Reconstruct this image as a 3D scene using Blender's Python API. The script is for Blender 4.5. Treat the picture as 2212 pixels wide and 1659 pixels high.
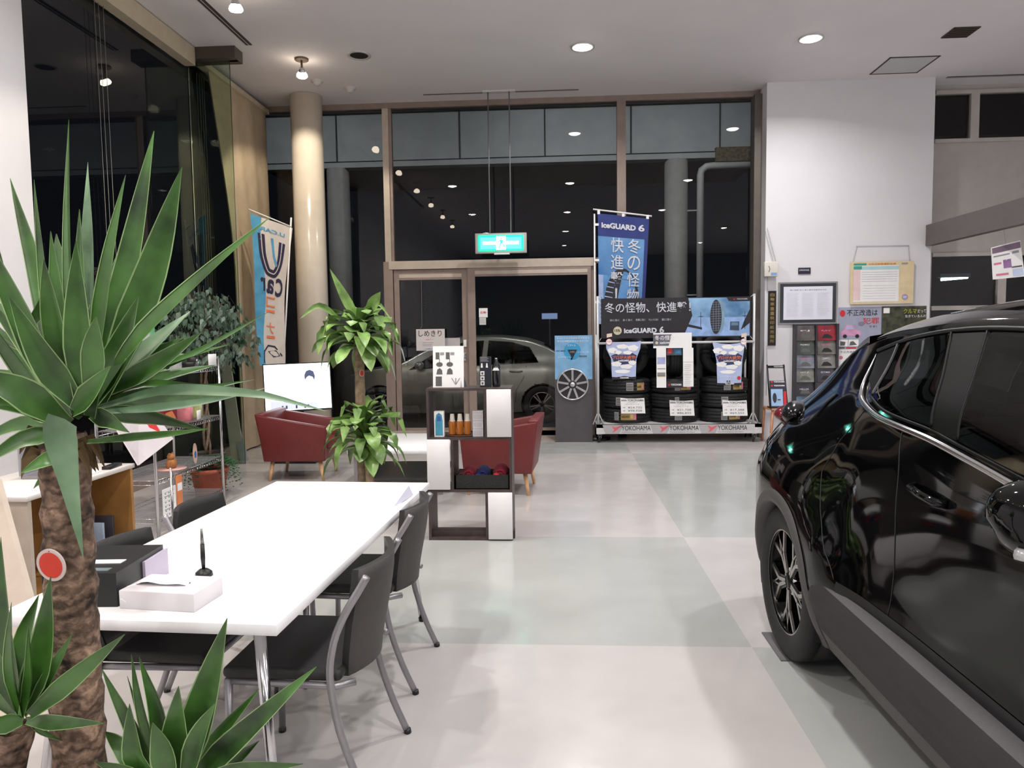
import bpy, bmesh, math, random
from mathutils import Vector, Matrix
for o in list(bpy.data.objects): bpy.data.objects.remove(o)
SC = bpy.context.scene; COL = SC.collection
rnd = random.Random(7); PI = math.pi
# ---------------------------------------------------------------- camera
FPX, PIT, ROL, YAW, CH = 1578.0, .0708, -.0135, .0611, 1.5
def _cam():
    c, s = math.cos, math.sin
    f = Vector((-s(YAW)*c(PIT), c(YAW)*c(PIT), -s(PIT)))
    r0 = Vector((c(YAW), s(YAW), 0)); u0 = r0.cross(f)
    r = r0*c(ROL)+u0*s(ROL); return r, r.cross(f), f
CR, CU, CF = _cam()
cd = bpy.data.cameras.new('camera'); cam = bpy.data.objects.new('camera', cd); COL.objects.link(cam)
cam.matrix_world = Matrix(((CR.x, CU.x, -CF.x, 0), (CR.y, CU.y, -CF.y, 0), (CR.z, CU.z, -CF.z, CH), (0, 0, 0, 1)))
cd.sensor_width = 36; cd.lens = FPX/2212*36; cd.clip_start = .05; cd.clip_end = 200
SC.camera = cam
# ---------------------------------------------------------------- view, world
SC.view_settings.view_transform = 'Standard'; SC.view_settings.look = 'None'
SC.view_settings.gamma = 1; SC.view_settings.use_curve_mapping = False
SC.view_settings.exposure = 0.0
SC.cycles.max_bounces = 8; SC.cycles.glossy_bounces = 5; SC.cycles.transparent_max_bounces = 16
SC.cycles.sample_clamp_indirect = 4; SC.cycles.caustics_reflective = False; SC.cycles.caustics_refractive = False
W = bpy.data.worlds.new('night'); SC.world = W; W.use_nodes = True
W.node_tree.nodes['Background'].inputs[0].default_value = (.012, .014, .02, 1)
W.node_tree.nodes['Background'].inputs[1].default_value = .25
LAMP_W = 52.0      # ceiling downlights
SPOT_W = 11.0      # halogen spots along the left windows
ZC = 4.73          # ceiling height
YB = 10.42         # glass wall at the back
# ---------------------------------------------------------------- measuring helpers (a pixel and the plane the thing stands in -> a point)
def ray(x, y): return CF+CR*((x-1106)/FPX)-CU*((y-829.5)/FPX)
def P(x, y, ax, v):
    d = ray(x, y); i = 'xyz'.index(ax); o = Vector((0, 0, CH)); return o+d*((v-o[i])/d[i])
# ---------------------------------------------------------------- materials
def lin(c):
    return tuple(((v/255)/12.92 if v/255 <= .04045 else ((v/255+.055)/1.055)**2.4) for v in c)
MATS = {}
def mat(name, rgb, rough=.6, metal=0, var=.06, nscale=8, bump=0, bscale=60, spec=.5, coat=0, emit=None, es=1, trans=0, sub=None):
    if name in MATS: return MATS[name]
    m = bpy.data.materials.new(name); m.use_nodes = True; MATS[name] = m
    nt = m.node_tree; b = nt.nodes['Principled BSDF']; c = lin(rgb)
    b.inputs['Roughness'].default_value = rough; b.inputs['Metallic'].default_value = metal
    b.inputs['Specular IOR Level'].default_value = spec
    if coat: b.inputs['Coat Weight'].default_value = coat; b.inputs['Coat Roughness'].default_value = .03
    if trans: b.inputs['Transmission Weight'].default_value = trans
    b.inputs['Base Color'].default_value = (*c, 1)
    if var or bump:
        tc = nt.nodes.new('ShaderNodeTexCoord')
        n = nt.nodes.new('ShaderNodeTexNoise'); n.inputs['Scale'].default_value = nscale; n.inputs['Detail'].default_value = 4
        nt.links.new(tc.outputs['Object'], n.inputs['Vector'])
        r = nt.nodes.new('ShaderNodeValToRGB')
        lo = tuple(max(0, v*(1-var*2)) for v in c); hi = tuple(min(1, v*(1+var*2)) for v in c)
        if sub: hi = lin(sub)
        r.color_ramp.elements[0].position = .3; r.color_ramp.elements[1].position = .7
        r.color_ramp.elements[0].color = (*lo, 1); r.color_ramp.elements[1].color = (*hi, 1)
        nt.links.new(n.outputs['Fac'], r.inputs['Fac']); nt.links.new(r.outputs['Color'], b.inputs['Base Color'])
        if bump:
            n2 = nt.nodes.new('ShaderNodeTexNoise'); n2.inputs['Scale'].default_value = bscale; n2.inputs['Detail'].default_value = 5
            nt.links.new(tc.outputs['Object'], n2.inputs['Vector'])
            bp = nt.nodes.new('ShaderNodeBump'); bp.inputs['Strength'].default_value = bump; bp.inputs['Distance'].default_value = .01
            nt.links.new(n2.outputs['Fac'], bp.inputs['Height']); nt.links.new(bp.outputs['Normal'], b.inputs['Normal'])
    if emit is not None:
        b.inputs['Emission Color'].default_value = (*lin(emit), 1); b.inputs['Emission Strength'].default_value = es
    return m
def glass(name, tint=(1, 1, 1), ior=1.5, rough=0.0):
    if name in MATS: return MATS[name]
    m = bpy.data.materials.new(name); m.use_nodes = True; MATS[name] = m; nt = m.node_tree
    for n in list(nt.nodes):
        if n.type != 'OUTPUT_MATERIAL': nt.nodes.remove(n)
    out = [n for n in nt.nodes if n.type == 'OUTPUT_MATERIAL'][0]
    t = nt.nodes.new('ShaderNodeBsdfTransparent'); t.inputs[0].default_value = (*tint, 1)
    g = nt.nodes.new('ShaderNodeBsdfGlossy'); g.inputs['Roughness'].default_value = rough
    fr = nt.nodes.new('ShaderNodeFresnel'); fr.inputs[0].default_value = ior
    mx = nt.nodes.new('ShaderNodeMixShader')
    nt.links.new(fr.outputs[0], mx.inputs[0]); nt.links.new(t.outputs[0], mx.inputs[1]); nt.links.new(g.outputs[0], mx.inputs[2])
    nt.links.new(mx.outputs[0], out.inputs['Surface']); return m
# ---------------------------------------------------------------- mesh builder
TXT = {}
def text_geo(s, bold):
    if any(ord(ch_) > 0x2E80 for ch_ in s): bold = min(bold, .007)
    k = (s, bold)
    if k not in TXT:
        c = bpy.data.curves.new('t', 'FONT'); c.body = s; c.resolution_u = 3; c.offset = bold
        o = bpy.data.objects.new('t', c); COL.objects.link(o); bpy.context.view_layer.update()
        me = bpy.data.meshes.new_from_object(o.evaluated_get(bpy.context.evaluated_depsgraph_get()))
        v = [Vector(x.co) for x in me.vertices]; f = [tuple(p.vertices) for p in me.polygons]
        if v:
            x0 = min(p.x for p in v); x1 = max(p.x for p in v); y0 = min(p.y for p in v); y1 = max(p.y for p in v)
        else: x0 = y0 = 0; x1 = y1 = 1
        TXT[k] = (v, f, x0, x1, y0, y1)
        bpy.data.objects.remove(o); bpy.data.curves.remove(c); bpy.data.meshes.remove(me)
    return TXT[k]
class MB:
    def __init__(s): s.v = []; s.f = []; s.m = []; s.s = []; s.mats = []; s.M = Matrix()
    def mi(s, m):
        if m not in s.mats: s.mats.append(m)
        return s.mats.index(m)
    def add(s, vs, fs, m, smooth=False, M=None):
        b = len(s.v); M = s.M @ M if M else s.M
        s.v += [M @ Vector(v) for v in vs]; i = s.mi(m)
        for f in fs: s.f.append(tuple(b+k for k in f)); s.m.append(i); s.s.append(smooth)
        return s
    def box(s, a, b, m, M=None):
        x0, y0, z0 = a; x1, y1, z1 = b
        return s.add([(x0,y0,z0),(x1,y0,z0),(x1,y1,z0),(x0,y1,z0),(x0,y0,z1),(x1,y0,z1),(x1,y1,z1),(x0,y1,z1)],
            [(0,3,2,1),(4,5,6,7),(0,1,5,4),(1,2,6,5),(2,3,7,6),(3,0,4,7)], m, False, M)
    def rbox(s, a, b, r, m, M=None, seg=3):
        bm = bmesh.new(); bmesh.ops.create_cube(bm, size=1)
        for v in bm.verts:
            v.co = Vector([a[i]+(v.co[i]+.5)*(b[i]-a[i]) for i in range(3)])
        bmesh.ops.bevel(bm, geom=list(bm.edges), offset=r, segments=seg, profile=.5, affect='EDGES')
        s.bm(bm, m, M); bm.free(); return s
    def bm(s, bm, m, M=None, smooth=True):
        bm.verts.ensure_lookup_table(); bm.verts.index_update()
        return s.add([v.co.copy() for v in bm.verts], [tuple(v.index for v in f.verts) for f in bm.faces], m, smooth, M)
    def tube(s, path, r, m, n=8, caps=True, M=None, flat=1.0):
        path = [Vector(p) for p in path]; k = len(path)
        if not isinstance(r, (list, tuple)): r = [r]*k
        vs = []; t0 = (path[1]-path[0]).normalized()
        up = Vector((0, 0, 1)) if abs(t0.z) < .9 else Vector((1, 0, 0))
        nrm = t0.cross(up).normalized()
        for i, p in enumerate(path):
            t = (path[min(i+1, k-1)]-path[max(i-1, 0)]).normalized()
            nrm = (nrm-t*nrm.dot(t)).normalized(); bn = t.cross(nrm)
            for j in range(n):
                a = 2*PI*j/n; vs.append(p+nrm*math.cos(a)*r[i]*flat+bn*math.sin(a)*r[i])
        fs = [(i*n+j, i*n+(j+1)%n, (i+1)*n+(j+1)%n, (i+1)*n+j) for i in range(k-1) for j in range(n)]
        if caps: fs += [tuple(range(n-1, -1, -1)), tuple(range((k-1)*n, k*n))]
        return s.add(vs, fs, m, True, M)
    def lathe(s, prof, m, n=24, M=None, smooth=True, caps=False):
        vs = [(r*math.cos(2*PI*j/n), r*math.sin(2*PI*j/n), z) for r, z in prof for j in range(n)]
        fs = [(i*n+j, i*n+(j+1)%n, (i+1)*n+(j+1)%n, (i+1)*n+j) for i in range(len(prof)-1) for j in range(n)]
        if caps: fs += [tuple(range(n-1, -1, -1)), tuple(range((len(prof)-1)*n, len(prof)*n))]
        return s.add(vs, fs, m, smooth, M)
    def poly(s, pts, m, M=None): return s.add(pts, [tuple(range(len(pts)))], m, False, M)
    def prism(s, pts, z0, z1, m, M=None):
        n = len(pts)
        return s.add([(x, y, z0) for x, y in pts]+[(x, y, z1) for x, y in pts],
            [tuple(range(n-1, -1, -1)), tuple(range(n, 2*n))]+[(i, (i+1)%n, n+(i+1)%n, n+i) for i in range(n)], m, False, M)
    def grid(s, rows, m, smooth=True, M=None, close=False):
        a = len(rows); b = len(rows[0]); vs = [p for r in rows for p in r]
        fs = [(i*b+j, i*b+(j+1)%b, (i+1)*b+(j+1)%b, (i+1)*b+j) for i in range(a-1) for j in range(b if close else b-1)]
        return s.add(vs, fs, m, smooth, M)
    def text(s, t, x, y, h, m, w=None, z=.002, bold=0.0, M=None, align='l', vertical=False):
        """lettering in the XY plane of M: box height h, optional box width w"""
        if vertical:
            for i, ch in enumerate(t): s.text(ch, x, y-i*h*1.12, h, m, w, z, bold, M, 'c')
            return s
        v, f, x0, x1, y0, y1 = text_geo(t, bold)
        if not f: return s
        k = h/max(1e-4, y1-y0) if y1-y0 > .25 else h/.7
        kx = k if w is None else w/(x1-x0)
        ox = x - (0 if align == 'l' else (x1-x0)*kx/2)
        return s.add([((p.x-x0)*kx+ox, (p.y-y0)*k+y, z) for p in v], f, m, False, M)
    def build(s, name, parent=None, world=True, **kw):
        me = bpy.data.meshes.new(name)
        vs = s.v
        if parent is not None and world:
            root = parent
            while root.parent: root = root.parent
            Mi = Matrix.LocRotScale(root.location, root.rotation_euler, None).inverted()
            vs = [Mi @ v for v in vs]
        me.from_pydata([tuple(v) for v in vs], [], s.f)
        for m in s.mats: me.materials.append(m)
        me.polygons.foreach_set('material_index', s.m); me.polygons.foreach_set('use_smooth', s.s); me.update()
        o = bpy.data.objects.new(name, me); COL.objects.link(o)
        if parent is not None: o.parent = parent
        for k, v in kw.items(): o[k] = v
        return o
def clean(o, dist=1e-5, smooth_angle=None):
    bm = bmesh.new(); bm.from_mesh(o.data); bmesh.ops.remove_doubles(bm, verts=bm.verts, dist=dist)
    bmesh.ops.recalc_face_normals(bm, faces=bm.faces); bm.to_mesh(o.data); bm.free(); return o
def thing(name, label, cat, loc=(0, 0, 0), rotz=0, group=None):
    o = bpy.data.objects.new(name, None); COL.objects.link(o); o.location = loc; o.rotation_euler = (0, 0, rotz)
    o.empty_display_size = .1; o['label'] = label; o['category'] = cat
    if group: o['group'] = group
    return o
def tag(o, label, cat, group=None, recenter=True):
    o['label'] = label; o['category'] = cat
    if group: o['group'] = group
    if recenter:   # origin to the foot of the thing
        vs = [v.co for v in o.data.vertices]
        c = Vector(((min(v.x for v in vs)+max(v.x for v in vs))/2, (min(v.y for v in vs)+max(v.y for v in vs))/2, min(v.z for v in vs)))
        o.data.transform(Matrix.Translation(-c)); o.location = o.location+c
    return o
def struct(name, b): o = b.build(name); o['kind'] = 'structure'; return o
def copy_tree(o, parent=None):
    c = o.copy(); COL.objects.link(c)
    if parent is not None: c.parent = parent
    for ch in list(o.children): copy_tree(ch, c)
    return c
def front(x, y, z, rz=0, tilt=0):
    """frame of an upright panel facing the viewer: local x to the right, local y up, local z towards -y"""
    return Matrix.Translation((x, y, z)) @ Matrix.Rotation(rz, 4, 'Z') @ Matrix.Rotation(PI/2+tilt, 4, 'X')
def lerp(a, b, t): return a+(b-a)*t
def cat(xs, ys, x):
    """smooth interpolation through the points"""
    if x <= xs[0]: return ys[0]
    if x >= xs[-1]: return ys[-1]
    i = 0
    while xs[i+1] < x: i += 1
    h = xs[i+1]-xs[i]; t = (x-xs[i])/h
    d = lambda j: 0 if j < 0 or j >= len(xs)-1 else (ys[j+1]-ys[j])/(xs[j+1]-xs[j])
    def m(j):
        if j == 0: return d(0)
        if j == len(xs)-1: return d(j-1)
        a, b = d(j-1), d(j)
        return 0 if a*b <= 0 else 2*a*b/(a+b)
    t2 = t*t; t3 = t2*t
    return (2*t3-3*t2+1)*ys[i]+(t3-2*t2+t)*h*m(i)+(-2*t3+3*t2)*ys[i+1]+(t3-t2)*h*m(i+1)
def ring(cx, cy, r0, r1, n=28):
    v = [(cx+r*math.cos(2*PI*i/n), cy+r*math.sin(2*PI*i/n), 0) for r in (r0, r1) for i in range(n)]
    return v, [(i, (i+1)%n, n+(i+1)%n, n+i) for i in range(n)]
def disc(cx, cy, rx, ry=None, n=24, z=0): return [(cx+rx*math.cos(2*PI*i/n), cy+(ry or rx)*math.sin(2*PI*i/n), z) for i in range(n)]
# shared colours
WHITE = mat('white_laminate', (238, 238, 240), .35, var=.01)
PAPER = mat('white_paper', (240, 240, 240), .7, var=.015)
BLACK = mat('black_plastic', (18, 18, 20), .4, var=.05)
INK = mat('black_ink', (25, 25, 28), .6, var=0)
GREYI = mat('grey_ink', (150, 150, 155), .7, var=0)
REDI = mat('red_ink', (205, 45, 50), .6, var=0)
BLUEI = mat('blue_ink', (50, 90, 165), .6, var=0)
CYANI = mat('cyan_ink', (70, 165, 205), .6, var=0)
ORANI = mat('orange_ink', (225, 110, 30), .6, var=0)
PINKI = mat('pink_ink', (215, 120, 150), .6, var=0)
GOLD = mat('gold_print', (165, 140, 85), .45, .3, var=.05)
CHROME = mat('chrome', (205, 205, 208), .15, 1, var=.02)
STEEL = mat('brushed_steel', (160, 160, 162), .35, 1, var=.04)
SILVER = mat('silver_paint', (150, 148, 152), .35, .6, var=.03)
ALU = mat('anodised_frame', (150, 134, 126), .45, .25, var=.04)
ALUL = mat('light_frame', (196, 184, 170), .45, .15, var=.04)
GLS = glass('window_glass', (.93, .95, .95))
# ================================================================ the room
def floor_material(name, rgb, rgb2):
    m = mat(name, rgb, .16, var=.03, nscale=2.2, spec=.55, sub=None)
    nt = m.node_tree; b = nt.nodes['Principled BSDF']; tc = nt.nodes.new('ShaderNodeTexCoord')
    n = nt.nodes.new('ShaderNodeTexNoise'); n.inputs['Scale'].default_value = 5; n.inputs['Detail'].default_value = 6
    nt.links.new(tc.outputs['Object'], n.inputs['Vector'])
    mr = nt.nodes.new('ShaderNodeMapRange'); mr.inputs[1].default_value = .3; mr.inputs[2].default_value = .75
    mr.inputs[3].default_value = .13; mr.inputs[4].default_value = .26
    nt.links.new(n.outputs['Fac'], mr.inputs[0]); nt.links.new(mr.outputs[0], b.inputs['Roughness'])
    n2 = nt.nodes.new('ShaderNodeTexNoise'); n2.inputs['Scale'].default_value = 160; n2.inputs['Detail'].default_value = 2
    nt.links.new(tc.outputs['Object'], n2.inputs['Vector'])
    bp = nt.nodes.new('ShaderNodeBump'); bp.inputs['Strength'].default_value = .08; bp.inputs['Distance'].default_value = .002
    nt.links.new(n2.outputs['Fac'], bp.inputs['Height']); nt.links.new(bp.outputs['Normal'], b.inputs['Normal'])
    return m
FA = floor_material('beige_vinyl_floor', (183, 179, 178), None)
FB = floor_material('grey_vinyl_floor', (166, 168, 166), None)
def quadz(b, x0, x1, y0, y1, z, m): b.poly([(x0, y0, z), (x1, y0, z), (x1, y1, z), (x0, y1, z)], m)
f = MB(); ys = [-11, -7.6, -3.95, -.28, 1.55+.0, 3.415, 5.27, 8.94, YB]
ys = [-11, -7.6, -3.9, -.25, 3.415, 5.27, 8.94, YB]
xs = [-4.6, -2.76, .909, 4.58, 9]
for j in range(len(ys)-1):
    for i in range(len(xs)-1):
        k = (j+i) % 2
        if j == len(ys)-3: k = (i+0) % 2         # beige left of the joint, grey right of it
        if j == len(ys)-2: k = (i+1) % 2
        if j == len(ys)-4: k = (i+1) % 2
        if j == len(ys)-5: k = i % 2
        if i == 0: k = 1-((k+0) % 2) if False else 0
        quadz(f, xs[i], xs[i+1], ys[j], ys[j+1], 0, (FA, FB)[(k+1) % 2 if i else 0])
f.box((-4.6, -11, -.2), (9, YB, -.001), FA)
struct('floor', f)
CEIL = mat('ceiling_board', (226, 221, 223), .9, var=.012, nscale=1.5, bump=.15, bscale=220)
b = MB(); b.box((-4.6, -11, ZC), (9, YB+.05, ZC+.2), CEIL); struct('ceiling', b)
WPAINT = mat('wall_paint', (222, 221, 225), .85, var=.012, nscale=2, bump=.05, bscale=150)
b = MB(); b.box((-4.35, -11, 0), (-4.1, 5.6, ZC), WPAINT); struct('wall_left', b)
b = MB(); b.box((9, -11, 0), (9.2, YB, ZC), WPAINT); struct('wall_right', b)
b = MB(); b.box((-4.35, -11.2, 0), (9.2, -11, ZC), mat('rear_wall_paint', (120, 118, 116), .85, var=.02)); struct('wall_front', b)
# pier on the right with its face at y=10.05, and the wall of the recess beyond it
b = MB(); b.box((2.8, 10.05, 0), (4.945, YB+.2, ZC), WPAINT); struct('wall_pier', b)
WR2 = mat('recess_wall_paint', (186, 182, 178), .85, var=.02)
b = MB()
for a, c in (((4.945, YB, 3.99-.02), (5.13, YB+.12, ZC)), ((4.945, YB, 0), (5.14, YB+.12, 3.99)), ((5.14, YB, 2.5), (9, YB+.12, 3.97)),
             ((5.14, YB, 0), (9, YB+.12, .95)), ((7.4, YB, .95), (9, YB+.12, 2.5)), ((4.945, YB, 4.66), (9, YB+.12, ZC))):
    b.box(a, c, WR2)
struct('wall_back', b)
# the dark room seen through the recess windows
b = MB(); DK = mat('dark_room_wall', (58, 56, 58), .9, var=.05)
b.box((4.95, 13.4, 0), (9, 13.5, 4.8), DK); b.box((4.95, YB+.12, 0), (5.0, 13.4, 4.8), DK); b.box((4.95, YB+.12, 4.8), (9, 13.5, 4.85), DK)
b.box((9, YB+.12, 0), (9.1, 13.5, 4.8), DK); b.box((4.95, YB+.13, -.02), (9, 13.5, 0), DK)
struct('wall_office', b)
b = MB(); b.box((-4.35, YB+.05, ZC), (9, YB+.13, 6.6), DK); struct('wall_upper', b)
b = MB(); b.box((4.3, -11, 0), (4.3, -11, 0), WPAINT)
# --- glazing
def frame_box(b, x0, x1, z0, z1, m=ALU, y0=YB-.05, y1=YB+.05): b.box((x0, y0, z0), (x1, y1, z1), m)
fr = MB()
frame_box(fr, -4.15, 2.8, 4.655, ZC, ALU)
frame_box(fr, -2.416, -2.33, 2.52, 4.655, ALUL); frame_box(fr, -2.33, -2.29, 2.52, 4.655, ALU, YB-.03)
frame_box(fr, .864, .985, 0, 4.655, ALU)
frame_box(fr, 2.70, 2.80, 0, 4.655, mat('corner_frame', (105, 98, 92), .5, .3, var=.05), YB-.16)
frame_box(fr, -4.15, -2.416, 0, .1); frame_box(fr, .55, 2.70, 0, .1)
frame_box(fr, -2.44, -2.31, 0, 2.52, ALU, YB-.08)
frame_box(fr, -2.36, .53, 2.41, 2.525, ALUL, YB-.09)
frame_box(fr, .50, .57, 0, 2.525, ALU)
frame_box(fr, -4.2, -4.12, 0, 4.655, ALU)
struct('trim_1', fr)
def win(name, x0, x1, z0, z1, y=YB):
    g = MB(); g.box((x0, y-.006, z0), (x1, y+.006, z1), GLS)
    g.f = g.f; o = struct(name, g); return o
def pane(name, a, b_, c, d):   # single sheet of glass
    g = MB(); g.poly([a, b_, c, d], GLS); return struct(name, g)
def panex(name, x0, x1, z0, z1, y): return pane(name, (x0, y, z0), (x1, y, z0), (x1, y, z1), (x0, y, z1))
panex('window_1', -4.12, -2.416, .1, 4.655, YB)
panex('window_2', -2.29, .864, 2.525, 4.655, YB)
panex('window_3', .985, 2.70, .1, 4.655, YB)
panex('window_4', .57, .864, .1, 2.525, YB)
frame2 = MB(); frame_box(frame2, .53, .864, 2.45, 2.53); struct('trim_2', frame2)
# doors
def door(name, x0, x1, sl, sr, top, y):
    d = thing(name, '', ''); del d['label']; del d['category']; d['kind'] = 'structure'; d.location = ((x0+x1)/2, y, 0)
    k = MB(); 
    for a, c in (((x0, y-.02, .03), (x0+sl, y+.02, 2.405)), ((x1-sr, y-.02, .03), (x1, y+.02, 2.405)), ((x0+sl, y-.02, top), (x1-sr, y+.02, 2.405)), ((x0+sl, y-.02, .03), (x1-sr, y+.02, .14))):
        k.box(a, c, ALU)
    k.box((x0+sl, y-.024, top+.03), (x1-sr, y-.02, top+.08), ALUL)
    k.build('door_frame', d)
    g = MB(); g.poly([(x0+sl, y, .14), (x1-sr, y, .14), (x1-sr, y, top), (x0+sl, y, top)], GLS); g.build('door_pane', d)
    return d
d1 = door('door_1', -2.30, -1.245, .075, .085, 2.26, YB-.03)
d2 = door('door_2', -1.24, .495, .105, .05, 2.29, YB-.07)
h = MB(); h.rbox((-1.32, YB-.075, 1.10), (-1.285, YB-.05, 1.22), .004, CHROME); h.tube([(-1.30, YB-.05, 1.16), (-1.30, YB-.10, 1.16)], .012, CHROME, 10)
h.rbox((-1.318, YB-.07, 1.30), (-1.275, YB-.05, 1.40), .004, PAPER); h.build('door_lock', d1)
b = MB(); b.box((-2.36, 9.98, .0), (.53, 10.34, .012), mat('threshold_mat', (165, 156, 150), .6, var=.06)); 
b.box((-2.36, 10.33, .0), (.53, YB+.05, .10), mat('sill_stone', (170, 158, 150), .6, var=.05)); struct('trim_3', b)
# left glass wall
pane('window_5', (-4.15, 5.6, .1), (-4.15, 8.28, .1), (-4.15, 8.28, 4.66), (-4.15, 5.6, 4.66))
pane('window_6', (-4.15, 8.30, .1), (-4.15, YB, .1), (-4.15, YB, 4.66), (-4.15, 8.30, 4.66))
b = MB(); b.box((-4.2, 5.6, 0), (-4.1, YB, .1), ALU); b.box((-4.2, 5.6, 4.66), (-4.12, YB, ZC), ALU)
struct('trim_4', b)
BLB = mat('blind_box', (196, 184, 160), .6, var=.03)
o = MB().box((-4.12, 5.7, 4.52), (-4.0, 8.18, ZC-.012), BLB).build('blind_housing'); tag(o, 'long beige blind housing above the tall left window, under the ceiling', 'blind housing')
# glass fin with its ceiling bracket
gf = MB(); gf.box((-4.14, 8.285, .0), (-3.66, 8.30, 4.64), glass('green_glass', (.80, .88, .80)))
b = MB(); b.box((-4.0, 8.19, 4.60), (-3.55, 8.40, ZC), mat('bracket_bronze', (88, 80, 74), .5, .4, var=.04)); b.box((-3.66, 8.27, 4.6), (-3.56, 8.32, 4.64), BLACK)
gr = thing('glass_fin', 'tall greenish glass stiffening fin standing between the left window and the beige curtain', 'glass fin', (-3.9, 8.29, 0))
gf.build('fin_glass', gr); b.build('ceiling_bracket', gr)
e = MB(); e.tube([(-3.655, 8.285, 0), (-3.655, 8.285, 4.6)], .004, mat('fin_edge', (60, 80, 62), .3, var=0), 6); e.build('fin_edge', gr)
# exterior
b = MB(); b.box((-14, YB+.06, -.05), (14, 40, 0), mat('asphalt', (48, 48, 50), .8, var=.15, nscale=30)); b.box((-30, -11, -.05), (-4.37, 40, -.001), MATS['asphalt'])
o = b.build('ground'); o['kind'] = 'structure'
b = MB(); FAS = mat('fascia_panel', (150, 154, 156), .6, var=.04, nscale=3); SEAM = mat('fascia_seam', (38, 38, 38), .8, var=.1)
b.box((-5.2, 13, 4.56), (3.6, 13.2, 6.4), FAS); b.box((-5.2, 12.96, 4.44), (3.6, 13.2, 4.53), FAS); b.box((-5.2, 13.02, 4.53), (3.6, 13.2, 4.56), SEAM)
for x in (-3.848, -1.656, -.164, 1.322, 2.836): b.box((x-.012, 12.985, 4.44), (x+.012, 13.0, 6.4), SEAM)
b.box((-5.2, 12.9, 5.36), (3.6, 13.0, 5.50), SEAM)
b.box((2.75, 12.9, 4.36), (3.6, 13.0, 4.60), mat('rusty_edge', (92, 82, 64), .9, var=.3, nscale=20))
b.box((-5.2, 13.2, 4.46), (3.6, 15.2, 4.5), mat('canopy_soffit', (86, 84, 84), .8, var=.05))
b.box((3.6, 10.7, 4.4), (3.8, 13.2, 6.4), FAS)
o = b.build('canopy_fascia'); tag(o, 'grey panelled canopy edge with vertical seams outside above the glass doors', 'canopy')
CONC = mat('column_paint_outdoor', (150, 148, 146), .6, var=.04)
for x, lab in ((-3.87, 'round outdoor column behind the beige indoor column'), (2.11, 'grey round outdoor column left of the white drainpipe')):
    o = MB().lathe([(.20, 0), (.20, 4.44)], CONC, 28, Matrix.Translation((x, 13.1, 0)), caps=True).build('outdoor_column'); tag(o, lab, 'column', 'outdoor columns under the canopy')
p = MB(); PIPE = mat('pipe_pvc', (172, 172, 172), .5, var=.03)
p.tube([(2.5, 12.95, 0), (2.5, 12.95, 4.15), (2.52, 12.95, 4.23), (2.6, 12.95, 4.29), (2.7, 12.95, 4.30), (3.6, 12.95, 4.30)], .06, PIPE, 14)
p.tube([(2.28, 12.95, 3.55), (2.5, 12.95, 3.55)], .015, PIPE, 6); p.tube([(2.28, 12.95, 2.1), (2.5, 12.95, 2.1)], .015, PIPE, 6)
o = p.build('drainpipe'); tag(o, 'white outdoor drainpipe bending right under the canopy edge', 'pipe')
# round column indoors
CB = mat('column_paint', (222, 212, 196), .22, var=.015, coat=.4)
o = MB().lathe([(.212, 0), (.212, ZC-.004)], CB, 48, Matrix.Translation((-3.36, 9.98, 0)), caps=True).build('round_column'); tag(o, 'glossy cream round column from floor to ceiling behind the television', 'column')
# beam and counter canopy at the right
BEAM = mat('fascia_beam', (98, 92, 90), .6, var=.03)
b = MB(); b.box((4.87, 3.0, 2.56), (4.97, 10.045, 2.83), BEAM); o = b.build('hanging_beam'); tag(o, 'dark grey horizontal beam running from the white pier towards the right', 'beam')
# recess window frames
WF = mat('recess_frame', (188, 182, 176), .5, var=.03)
def rwin(name, x0, x1, z0, z1, mull):
    r = thing(name, '', ''); del r['label']; del r['category']; r['kind'] = 'structure'; r.location = ((x0+x1)/2, YB, z0)
    k = MB(); t = .05
    k.box((x0, YB-.03, z0), (x1, YB+.06, z0+t), WF); k.box((x0, YB-.03, z1-t), (x1, YB+.06, z1), WF)
    for m_ in mull: k.box((m_-.055, YB-.03, z0+t), (m_+.055, YB+.06, z1-t), WF)
    k.build('window_frame', r)
    g = MB(); g.poly([(x0, YB+.02, z0), (x1, YB+.02, z0), (x1, YB+.02, z1), (x0, YB+.02, z1)], GLS); g.build('pane', r)
rwin('window_7', 5.13, 9.0, 3.97, 4.66, (5.64, 7.0, 8.4))
rwin('window_8', 5.14, 7.4, .95, 2.5, (6.06,))
k = MB(); k.box((5.14, YB-.035, 1.72), (6.0, YB-.005, 1.78), WF); struct('trim_5', k)
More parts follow.
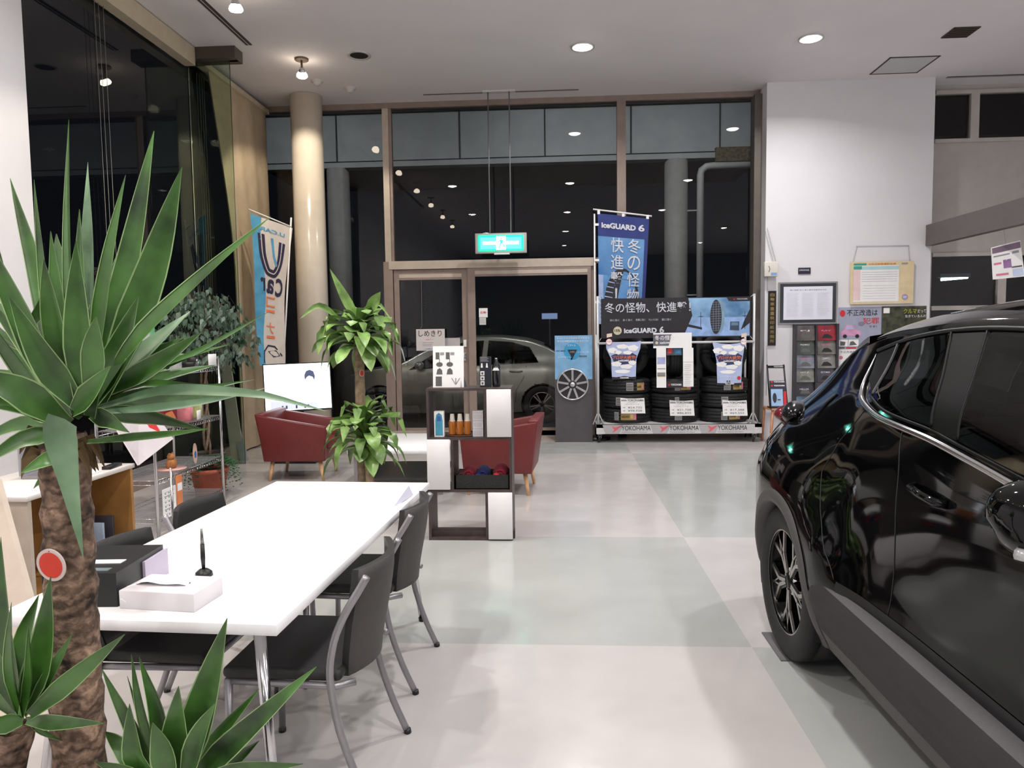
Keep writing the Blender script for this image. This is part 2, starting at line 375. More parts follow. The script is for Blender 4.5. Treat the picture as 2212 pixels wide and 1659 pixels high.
# ================================================================ lamps and ceiling fittings
LENS = mat('lamp_lens', (255, 250, 245), .3, var=0, emit=(255, 247, 240), es=40)
WARM = mat('halogen_lens', (255, 240, 215), .3, var=0, emit=(255, 238, 214), es=22)
RINGM = mat('lamp_ring', (210, 208, 206), .4, .3, var=.02)
REFL = mat('lamp_reflector', (200, 200, 200), .2, .9, var=.02)
DARKH = mat('dark_recess', (22, 20, 20), .6, var=.05)
def place(px, py):
    if py > 7: return {-2.25: 'left', .33: 'middle', 2.87: 'right'}.get(px, 'far right')
def downlight(x, y, on, label, group, proto=None):
    if proto is None:
        t = thing('downlight', label, 'ceiling light', (x, y, ZC), 0, group)
        r = MB(); v, fcs = ring(0, 0, .105, .135); r.lathe([(.105, -.002), (.106, -.012), (.135, -.012), (.137, -.001)], RINGM, 32, Matrix.Translation((x, y, ZC))); r.build('trim_ring', t)
        k = MB(); k.lathe([(.105, -.003), (.09, .0), (.0, .002)], REFL if on else DARKH, 32, Matrix.Translation((x, y, ZC-.0045))); k.build('reflector', t)
        if on:
            k = MB(); k.lathe([(.0, -.032), (.045, -.028), (.085, -.014), (.098, -.004)], LENS, 32, Matrix.Translation((x, y, ZC-.004))); k.build('lamp_lens', t)
            ld = bpy.data.lights.new('downlight_lamp', 'AREA'); ld.shape = 'DISK'; ld.size = .17; ld.energy = LAMP_W; ld.color = (1, .968, .955); ld.spread = math.radians(150)
            lo = bpy.data.objects.new('downlight_lamp', ld); COL.objects.link(lo); lo.location = (0, 0, -.045); lo.parent = t
        return t
    t = copy_tree(proto); t.location = (x, y, ZC); t['label'] = label
    if group: t['group'] = group
    elif 'group' in t: del t['group']
    return t
G = 'ceiling downlights'
p0 = downlight(.33, 8.6, True, 'lit downlight in the ceiling above the hanging exit sign, middle of the photo', G)
downlight(2.87, 8.6, True, 'lit downlight in the ceiling in front of the white pier', G, p0)
for y in (4.6, .73, -3.05, -6.9):
    for x in (-2.25, .33, 2.87, 5.35, 7.85):
        downlight(x, y, True, 'lit downlight in the ceiling behind the camera, seen mirrored in the window glass', 'downlights mirrored in the glass', p0)
downlight(-2.25, 8.6, False, 'unlit dark round downlight hole in the ceiling, right of the halogen spot', None)
def spot(x, y, label, proto=None, aim=(-3.36, 9.98, 2.3), e=None):
    t = thing('spotlight', label, 'spotlight', (x, y, ZC), 0, 'halogen spotlights along the left windows')
    Mx = Matrix.Translation((x, y, ZC))
    k = MB(); k.lathe([(.0, -.022), (.075, -.022), (.08, -.018), (.08, -.001)], SPB, 28, Mx); k.build('ceiling_plate', t)
    k = MB(); k.tube([(x, y, ZC-.02), (x, y, ZC-.12)], .012, SPB, 10); k.build('stem', t)
    c = Vector((x, y, ZC-.17)); d = (Vector(aim)-c).normalized(); q = d.to_track_quat('Z', 'Y').to_matrix().to_4x4(); Mh = Matrix.Translation(c) @ q
    k = MB(); k.lathe([(.0, -.07), (.026, -.068), (.032, -.05), (.040, -.02)], REFL, 24, Mh); k.build('lamp_head', t)
    k = MB(); k.lathe([(.040, -.02), (.056, .0), (.064, .022), (.062, .036), (.045, .050), (.0, .056)], WARM, 24, Mh); k.build('lamp_lens', t)
    ld = bpy.data.lights.new('halogen_lamp', 'SPOT'); ld.energy = (e or SPOT_W)*9; ld.color = (1, .87, .70); ld.spot_size = math.radians(96); ld.spot_blend = .35; ld.shadow_soft_size = .04
    lo = bpy.data.objects.new('halogen_lamp', ld); COL.objects.link(lo); lo.location = c+d*.075-Vector(t.location); lo.rotation_euler = (-d).to_track_quat('Z', 'Y').to_euler(); lo.parent = t
    return t
SPB = mat('spot_plate', (120, 104, 96), .5, .3, var=.03)
spot(-2.95, 8.65, 'lit halogen spotlight hanging from the ceiling just in front of the cream column')
spot(-2.95, 6.87, 'lit halogen spotlight cut by the top edge of the photo', aim=(-3.3, 8.2, .6))
for y in (5.09, 3.3, 1.5, -.27):
    spot(-2.95, y, 'lit halogen spotlight nearer the camera, seen mirrored in the window glass', aim=(-2.95, y+.9, .6))
def detector(p, label):
    c = P(*p, 'z', ZC-.02)
    o = MB().lathe([(.0, -.062), (.03, -.060), (.045, -.04), (.055, -.02), (.075, -.018), (.08, -.001)], mat('detector_plastic', (205, 202, 200), .5, var=.01), 28, Matrix.Translation((c.x, c.y, ZC))).build('smoke_detector')
    tag(o, label, 'smoke detector', 'smoke detectors on the ceiling')
detector((685, 178), 'round white smoke detector on the ceiling, nearer the hanging spotlight')
detector((756, 193), 'round white smoke detector on the ceiling, further right above the window frame')
VENT = mat('vent_dark', (62, 52, 50), .6, var=.06)
def slot(p0, p1, w, label, m=VENT):
    b = MB(); x0, x1 = sorted((p0[0], p1[0])); y0, y1 = sorted((p0[1], p1[1]))
    if x1-x0 > y1-y0: y0 -= w/2; y1 += w/2
    else: x0 -= w/2; x1 += w/2
    b.box((x0, y0, ZC-.006), (x1, y1, ZC-.0005), m)
    if x1-x0 > y1-y0: b.box((x0, (y0+y1)/2-.004, ZC-.009), (x1, (y0+y1)/2+.004, ZC-.006), RINGM)
    else: b.box(((x0+x1)/2-.004, y0, ZC-.009), ((x0+x1)/2+.004, y1, ZC-.006), RINGM)
    o = b.build('air_diffuser'); tag(o, label, 'air diffuser')
slot((-3.38, 2.0), (-3.38, 8.19), .07, 'long dark slot diffuser in the ceiling running along the left window')
slot((-1.77, 10.08), (.33, 10.08), .035, 'thin dark slot diffuser in the ceiling over the glass doors')
slot((5.1, 10.08), (8.0, 10.08), .05, 'dark slot diffuser in the ceiling over the recess windows at the right')
c = P(2075, 69, 'z', ZC)
b = MB(); b.box((c.x-.14, c.y-.14, ZC-.012), (c.x+.14, c.y+.14, ZC-.0005), VENT)
for i in range(5): b.box((c.x-.13, c.y-.12+i*.055, ZC-.018), (c.x+.13, c.y-.105+i*.055, ZC-.012), mat('vent_slat', (50, 42, 40), .6, var=.03))
tag(b.build('ceiling_vent'), 'small dark square vent in the ceiling near the top right corner', 'vent')
b = MB(); x0, x1, y0, y1 = 4.03, 4.62, 9.28, 9.86
t = thing('access_hatch', 'square ceiling access panel with a thin dark frame, near the white pier', 'access panel', (4.32, 9.57, ZC))
for a, c2 in (((x0, y0), (x1, y0+.018)), ((x0, y1-.018), (x1, y1)), ((x0, y0), (x0+.018, y1)), ((x1-.018, y0), (x1, y1))): b.box((*a, ZC-.008), (*c2, ZC-.0005), VENT)
b.build('hatch_frame', t); MB().box((x0+.018, y0+.018, ZC-.004), (x1-.018, y1-.018, ZC-.0005), mat('hatch_panel', (196, 196, 196), .8, var=.01)).build('hatch_door', t)
# exit sign
t = thing('exit_sign', 'green lit emergency exit sign hanging on two rods over the doors', 'exit sign', (-.737, 10.02, 2.57))
b = MB(); b.rbox((-1.088, 9.99, 2.572), (-.387, 10.05, 2.843), .006, mat('sign_casing', (178, 174, 170), .5, var=.02)); b.box((-.83, 9.985, 2.556), (-.62, 10.04, 2.574), PAPER); b.build('casing', t)
GRE = mat('sign_green', (0, 150, 105), .4, var=0, emit=(0, 205, 150), es=1.3)
CY = mat('sign_lit_band', (120, 235, 240), .4, var=0, emit=(130, 240, 245), es=2.6); SW = mat('sign_white', (250, 255, 255), .4, var=0, emit=(235, 255, 255), es=7)
b = MB(); M = front(-1.045, 9.988, 2.600); w_, h_ = .615, .215
b.poly([(0, 0, 0), (w_, 0, 0), (w_, h_, 0), (0, h_, 0)], GRE, M)
b.poly([(.03, .03, .001), (w_-.03, .03, .001), (w_-.03, h_-.03, .001), (.03, h_-.03, .001)], mat('sign_green_lit', (60, 215, 195), .4, var=0, emit=(70, 225, 205), es=1.9), M)
b.poly([(.06, .085, .002), (w_-.06, .085, .002), (w_-.06, .135, .002), (.06, .135, .002)], CY, M)
b.poly([(.245, .02, .003), (.375, .02, .003), (.375, .2, .003), (.245, .2, .003)], SW, M)          # lit doorway
RUN = mat('sign_figure', (30, 190, 150), .4, var=0, emit=(40, 215, 170), es=3)
b.poly(disc(.315, .17, .012, n=14, z=.004), RUN, M)
b.poly([(.30, .155, .004), (.33, .15, .004), (.335, .10, .004), (.30, .10, .004)], RUN, M)
b.poly([(.30, .105, .004), (.318, .105, .004), (.29, .035, .004), (.275, .04, .004)], RUN, M)
b.poly([(.32, .105, .004), (.336, .105, .004), (.365, .06, .004), (.35, .052, .004)], RUN, M)
b.poly([(.33, .15, .004), (.36, .12, .004), (.352, .112, .004), (.325, .135, .004)], RUN, M)
b.poly([(.30, .152, .004), (.27, .12, .004), (.278, .112, .004), (.305, .135, .004)], RUN, M)
for sx in (1, -1):   # arrow to each side
    cx = .31+sx*.15
    b.poly([(cx-.04*sx, .10, .003), (cx+.03*sx, .10, .003), (cx+.03*sx, .12, .003), (cx-.04*sx, .12, .003)][::sx], SW, M)
b.build('lit_face', t)
for x in (-.885, -.60):
    MB().tube([(x, 10.02, 2.843), (x, 10.02, ZC)], .0085, SILVER, 8).build('rod', t)
MB().box((-.96, 9.99, ZC-.014), (-.52, 10.05, ZC), WPAINT).build('ceiling_plate', t)
ld = bpy.data.lights.new('sign_glow', 'AREA'); ld.shape = 'RECTANGLE'; ld.size = .6; ld.size_y = .2; ld.energy = 1.2; ld.color = (.35, 1, .85)
lo = bpy.data.objects.new('sign_glow', ld); COL.objects.link(lo); lo.location = (0, -.05, .14); lo.rotation_euler = (-PI/2, 0, 0); lo.parent = t
lo.rotation_euler = (PI/2, 0, 0)
# tube light in the dark office
t = thing('tube_light', 'lit fluorescent tube in the dark room behind the right hand window', 'tube light', (5.9, 12.2, 2.35))
a, c = P(2033, 604, 'y', 12.2), P(2090, 602, 'y', 12.2)
MB().tube([(a.x, 12.2, a.z), (c.x+.0, 12.2, a.z+.03)], .022, mat('tube_lit', (240, 250, 255), .4, var=0, emit=(235, 248, 255), es=9), 10).build('tube', t)
MB().box((a.x-.03, 12.17, a.z+.03), (c.x+.03, 12.26, a.z+.09), mat('tube_casing', (120, 132, 140), .5, var=.02)).build('casing', t)

# added unseen lamps above the window head, to brighten the canopy fascia outside
for x, w_ in ((-4.2, 'left'), (-.2, 'middle'), (2.2, 'right')):
    t = thing('added_fill_lamp', 'added unseen fill lamp outside over the glass doors, %s one of three' % w_, 'added fill lamp', (x, 10.6, 5.5), 0, 'added fill lamps over the doors')
    MB().rbox((x-.25, 10.55, 5.50), (x+.25, 10.7, 5.56), .01, SILVER).build('casing', t); MB().box((x-.22, 10.57, 5.488), (x+.22, 10.68, 5.499), LENS).build('lamp_lens', t)
    ld = bpy.data.lights.new('added_fill_light', 'AREA'); ld.shape = 'RECTANGLE'; ld.size = .44; ld.size_y = .10; ld.energy = 22; ld.color = (.93, .98, 1)
    lo = bpy.data.objects.new('added_fill_light', ld); COL.objects.link(lo); lo.location = (0, .02, -.03); lo.rotation_euler = (.5, 0, 0); lo.parent = t
# ================================================================ plants
LEAF = mat('yucca_leaf', (36, 78, 22), .36, var=.35, nscale=7, spec=.6, sub=(76, 124, 50))
LEAF2 = mat('dracaena_leaf', (86, 132, 56), .35, var=.25, nscale=9, spec=.6, sub=(150, 188, 106))
LEAF3 = mat('ficus_leaf', (48, 80, 60), .3, var=.3, nscale=14, spec=.7, sub=(118, 146, 126))
BARK = mat('yucca_bark', (84, 64, 50), .9, var=.35, nscale=22, bump=1.0, bscale=38, sub=(158, 132, 112))
BARK2 = mat('dracaena_bark', (148, 128, 106), .85, var=.2, nscale=20, bump=.5, bscale=60)
LEAFP = mat('yucca_leaf_pale_sheen', (72, 116, 66), .4, var=.3, nscale=5, sub=(134, 168, 132))  # paler copy of the leaf colour, stands in for gloss on chosen leaves
EDGE = mat('leaf_margin', (140, 168, 112), .5, var=.05)
_nt = BARK.node_tree; _b = _nt.nodes['Principled BSDF']; _tc = _nt.nodes.new('ShaderNodeTexCoord'); _w = _nt.nodes.new('ShaderNodeTexWave'); _w.bands_direction = 'Z'; _w.inputs['Scale'].default_value = 9; _w.inputs['Distortion'].default_value = 11; _w.inputs['Detail'].default_value = 3; _w.inputs['Detail Scale'].default_value = 2.5
_nt.links.new(_tc.outputs['Object'], _w.inputs['Vector']); _r = _nt.nodes.new('ShaderNodeValToRGB'); _r.color_ramp.elements[0].position = .0; _r.color_ramp.elements[0].color = (.22, .17, .14, 1); _r.color_ramp.elements[1].position = .55; _r.color_ramp.elements[1].color = (.85, .8, .78, 1); _e = _r.color_ramp.elements.new(.93); _e.color = (1.25, 1.2, 1.2, 1)
_mx = _nt.nodes.new('ShaderNodeMix'); _mx.data_type = 'RGBA'; _mx.blend_type = 'MULTIPLY'; _mx.inputs['Factor'].default_value = .65; _src = _b.inputs['Base Color'].links[0].from_socket
_nt.links.new(_src, _mx.inputs['A']); _nt.links.new(_w.outputs['Fac'], _r.inputs['Fac']); _nt.links.new(_r.outputs['Color'], _mx.inputs['B']); _nt.links.new(_mx.outputs['Result'], _b.inputs['Base Color'])
SOIL = mat('potting_soil', (46, 34, 26), .95, var=.3, nscale=60, bump=.6)
def blade(b, pts, w, m, seg=9, fold=.22, up=None, base=.45, peak=.35, rnd_tw=0.0):
    """a long leaf along pts, V-folded, tapering to its tip"""
    pts = [Vector(p) for p in pts]; n = len(pts)
    xs = [i/(n-1) for i in range(n)]
    path = [Vector([cat(xs, [p[k] for p in pts], i/seg) for k in range(3)]) for i in range(seg+1)]
    up = Vector(up) if up else Vector((0, -1, 0))
    rows = []
    for i, p in enumerate(path):
        t = i/seg; d = (path[min(i+1, seg)]-path[max(i-1, 0)]).normalized()
        u = up
        if rnd_tw: u = Matrix.Rotation(rnd_tw*(.4+t*.6), 3, d) @ u
        side = d.cross(u)
        if side.length < .05: side = d.cross(Vector((1, 0, 0)))
        side.normalize(); nn = side.cross(d).normalized()
        ww = w*(base+(1-base)*min(1, t/peak)) if t < peak else w*(1-((t-peak)/(1-peak))**1.7)
        ww = max(ww, .0012)/2
        rows.append([p-side*ww+nn*ww*fold*2, p, p+side*ww+nn*ww*fold*2])
    b.grid(rows, m, True)
    if m is LEAF and w > .02:      # pale leaf margins
        for k_ in (0, 2): b.grid([[r_[k_]-(r_[1]-r_[k_])*.0, r_[k_].lerp(r_[1], .09)] for r_ in [[q+(q-r2[1]).cross(path[-1]-path[0]).normalized()*0 for q in r2] for r2 in rows]], EDGE, True, Matrix.Translation((0, -.0012, .0004)))
def px_leaf(b, root, mid, tip, y0, y1, wpx, m=None, ym=None, **kw):
    ym = ym if ym is not None else (y0+y1)/2
    mids = mid if isinstance(mid, list) else [mid]
    k = len(mids); pts = [P(*root, 'y', y0)]
    for i, q in enumerate(mids): pts.append(P(*q, 'y', lerp(y0, y1, (i+1)/(k+1)) if ym is None else ym+(y1-ym)*(i/max(1, k))*1.0))
    pts.append(P(*tip, 'y', y1))
    blade(b, pts, wpx*ym/FPX, m or LEAF, **kw)
def trunk_rough(b, path, r, m, n=20, amp=.07, seed=1):
    R = random.Random(seed); path = [Vector(p) for p in path]; rows = []
    for i, p in enumerate(path):
        rr = r[i] if isinstance(r, (list, tuple)) else r
        k = 1+amp*math.sin(i*2.1)+R.uniform(-amp, amp)*.6
        rows.append([(p.x+rr*k*(1+R.uniform(-.05, .05))*math.cos(2*PI*j/n), p.y+rr*k*math.sin(2*PI*j/n), p.z+R.uniform(-.004, .004)) for j in range(n)])
    b.grid(rows, m, True, close=True)
def pot(root, x, y, r, h, m, rb=None):
    k = MB(); rb = rb or r*.75
    k.lathe([(.0, .0), (rb, .0), (r*.97, h*.86), (r*1.04, h*.86), (r*1.04, h), (r*.94, h), (r*.92, h*.9)], m, 36, Matrix.Translation((x, y, 0))); pp = k.build('pot', root)
    MB().lathe([(0, h*.9), (r*.925, h*.9)], SOIL, 30, Matrix.Translation((x, y, 0))).build('soil', pp)
# --- the big yucca at the left edge
YY = 1.60
yt = thing('yucca_plant', 'large yucca palm with a thick rough trunk standing in front of the white table', 'potted plant', (-1.18, 1.5, 0))
pot(yt, -1.18, 1.5, .24, .36, mat('pot_glaze', (70, 66, 62), .4, var=.05))
tb = MB(); top = P(150, 935, 'y', YY); bot = P(174, 1660, 'y', YY-.02)
n = 34; trunk_rough(tb, [(lerp(bot.x+ (bot.x-top.x)*.5, top.x, i/n), YY-.02, lerp(.3, top.z, i/n)) for i in range(n+1)], [.057-.006*(i/n) for i in range(n)]+[.045], BARK, amp=.05); tb.build('trunk', yt)
b = MB(); p = P(20, 1590, 'y', 1.5); trunk_rough(b, [(p.x-.01*k+.02, 1.5, lerp(p.z+.02, .3, k/10)) for k in range(11)], .038, BARK, amp=.05, seed=3); b.build('trunk', yt)
b = MB(); p = P(375, 1700, 'y', 1.55); trunk_rough(b, [(lerp(p.x, -1.05, k/8), 1.55, lerp(p.z, .3, k/8)) for k in range(9)], .03, BARK, amp=.05, seed=4); b.build('trunk', yt)
b = MB()
A = [ # base, mid(s), tip, y0, y1, width px
 ((150, 890), (92, 620), (22, 385), 1.66, 1.78, 34), ((140, 880), (105, 640), (74, 388), 1.62, 1.70, 30),
 ((166, 880), (152, 520), (149, 258), 1.60, 1.66, 34), ((188, 870), (196, 560), (190, 350), 1.70, 1.85, 36),
 ((196, 870), (236, 590), (272, 378), 1.58, 1.55, 36), ((205, 880), (275, 600), (333, 283), 1.62, 1.70, 42),
 ((215, 870), (322, 610), (393, 362), 1.58, 1.60, 50), ((200, 885), [(300, 740), (430, 610)], (585, 468), 1.56, 1.42, 44),
 ((215, 850), (320, 760), (412, 672), 1.66, 1.80, 40), ((225, 850), (330, 790), (436, 718), 1.60, 1.66, 30),
 ((240, 840), (420, 762), (578, 675), 1.66, 1.86, 17), ((220, 862), [(330, 828), (440, 836)], (548, 820), 1.62, 1.70, 22),
 ((215, 880), [(380, 842), (540, 850)], (705, 888), 1.58, 1.46, 32), ((225, 890), [(330, 882), (440, 868)], (575, 838), 1.56, 1.60, 26),
 ((190, 955), [(280, 946), (370, 938)], (452, 926), 1.55, 1.50, 26), ((198, 895), (236, 905), (280, 934), 1.52, 1.42, 30),
 ((70, 700), (128, 600), (122, 505), 1.66, 1.70, 26),
 ((150, 900), (60, 700), (-50, 480), 1.60, 1.56, 48), ((140, 905), (30, 760), (-90, 600), 1.56, 1.44, 52),
 ((140, 910), (40, 845), (-90, 800), 1.54, 1.40, 50), ((150, 915), (60, 872), (-70, 868), 1.56, 1.44, 42),
 ((140, 925), (60, 915), (-60, 960), 1.62, 1.72, 26), ((135, 935), (60, 948), (-50, 1010), 1.56, 1.48, 30),
 ((128, 985), (100, 995), (45, 1022), 1.54, 1.48, 24), ((125, 990), (108, 1020), (72, 1056), 1.56, 1.54, 24),
 ((170, 885), (120, 690), (95, 560), 1.56, 1.50, 40), ((160, 880), (30, 640), (-30, 420), 1.70, 1.86, 44),
 ((180, 870), (140, 720), (110, 500), 1.58, 1.60, 40), ((170, 880), (50, 780), (-40, 700), 1.66, 1.76, 40),
 ((175, 880), (100, 780), (20, 640), 1.54, 1.46, 44), ((185, 880), (215, 740), (250, 560), 1.66, 1.78, 42),
 ((180, 885), (170, 700), (165, 520), 1.54, 1.50, 40), ((195, 885), (250, 780), (300, 640), 1.54, 1.50, 44),
 ((150, 900), (80, 880), (10, 820), 1.62, 1.72, 36), ((160, 890), (200, 850), (240, 790), 1.50, 1.44, 40),
]
for q_, (ba, mi_, ti, y0, y1, w_) in enumerate(A):
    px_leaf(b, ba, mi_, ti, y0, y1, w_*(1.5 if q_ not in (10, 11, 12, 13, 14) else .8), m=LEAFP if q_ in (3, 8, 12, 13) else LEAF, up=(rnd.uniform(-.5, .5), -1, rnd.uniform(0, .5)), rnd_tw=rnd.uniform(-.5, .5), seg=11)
# the short upright leaf and the broad leaf folded down over the trunk
px_leaf(b, (196, 900), (205, 780), (208, 684), 1.50, 1.42, 62, fold=.12, peak=.5)
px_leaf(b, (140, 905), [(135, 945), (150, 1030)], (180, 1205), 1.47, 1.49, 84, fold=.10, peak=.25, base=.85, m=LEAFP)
R = random.Random(21)
for i in range(26):   # inner leaves behind the drawn ones
    a = R.uniform(-2.9, .25); L = R.uniform(230, 430); bx, by = 168+R.uniform(-25, 25), 885+R.uniform(-15, 15); tx_, ty2 = bx+L*math.cos(a)*.75, by+L*math.sin(a)
    px_leaf(b, (bx, by), (lerp(bx, tx_, .5)+R.uniform(-8, 8), lerp(by, ty2, .5)-12), (tx_, ty2), 1.64, R.uniform(1.7, 2.0), R.uniform(30, 48), up=(R.uniform(-.6, .6), -1, R.uniform(0, .6)), rnd_tw=R.uniform(-.6, .6), seg=9)
b.build('foliage', yt)
b = MB(); R = random.Random(5)      # dry collar under the crown
for k in range(14):
    a = R.uniform(0, 2*PI); c = Vector((top.x, YY-.02, top.z-.01-R.uniform(0, .05)))
    d = Vector((math.cos(a), math.sin(a), 0)); blade(b, [c+d*.03, c+d*.06+Vector((0, 0, .02)), c+d*.085+Vector((0, 0, -.02-R.uniform(0, .03)))], .035, mat('dry_leaf', (104, 84, 54), .8, var=.2), seg=4)
b.build('dry_collar', yt)
b = MB()
for (ba, mi_, ti, y0, y1, w_) in [
 ((45, 1545), (20, 1380), (2, 1160), 1.50, 1.46, 44), ((50, 1540), (92, 1420), (110, 1245), 1.46, 1.40, 48),
 ((48, 1545), (50, 1400), (84, 1285), 1.54, 1.56, 34), ((60, 1540), (110, 1450), (157, 1368), 1.46, 1.42, 20),
 ((65, 1545), (165, 1460), (270, 1370), 1.45, 1.38, 34), ((58, 1556), (130, 1560), (224, 1562), 1.48, 1.40, 26),
 ((45, 1550), (5, 1440), (-60, 1300), 1.48, 1.42, 44), ((45, 1550), (0, 1500), (-80, 1420), 1.46, 1.40, 40),
 ((48, 1545), (30, 1440), (25, 1300), 1.44, 1.38, 44), ((50, 1550), (70, 1460), (62, 1350), 1.43, 1.38, 36),
 ((50, 1555), (0, 1560), (-60, 1540), 1.46, 1.40, 36), ((48, 1545), (10, 1350), (-30, 1180), 1.54, 1.58, 40), ((62, 1555), (100, 1580), (135, 1600), 1.5, 1.52, 18)]:
    px_leaf(b, ba, mi_, ti, y0, y1, w_*1.4, up=(rnd.uniform(-.4, .4), -1, rnd.uniform(0, .4)), rnd_tw=rnd.uniform(-.4, .4), seg=9)
b.build('foliage', yt)
b = MB()
for (ba, mi_, ti, y0, y1, w_) in [
 ((345, 1690), (285, 1560), (219, 1442), 1.50, 1.46, 34), ((355, 1690), (310, 1540), (284, 1413), 1.54, 1.56, 26), ((360, 1690), (345, 1550), (301, 1418), 1.56, 1.60, 34),
 ((378, 1695), (382, 1590), (386, 1482), 1.46, 1.42, 52), ((395, 1690), (440, 1520), (491, 1335), 1.50, 1.48, 58), ((405, 1690), (470, 1590), (560, 1488), 1.54, 1.56, 26),
 ((410, 1692), (520, 1590), (684, 1440), 1.48, 1.40, 44), ((300, 1690), (262, 1610), (226, 1580), 1.56, 1.60, 30), ((345, 1700), (290, 1620), (280, 1520), 1.48, 1.46, 40),
 ((420, 1700), (520, 1660), (655, 1650), 1.46, 1.40, 34), ((340, 1700), (270, 1665), (205, 1645), 1.48, 1.44, 30), ((370, 1700), (330, 1620), (275, 1460), 1.60, 1.66, 20),
 ((400, 1700), (430, 1600), (465, 1520), 1.44, 1.40, 44), ((365, 1700), (355, 1620), (330, 1560), 1.44, 1.40, 46), ((420, 1700), (490, 1650), (560, 1600), 1.5, 1.46, 34)]:
    px_leaf(b, ba, mi_, ti, y0, y1, w_*1.35, up=(rnd.uniform(-.3, .3), -1, rnd.uniform(0, .3)), rnd_tw=rnd.uniform(-.3, .3), seg=9)
b.build('foliage', yt)
# round price tag on the trunk
def round_tag(name, c, r, label, M2):
    t = thing(name, label, 'plant tag', c)
    b = MB(); b.lathe([(0, 0), (r, 0), (r, .003), (0, .003)], mat('tag_white', (214, 196, 192), .6, var=.03), 32, M2, smooth=False)
    b.lathe([(0, .0035), (r*.80, .0035)], mat('tag_red', (214, 60, 42), .5, var=.06), 32, M2, smooth=False)
    b.build('tag_disc', t)
    MB().tube([M2 @ Vector((0, r*.86, .004)), M2 @ Vector((.002, r*.95, -.01)), M2 @ Vector((.02, r*1.05, -.03))], .0012, INK, 5).build('tag_tie', t)
c = P(112, 1220, 'y', 1.525); round_tag('plant_tag', c, .0375, 'round white tag with a red disc hanging on the yucca trunk', Matrix.Translation(c) @ Matrix.Rotation(PI/2+.1, 4, 'X') @ Matrix.Rotation(-.15, 4, 'Y'))
# --- dracaena between table and armchairs
dx, dy = -1.55, 5.8
dt = thing('dracaena_plant', 'corn plant with two leafy crowns on bare canes behind the white table', 'potted plant', (dx, dy, 0))
pot(dt, dx, dy, .17, .26, mat('pot_white', (200, 196, 190), .4, var=.03))
def strap_crown(b, c, r, n, seed, L=(.22, .36), w=.062, m=LEAF2, droop=1.0):
    R = random.Random(seed)
    for i in range(n):
        a = 2*PI*(i*.618)+R.uniform(-.3, .3); e = lerp(1.15, -.35, (i/n)**.9)+R.uniform(-.15, .15); l = R.uniform(*L)
        d = Vector((math.cos(a)*math.cos(e), math.sin(a)*math.cos(e), math.sin(e)))
        h = Vector((math.cos(a), math.sin(a), 0)); o_ = Vector(c)+Vector((0, 0, -r*.6*(i/n)))
        p1 = o_+d*l*.45+Vector((0, 0, .05*l)); p2 = o_+d*l*.75+h*l*.1-Vector((0, 0, .12*l*droop)); p3 = o_+d*l*.8+h*l*.22-Vector((0, 0, (.42+R.uniform(-.15, .25))*l*droop))
        up = h.cross(Vector((0, 0, 1))).cross(d); blade(b, [o_, p1, p2, p3], w*R.uniform(.8, 1.15), m, seg=9, fold=.12, up=tuple(up), base=.3, peak=.58, rnd_tw=R.uniform(-.6, .6))
k = MB(); trunk_rough(k, [(dx-.035, dy, .2+i*.07) for i in range(20)], .040, BARK2, 14, .03); k.build('cane', dt)
k = MB(); trunk_rough(k, [(dx+.04, dy-.06, .2+i*.07) for i in range(6)], .034, BARK2, 14, .03); k.build('cane', dt)
k = MB(); trunk_rough(k, [(dx-.085, dy+.10, .2+i*.09) for i in range(14)], .011, mat('thin_cane', (140, 96, 70), .8, var=.1), 10, .03); k.build('cane', dt)
k = MB(); cc = P(775, 715, 'y', 5.8); strap_crown(k, (cc.x, 5.8, cc.z), .24, 48, 3, (.24, .38), .118)
for (ba, mi_, ti, w_) in [((778, 700), (745, 640), (712, 580), 22), ((790, 680), (812, 648), (822, 630), 26), ((735, 690), (690, 660), (646, 690), 14), ((790, 690), (815, 655), (845, 690), 10), ((740, 730), (700, 720), (686, 770), 30)]:
    px_leaf(k, ba, mi_, ti, 5.8, 5.7, w_, m=LEAF2, seg=8)
k.build('foliage', dt)
k = MB(); cc = P(786, 918, 'y', 5.75); strap_crown(k, (cc.x, 5.74, cc.z), .32, 48, 11, (.24, .40), .112); k.build('foliage', dt)
c = P(781, 806, 'y', 5.74); round_tag('plant_tag', c, .028, 'small pale round tag stuck on the dracaena cane', Matrix.Translation(c) @ Matrix.Rotation(PI/2, 4, 'X') @ Matrix.Rotation(1.15, 4, 'Y'))
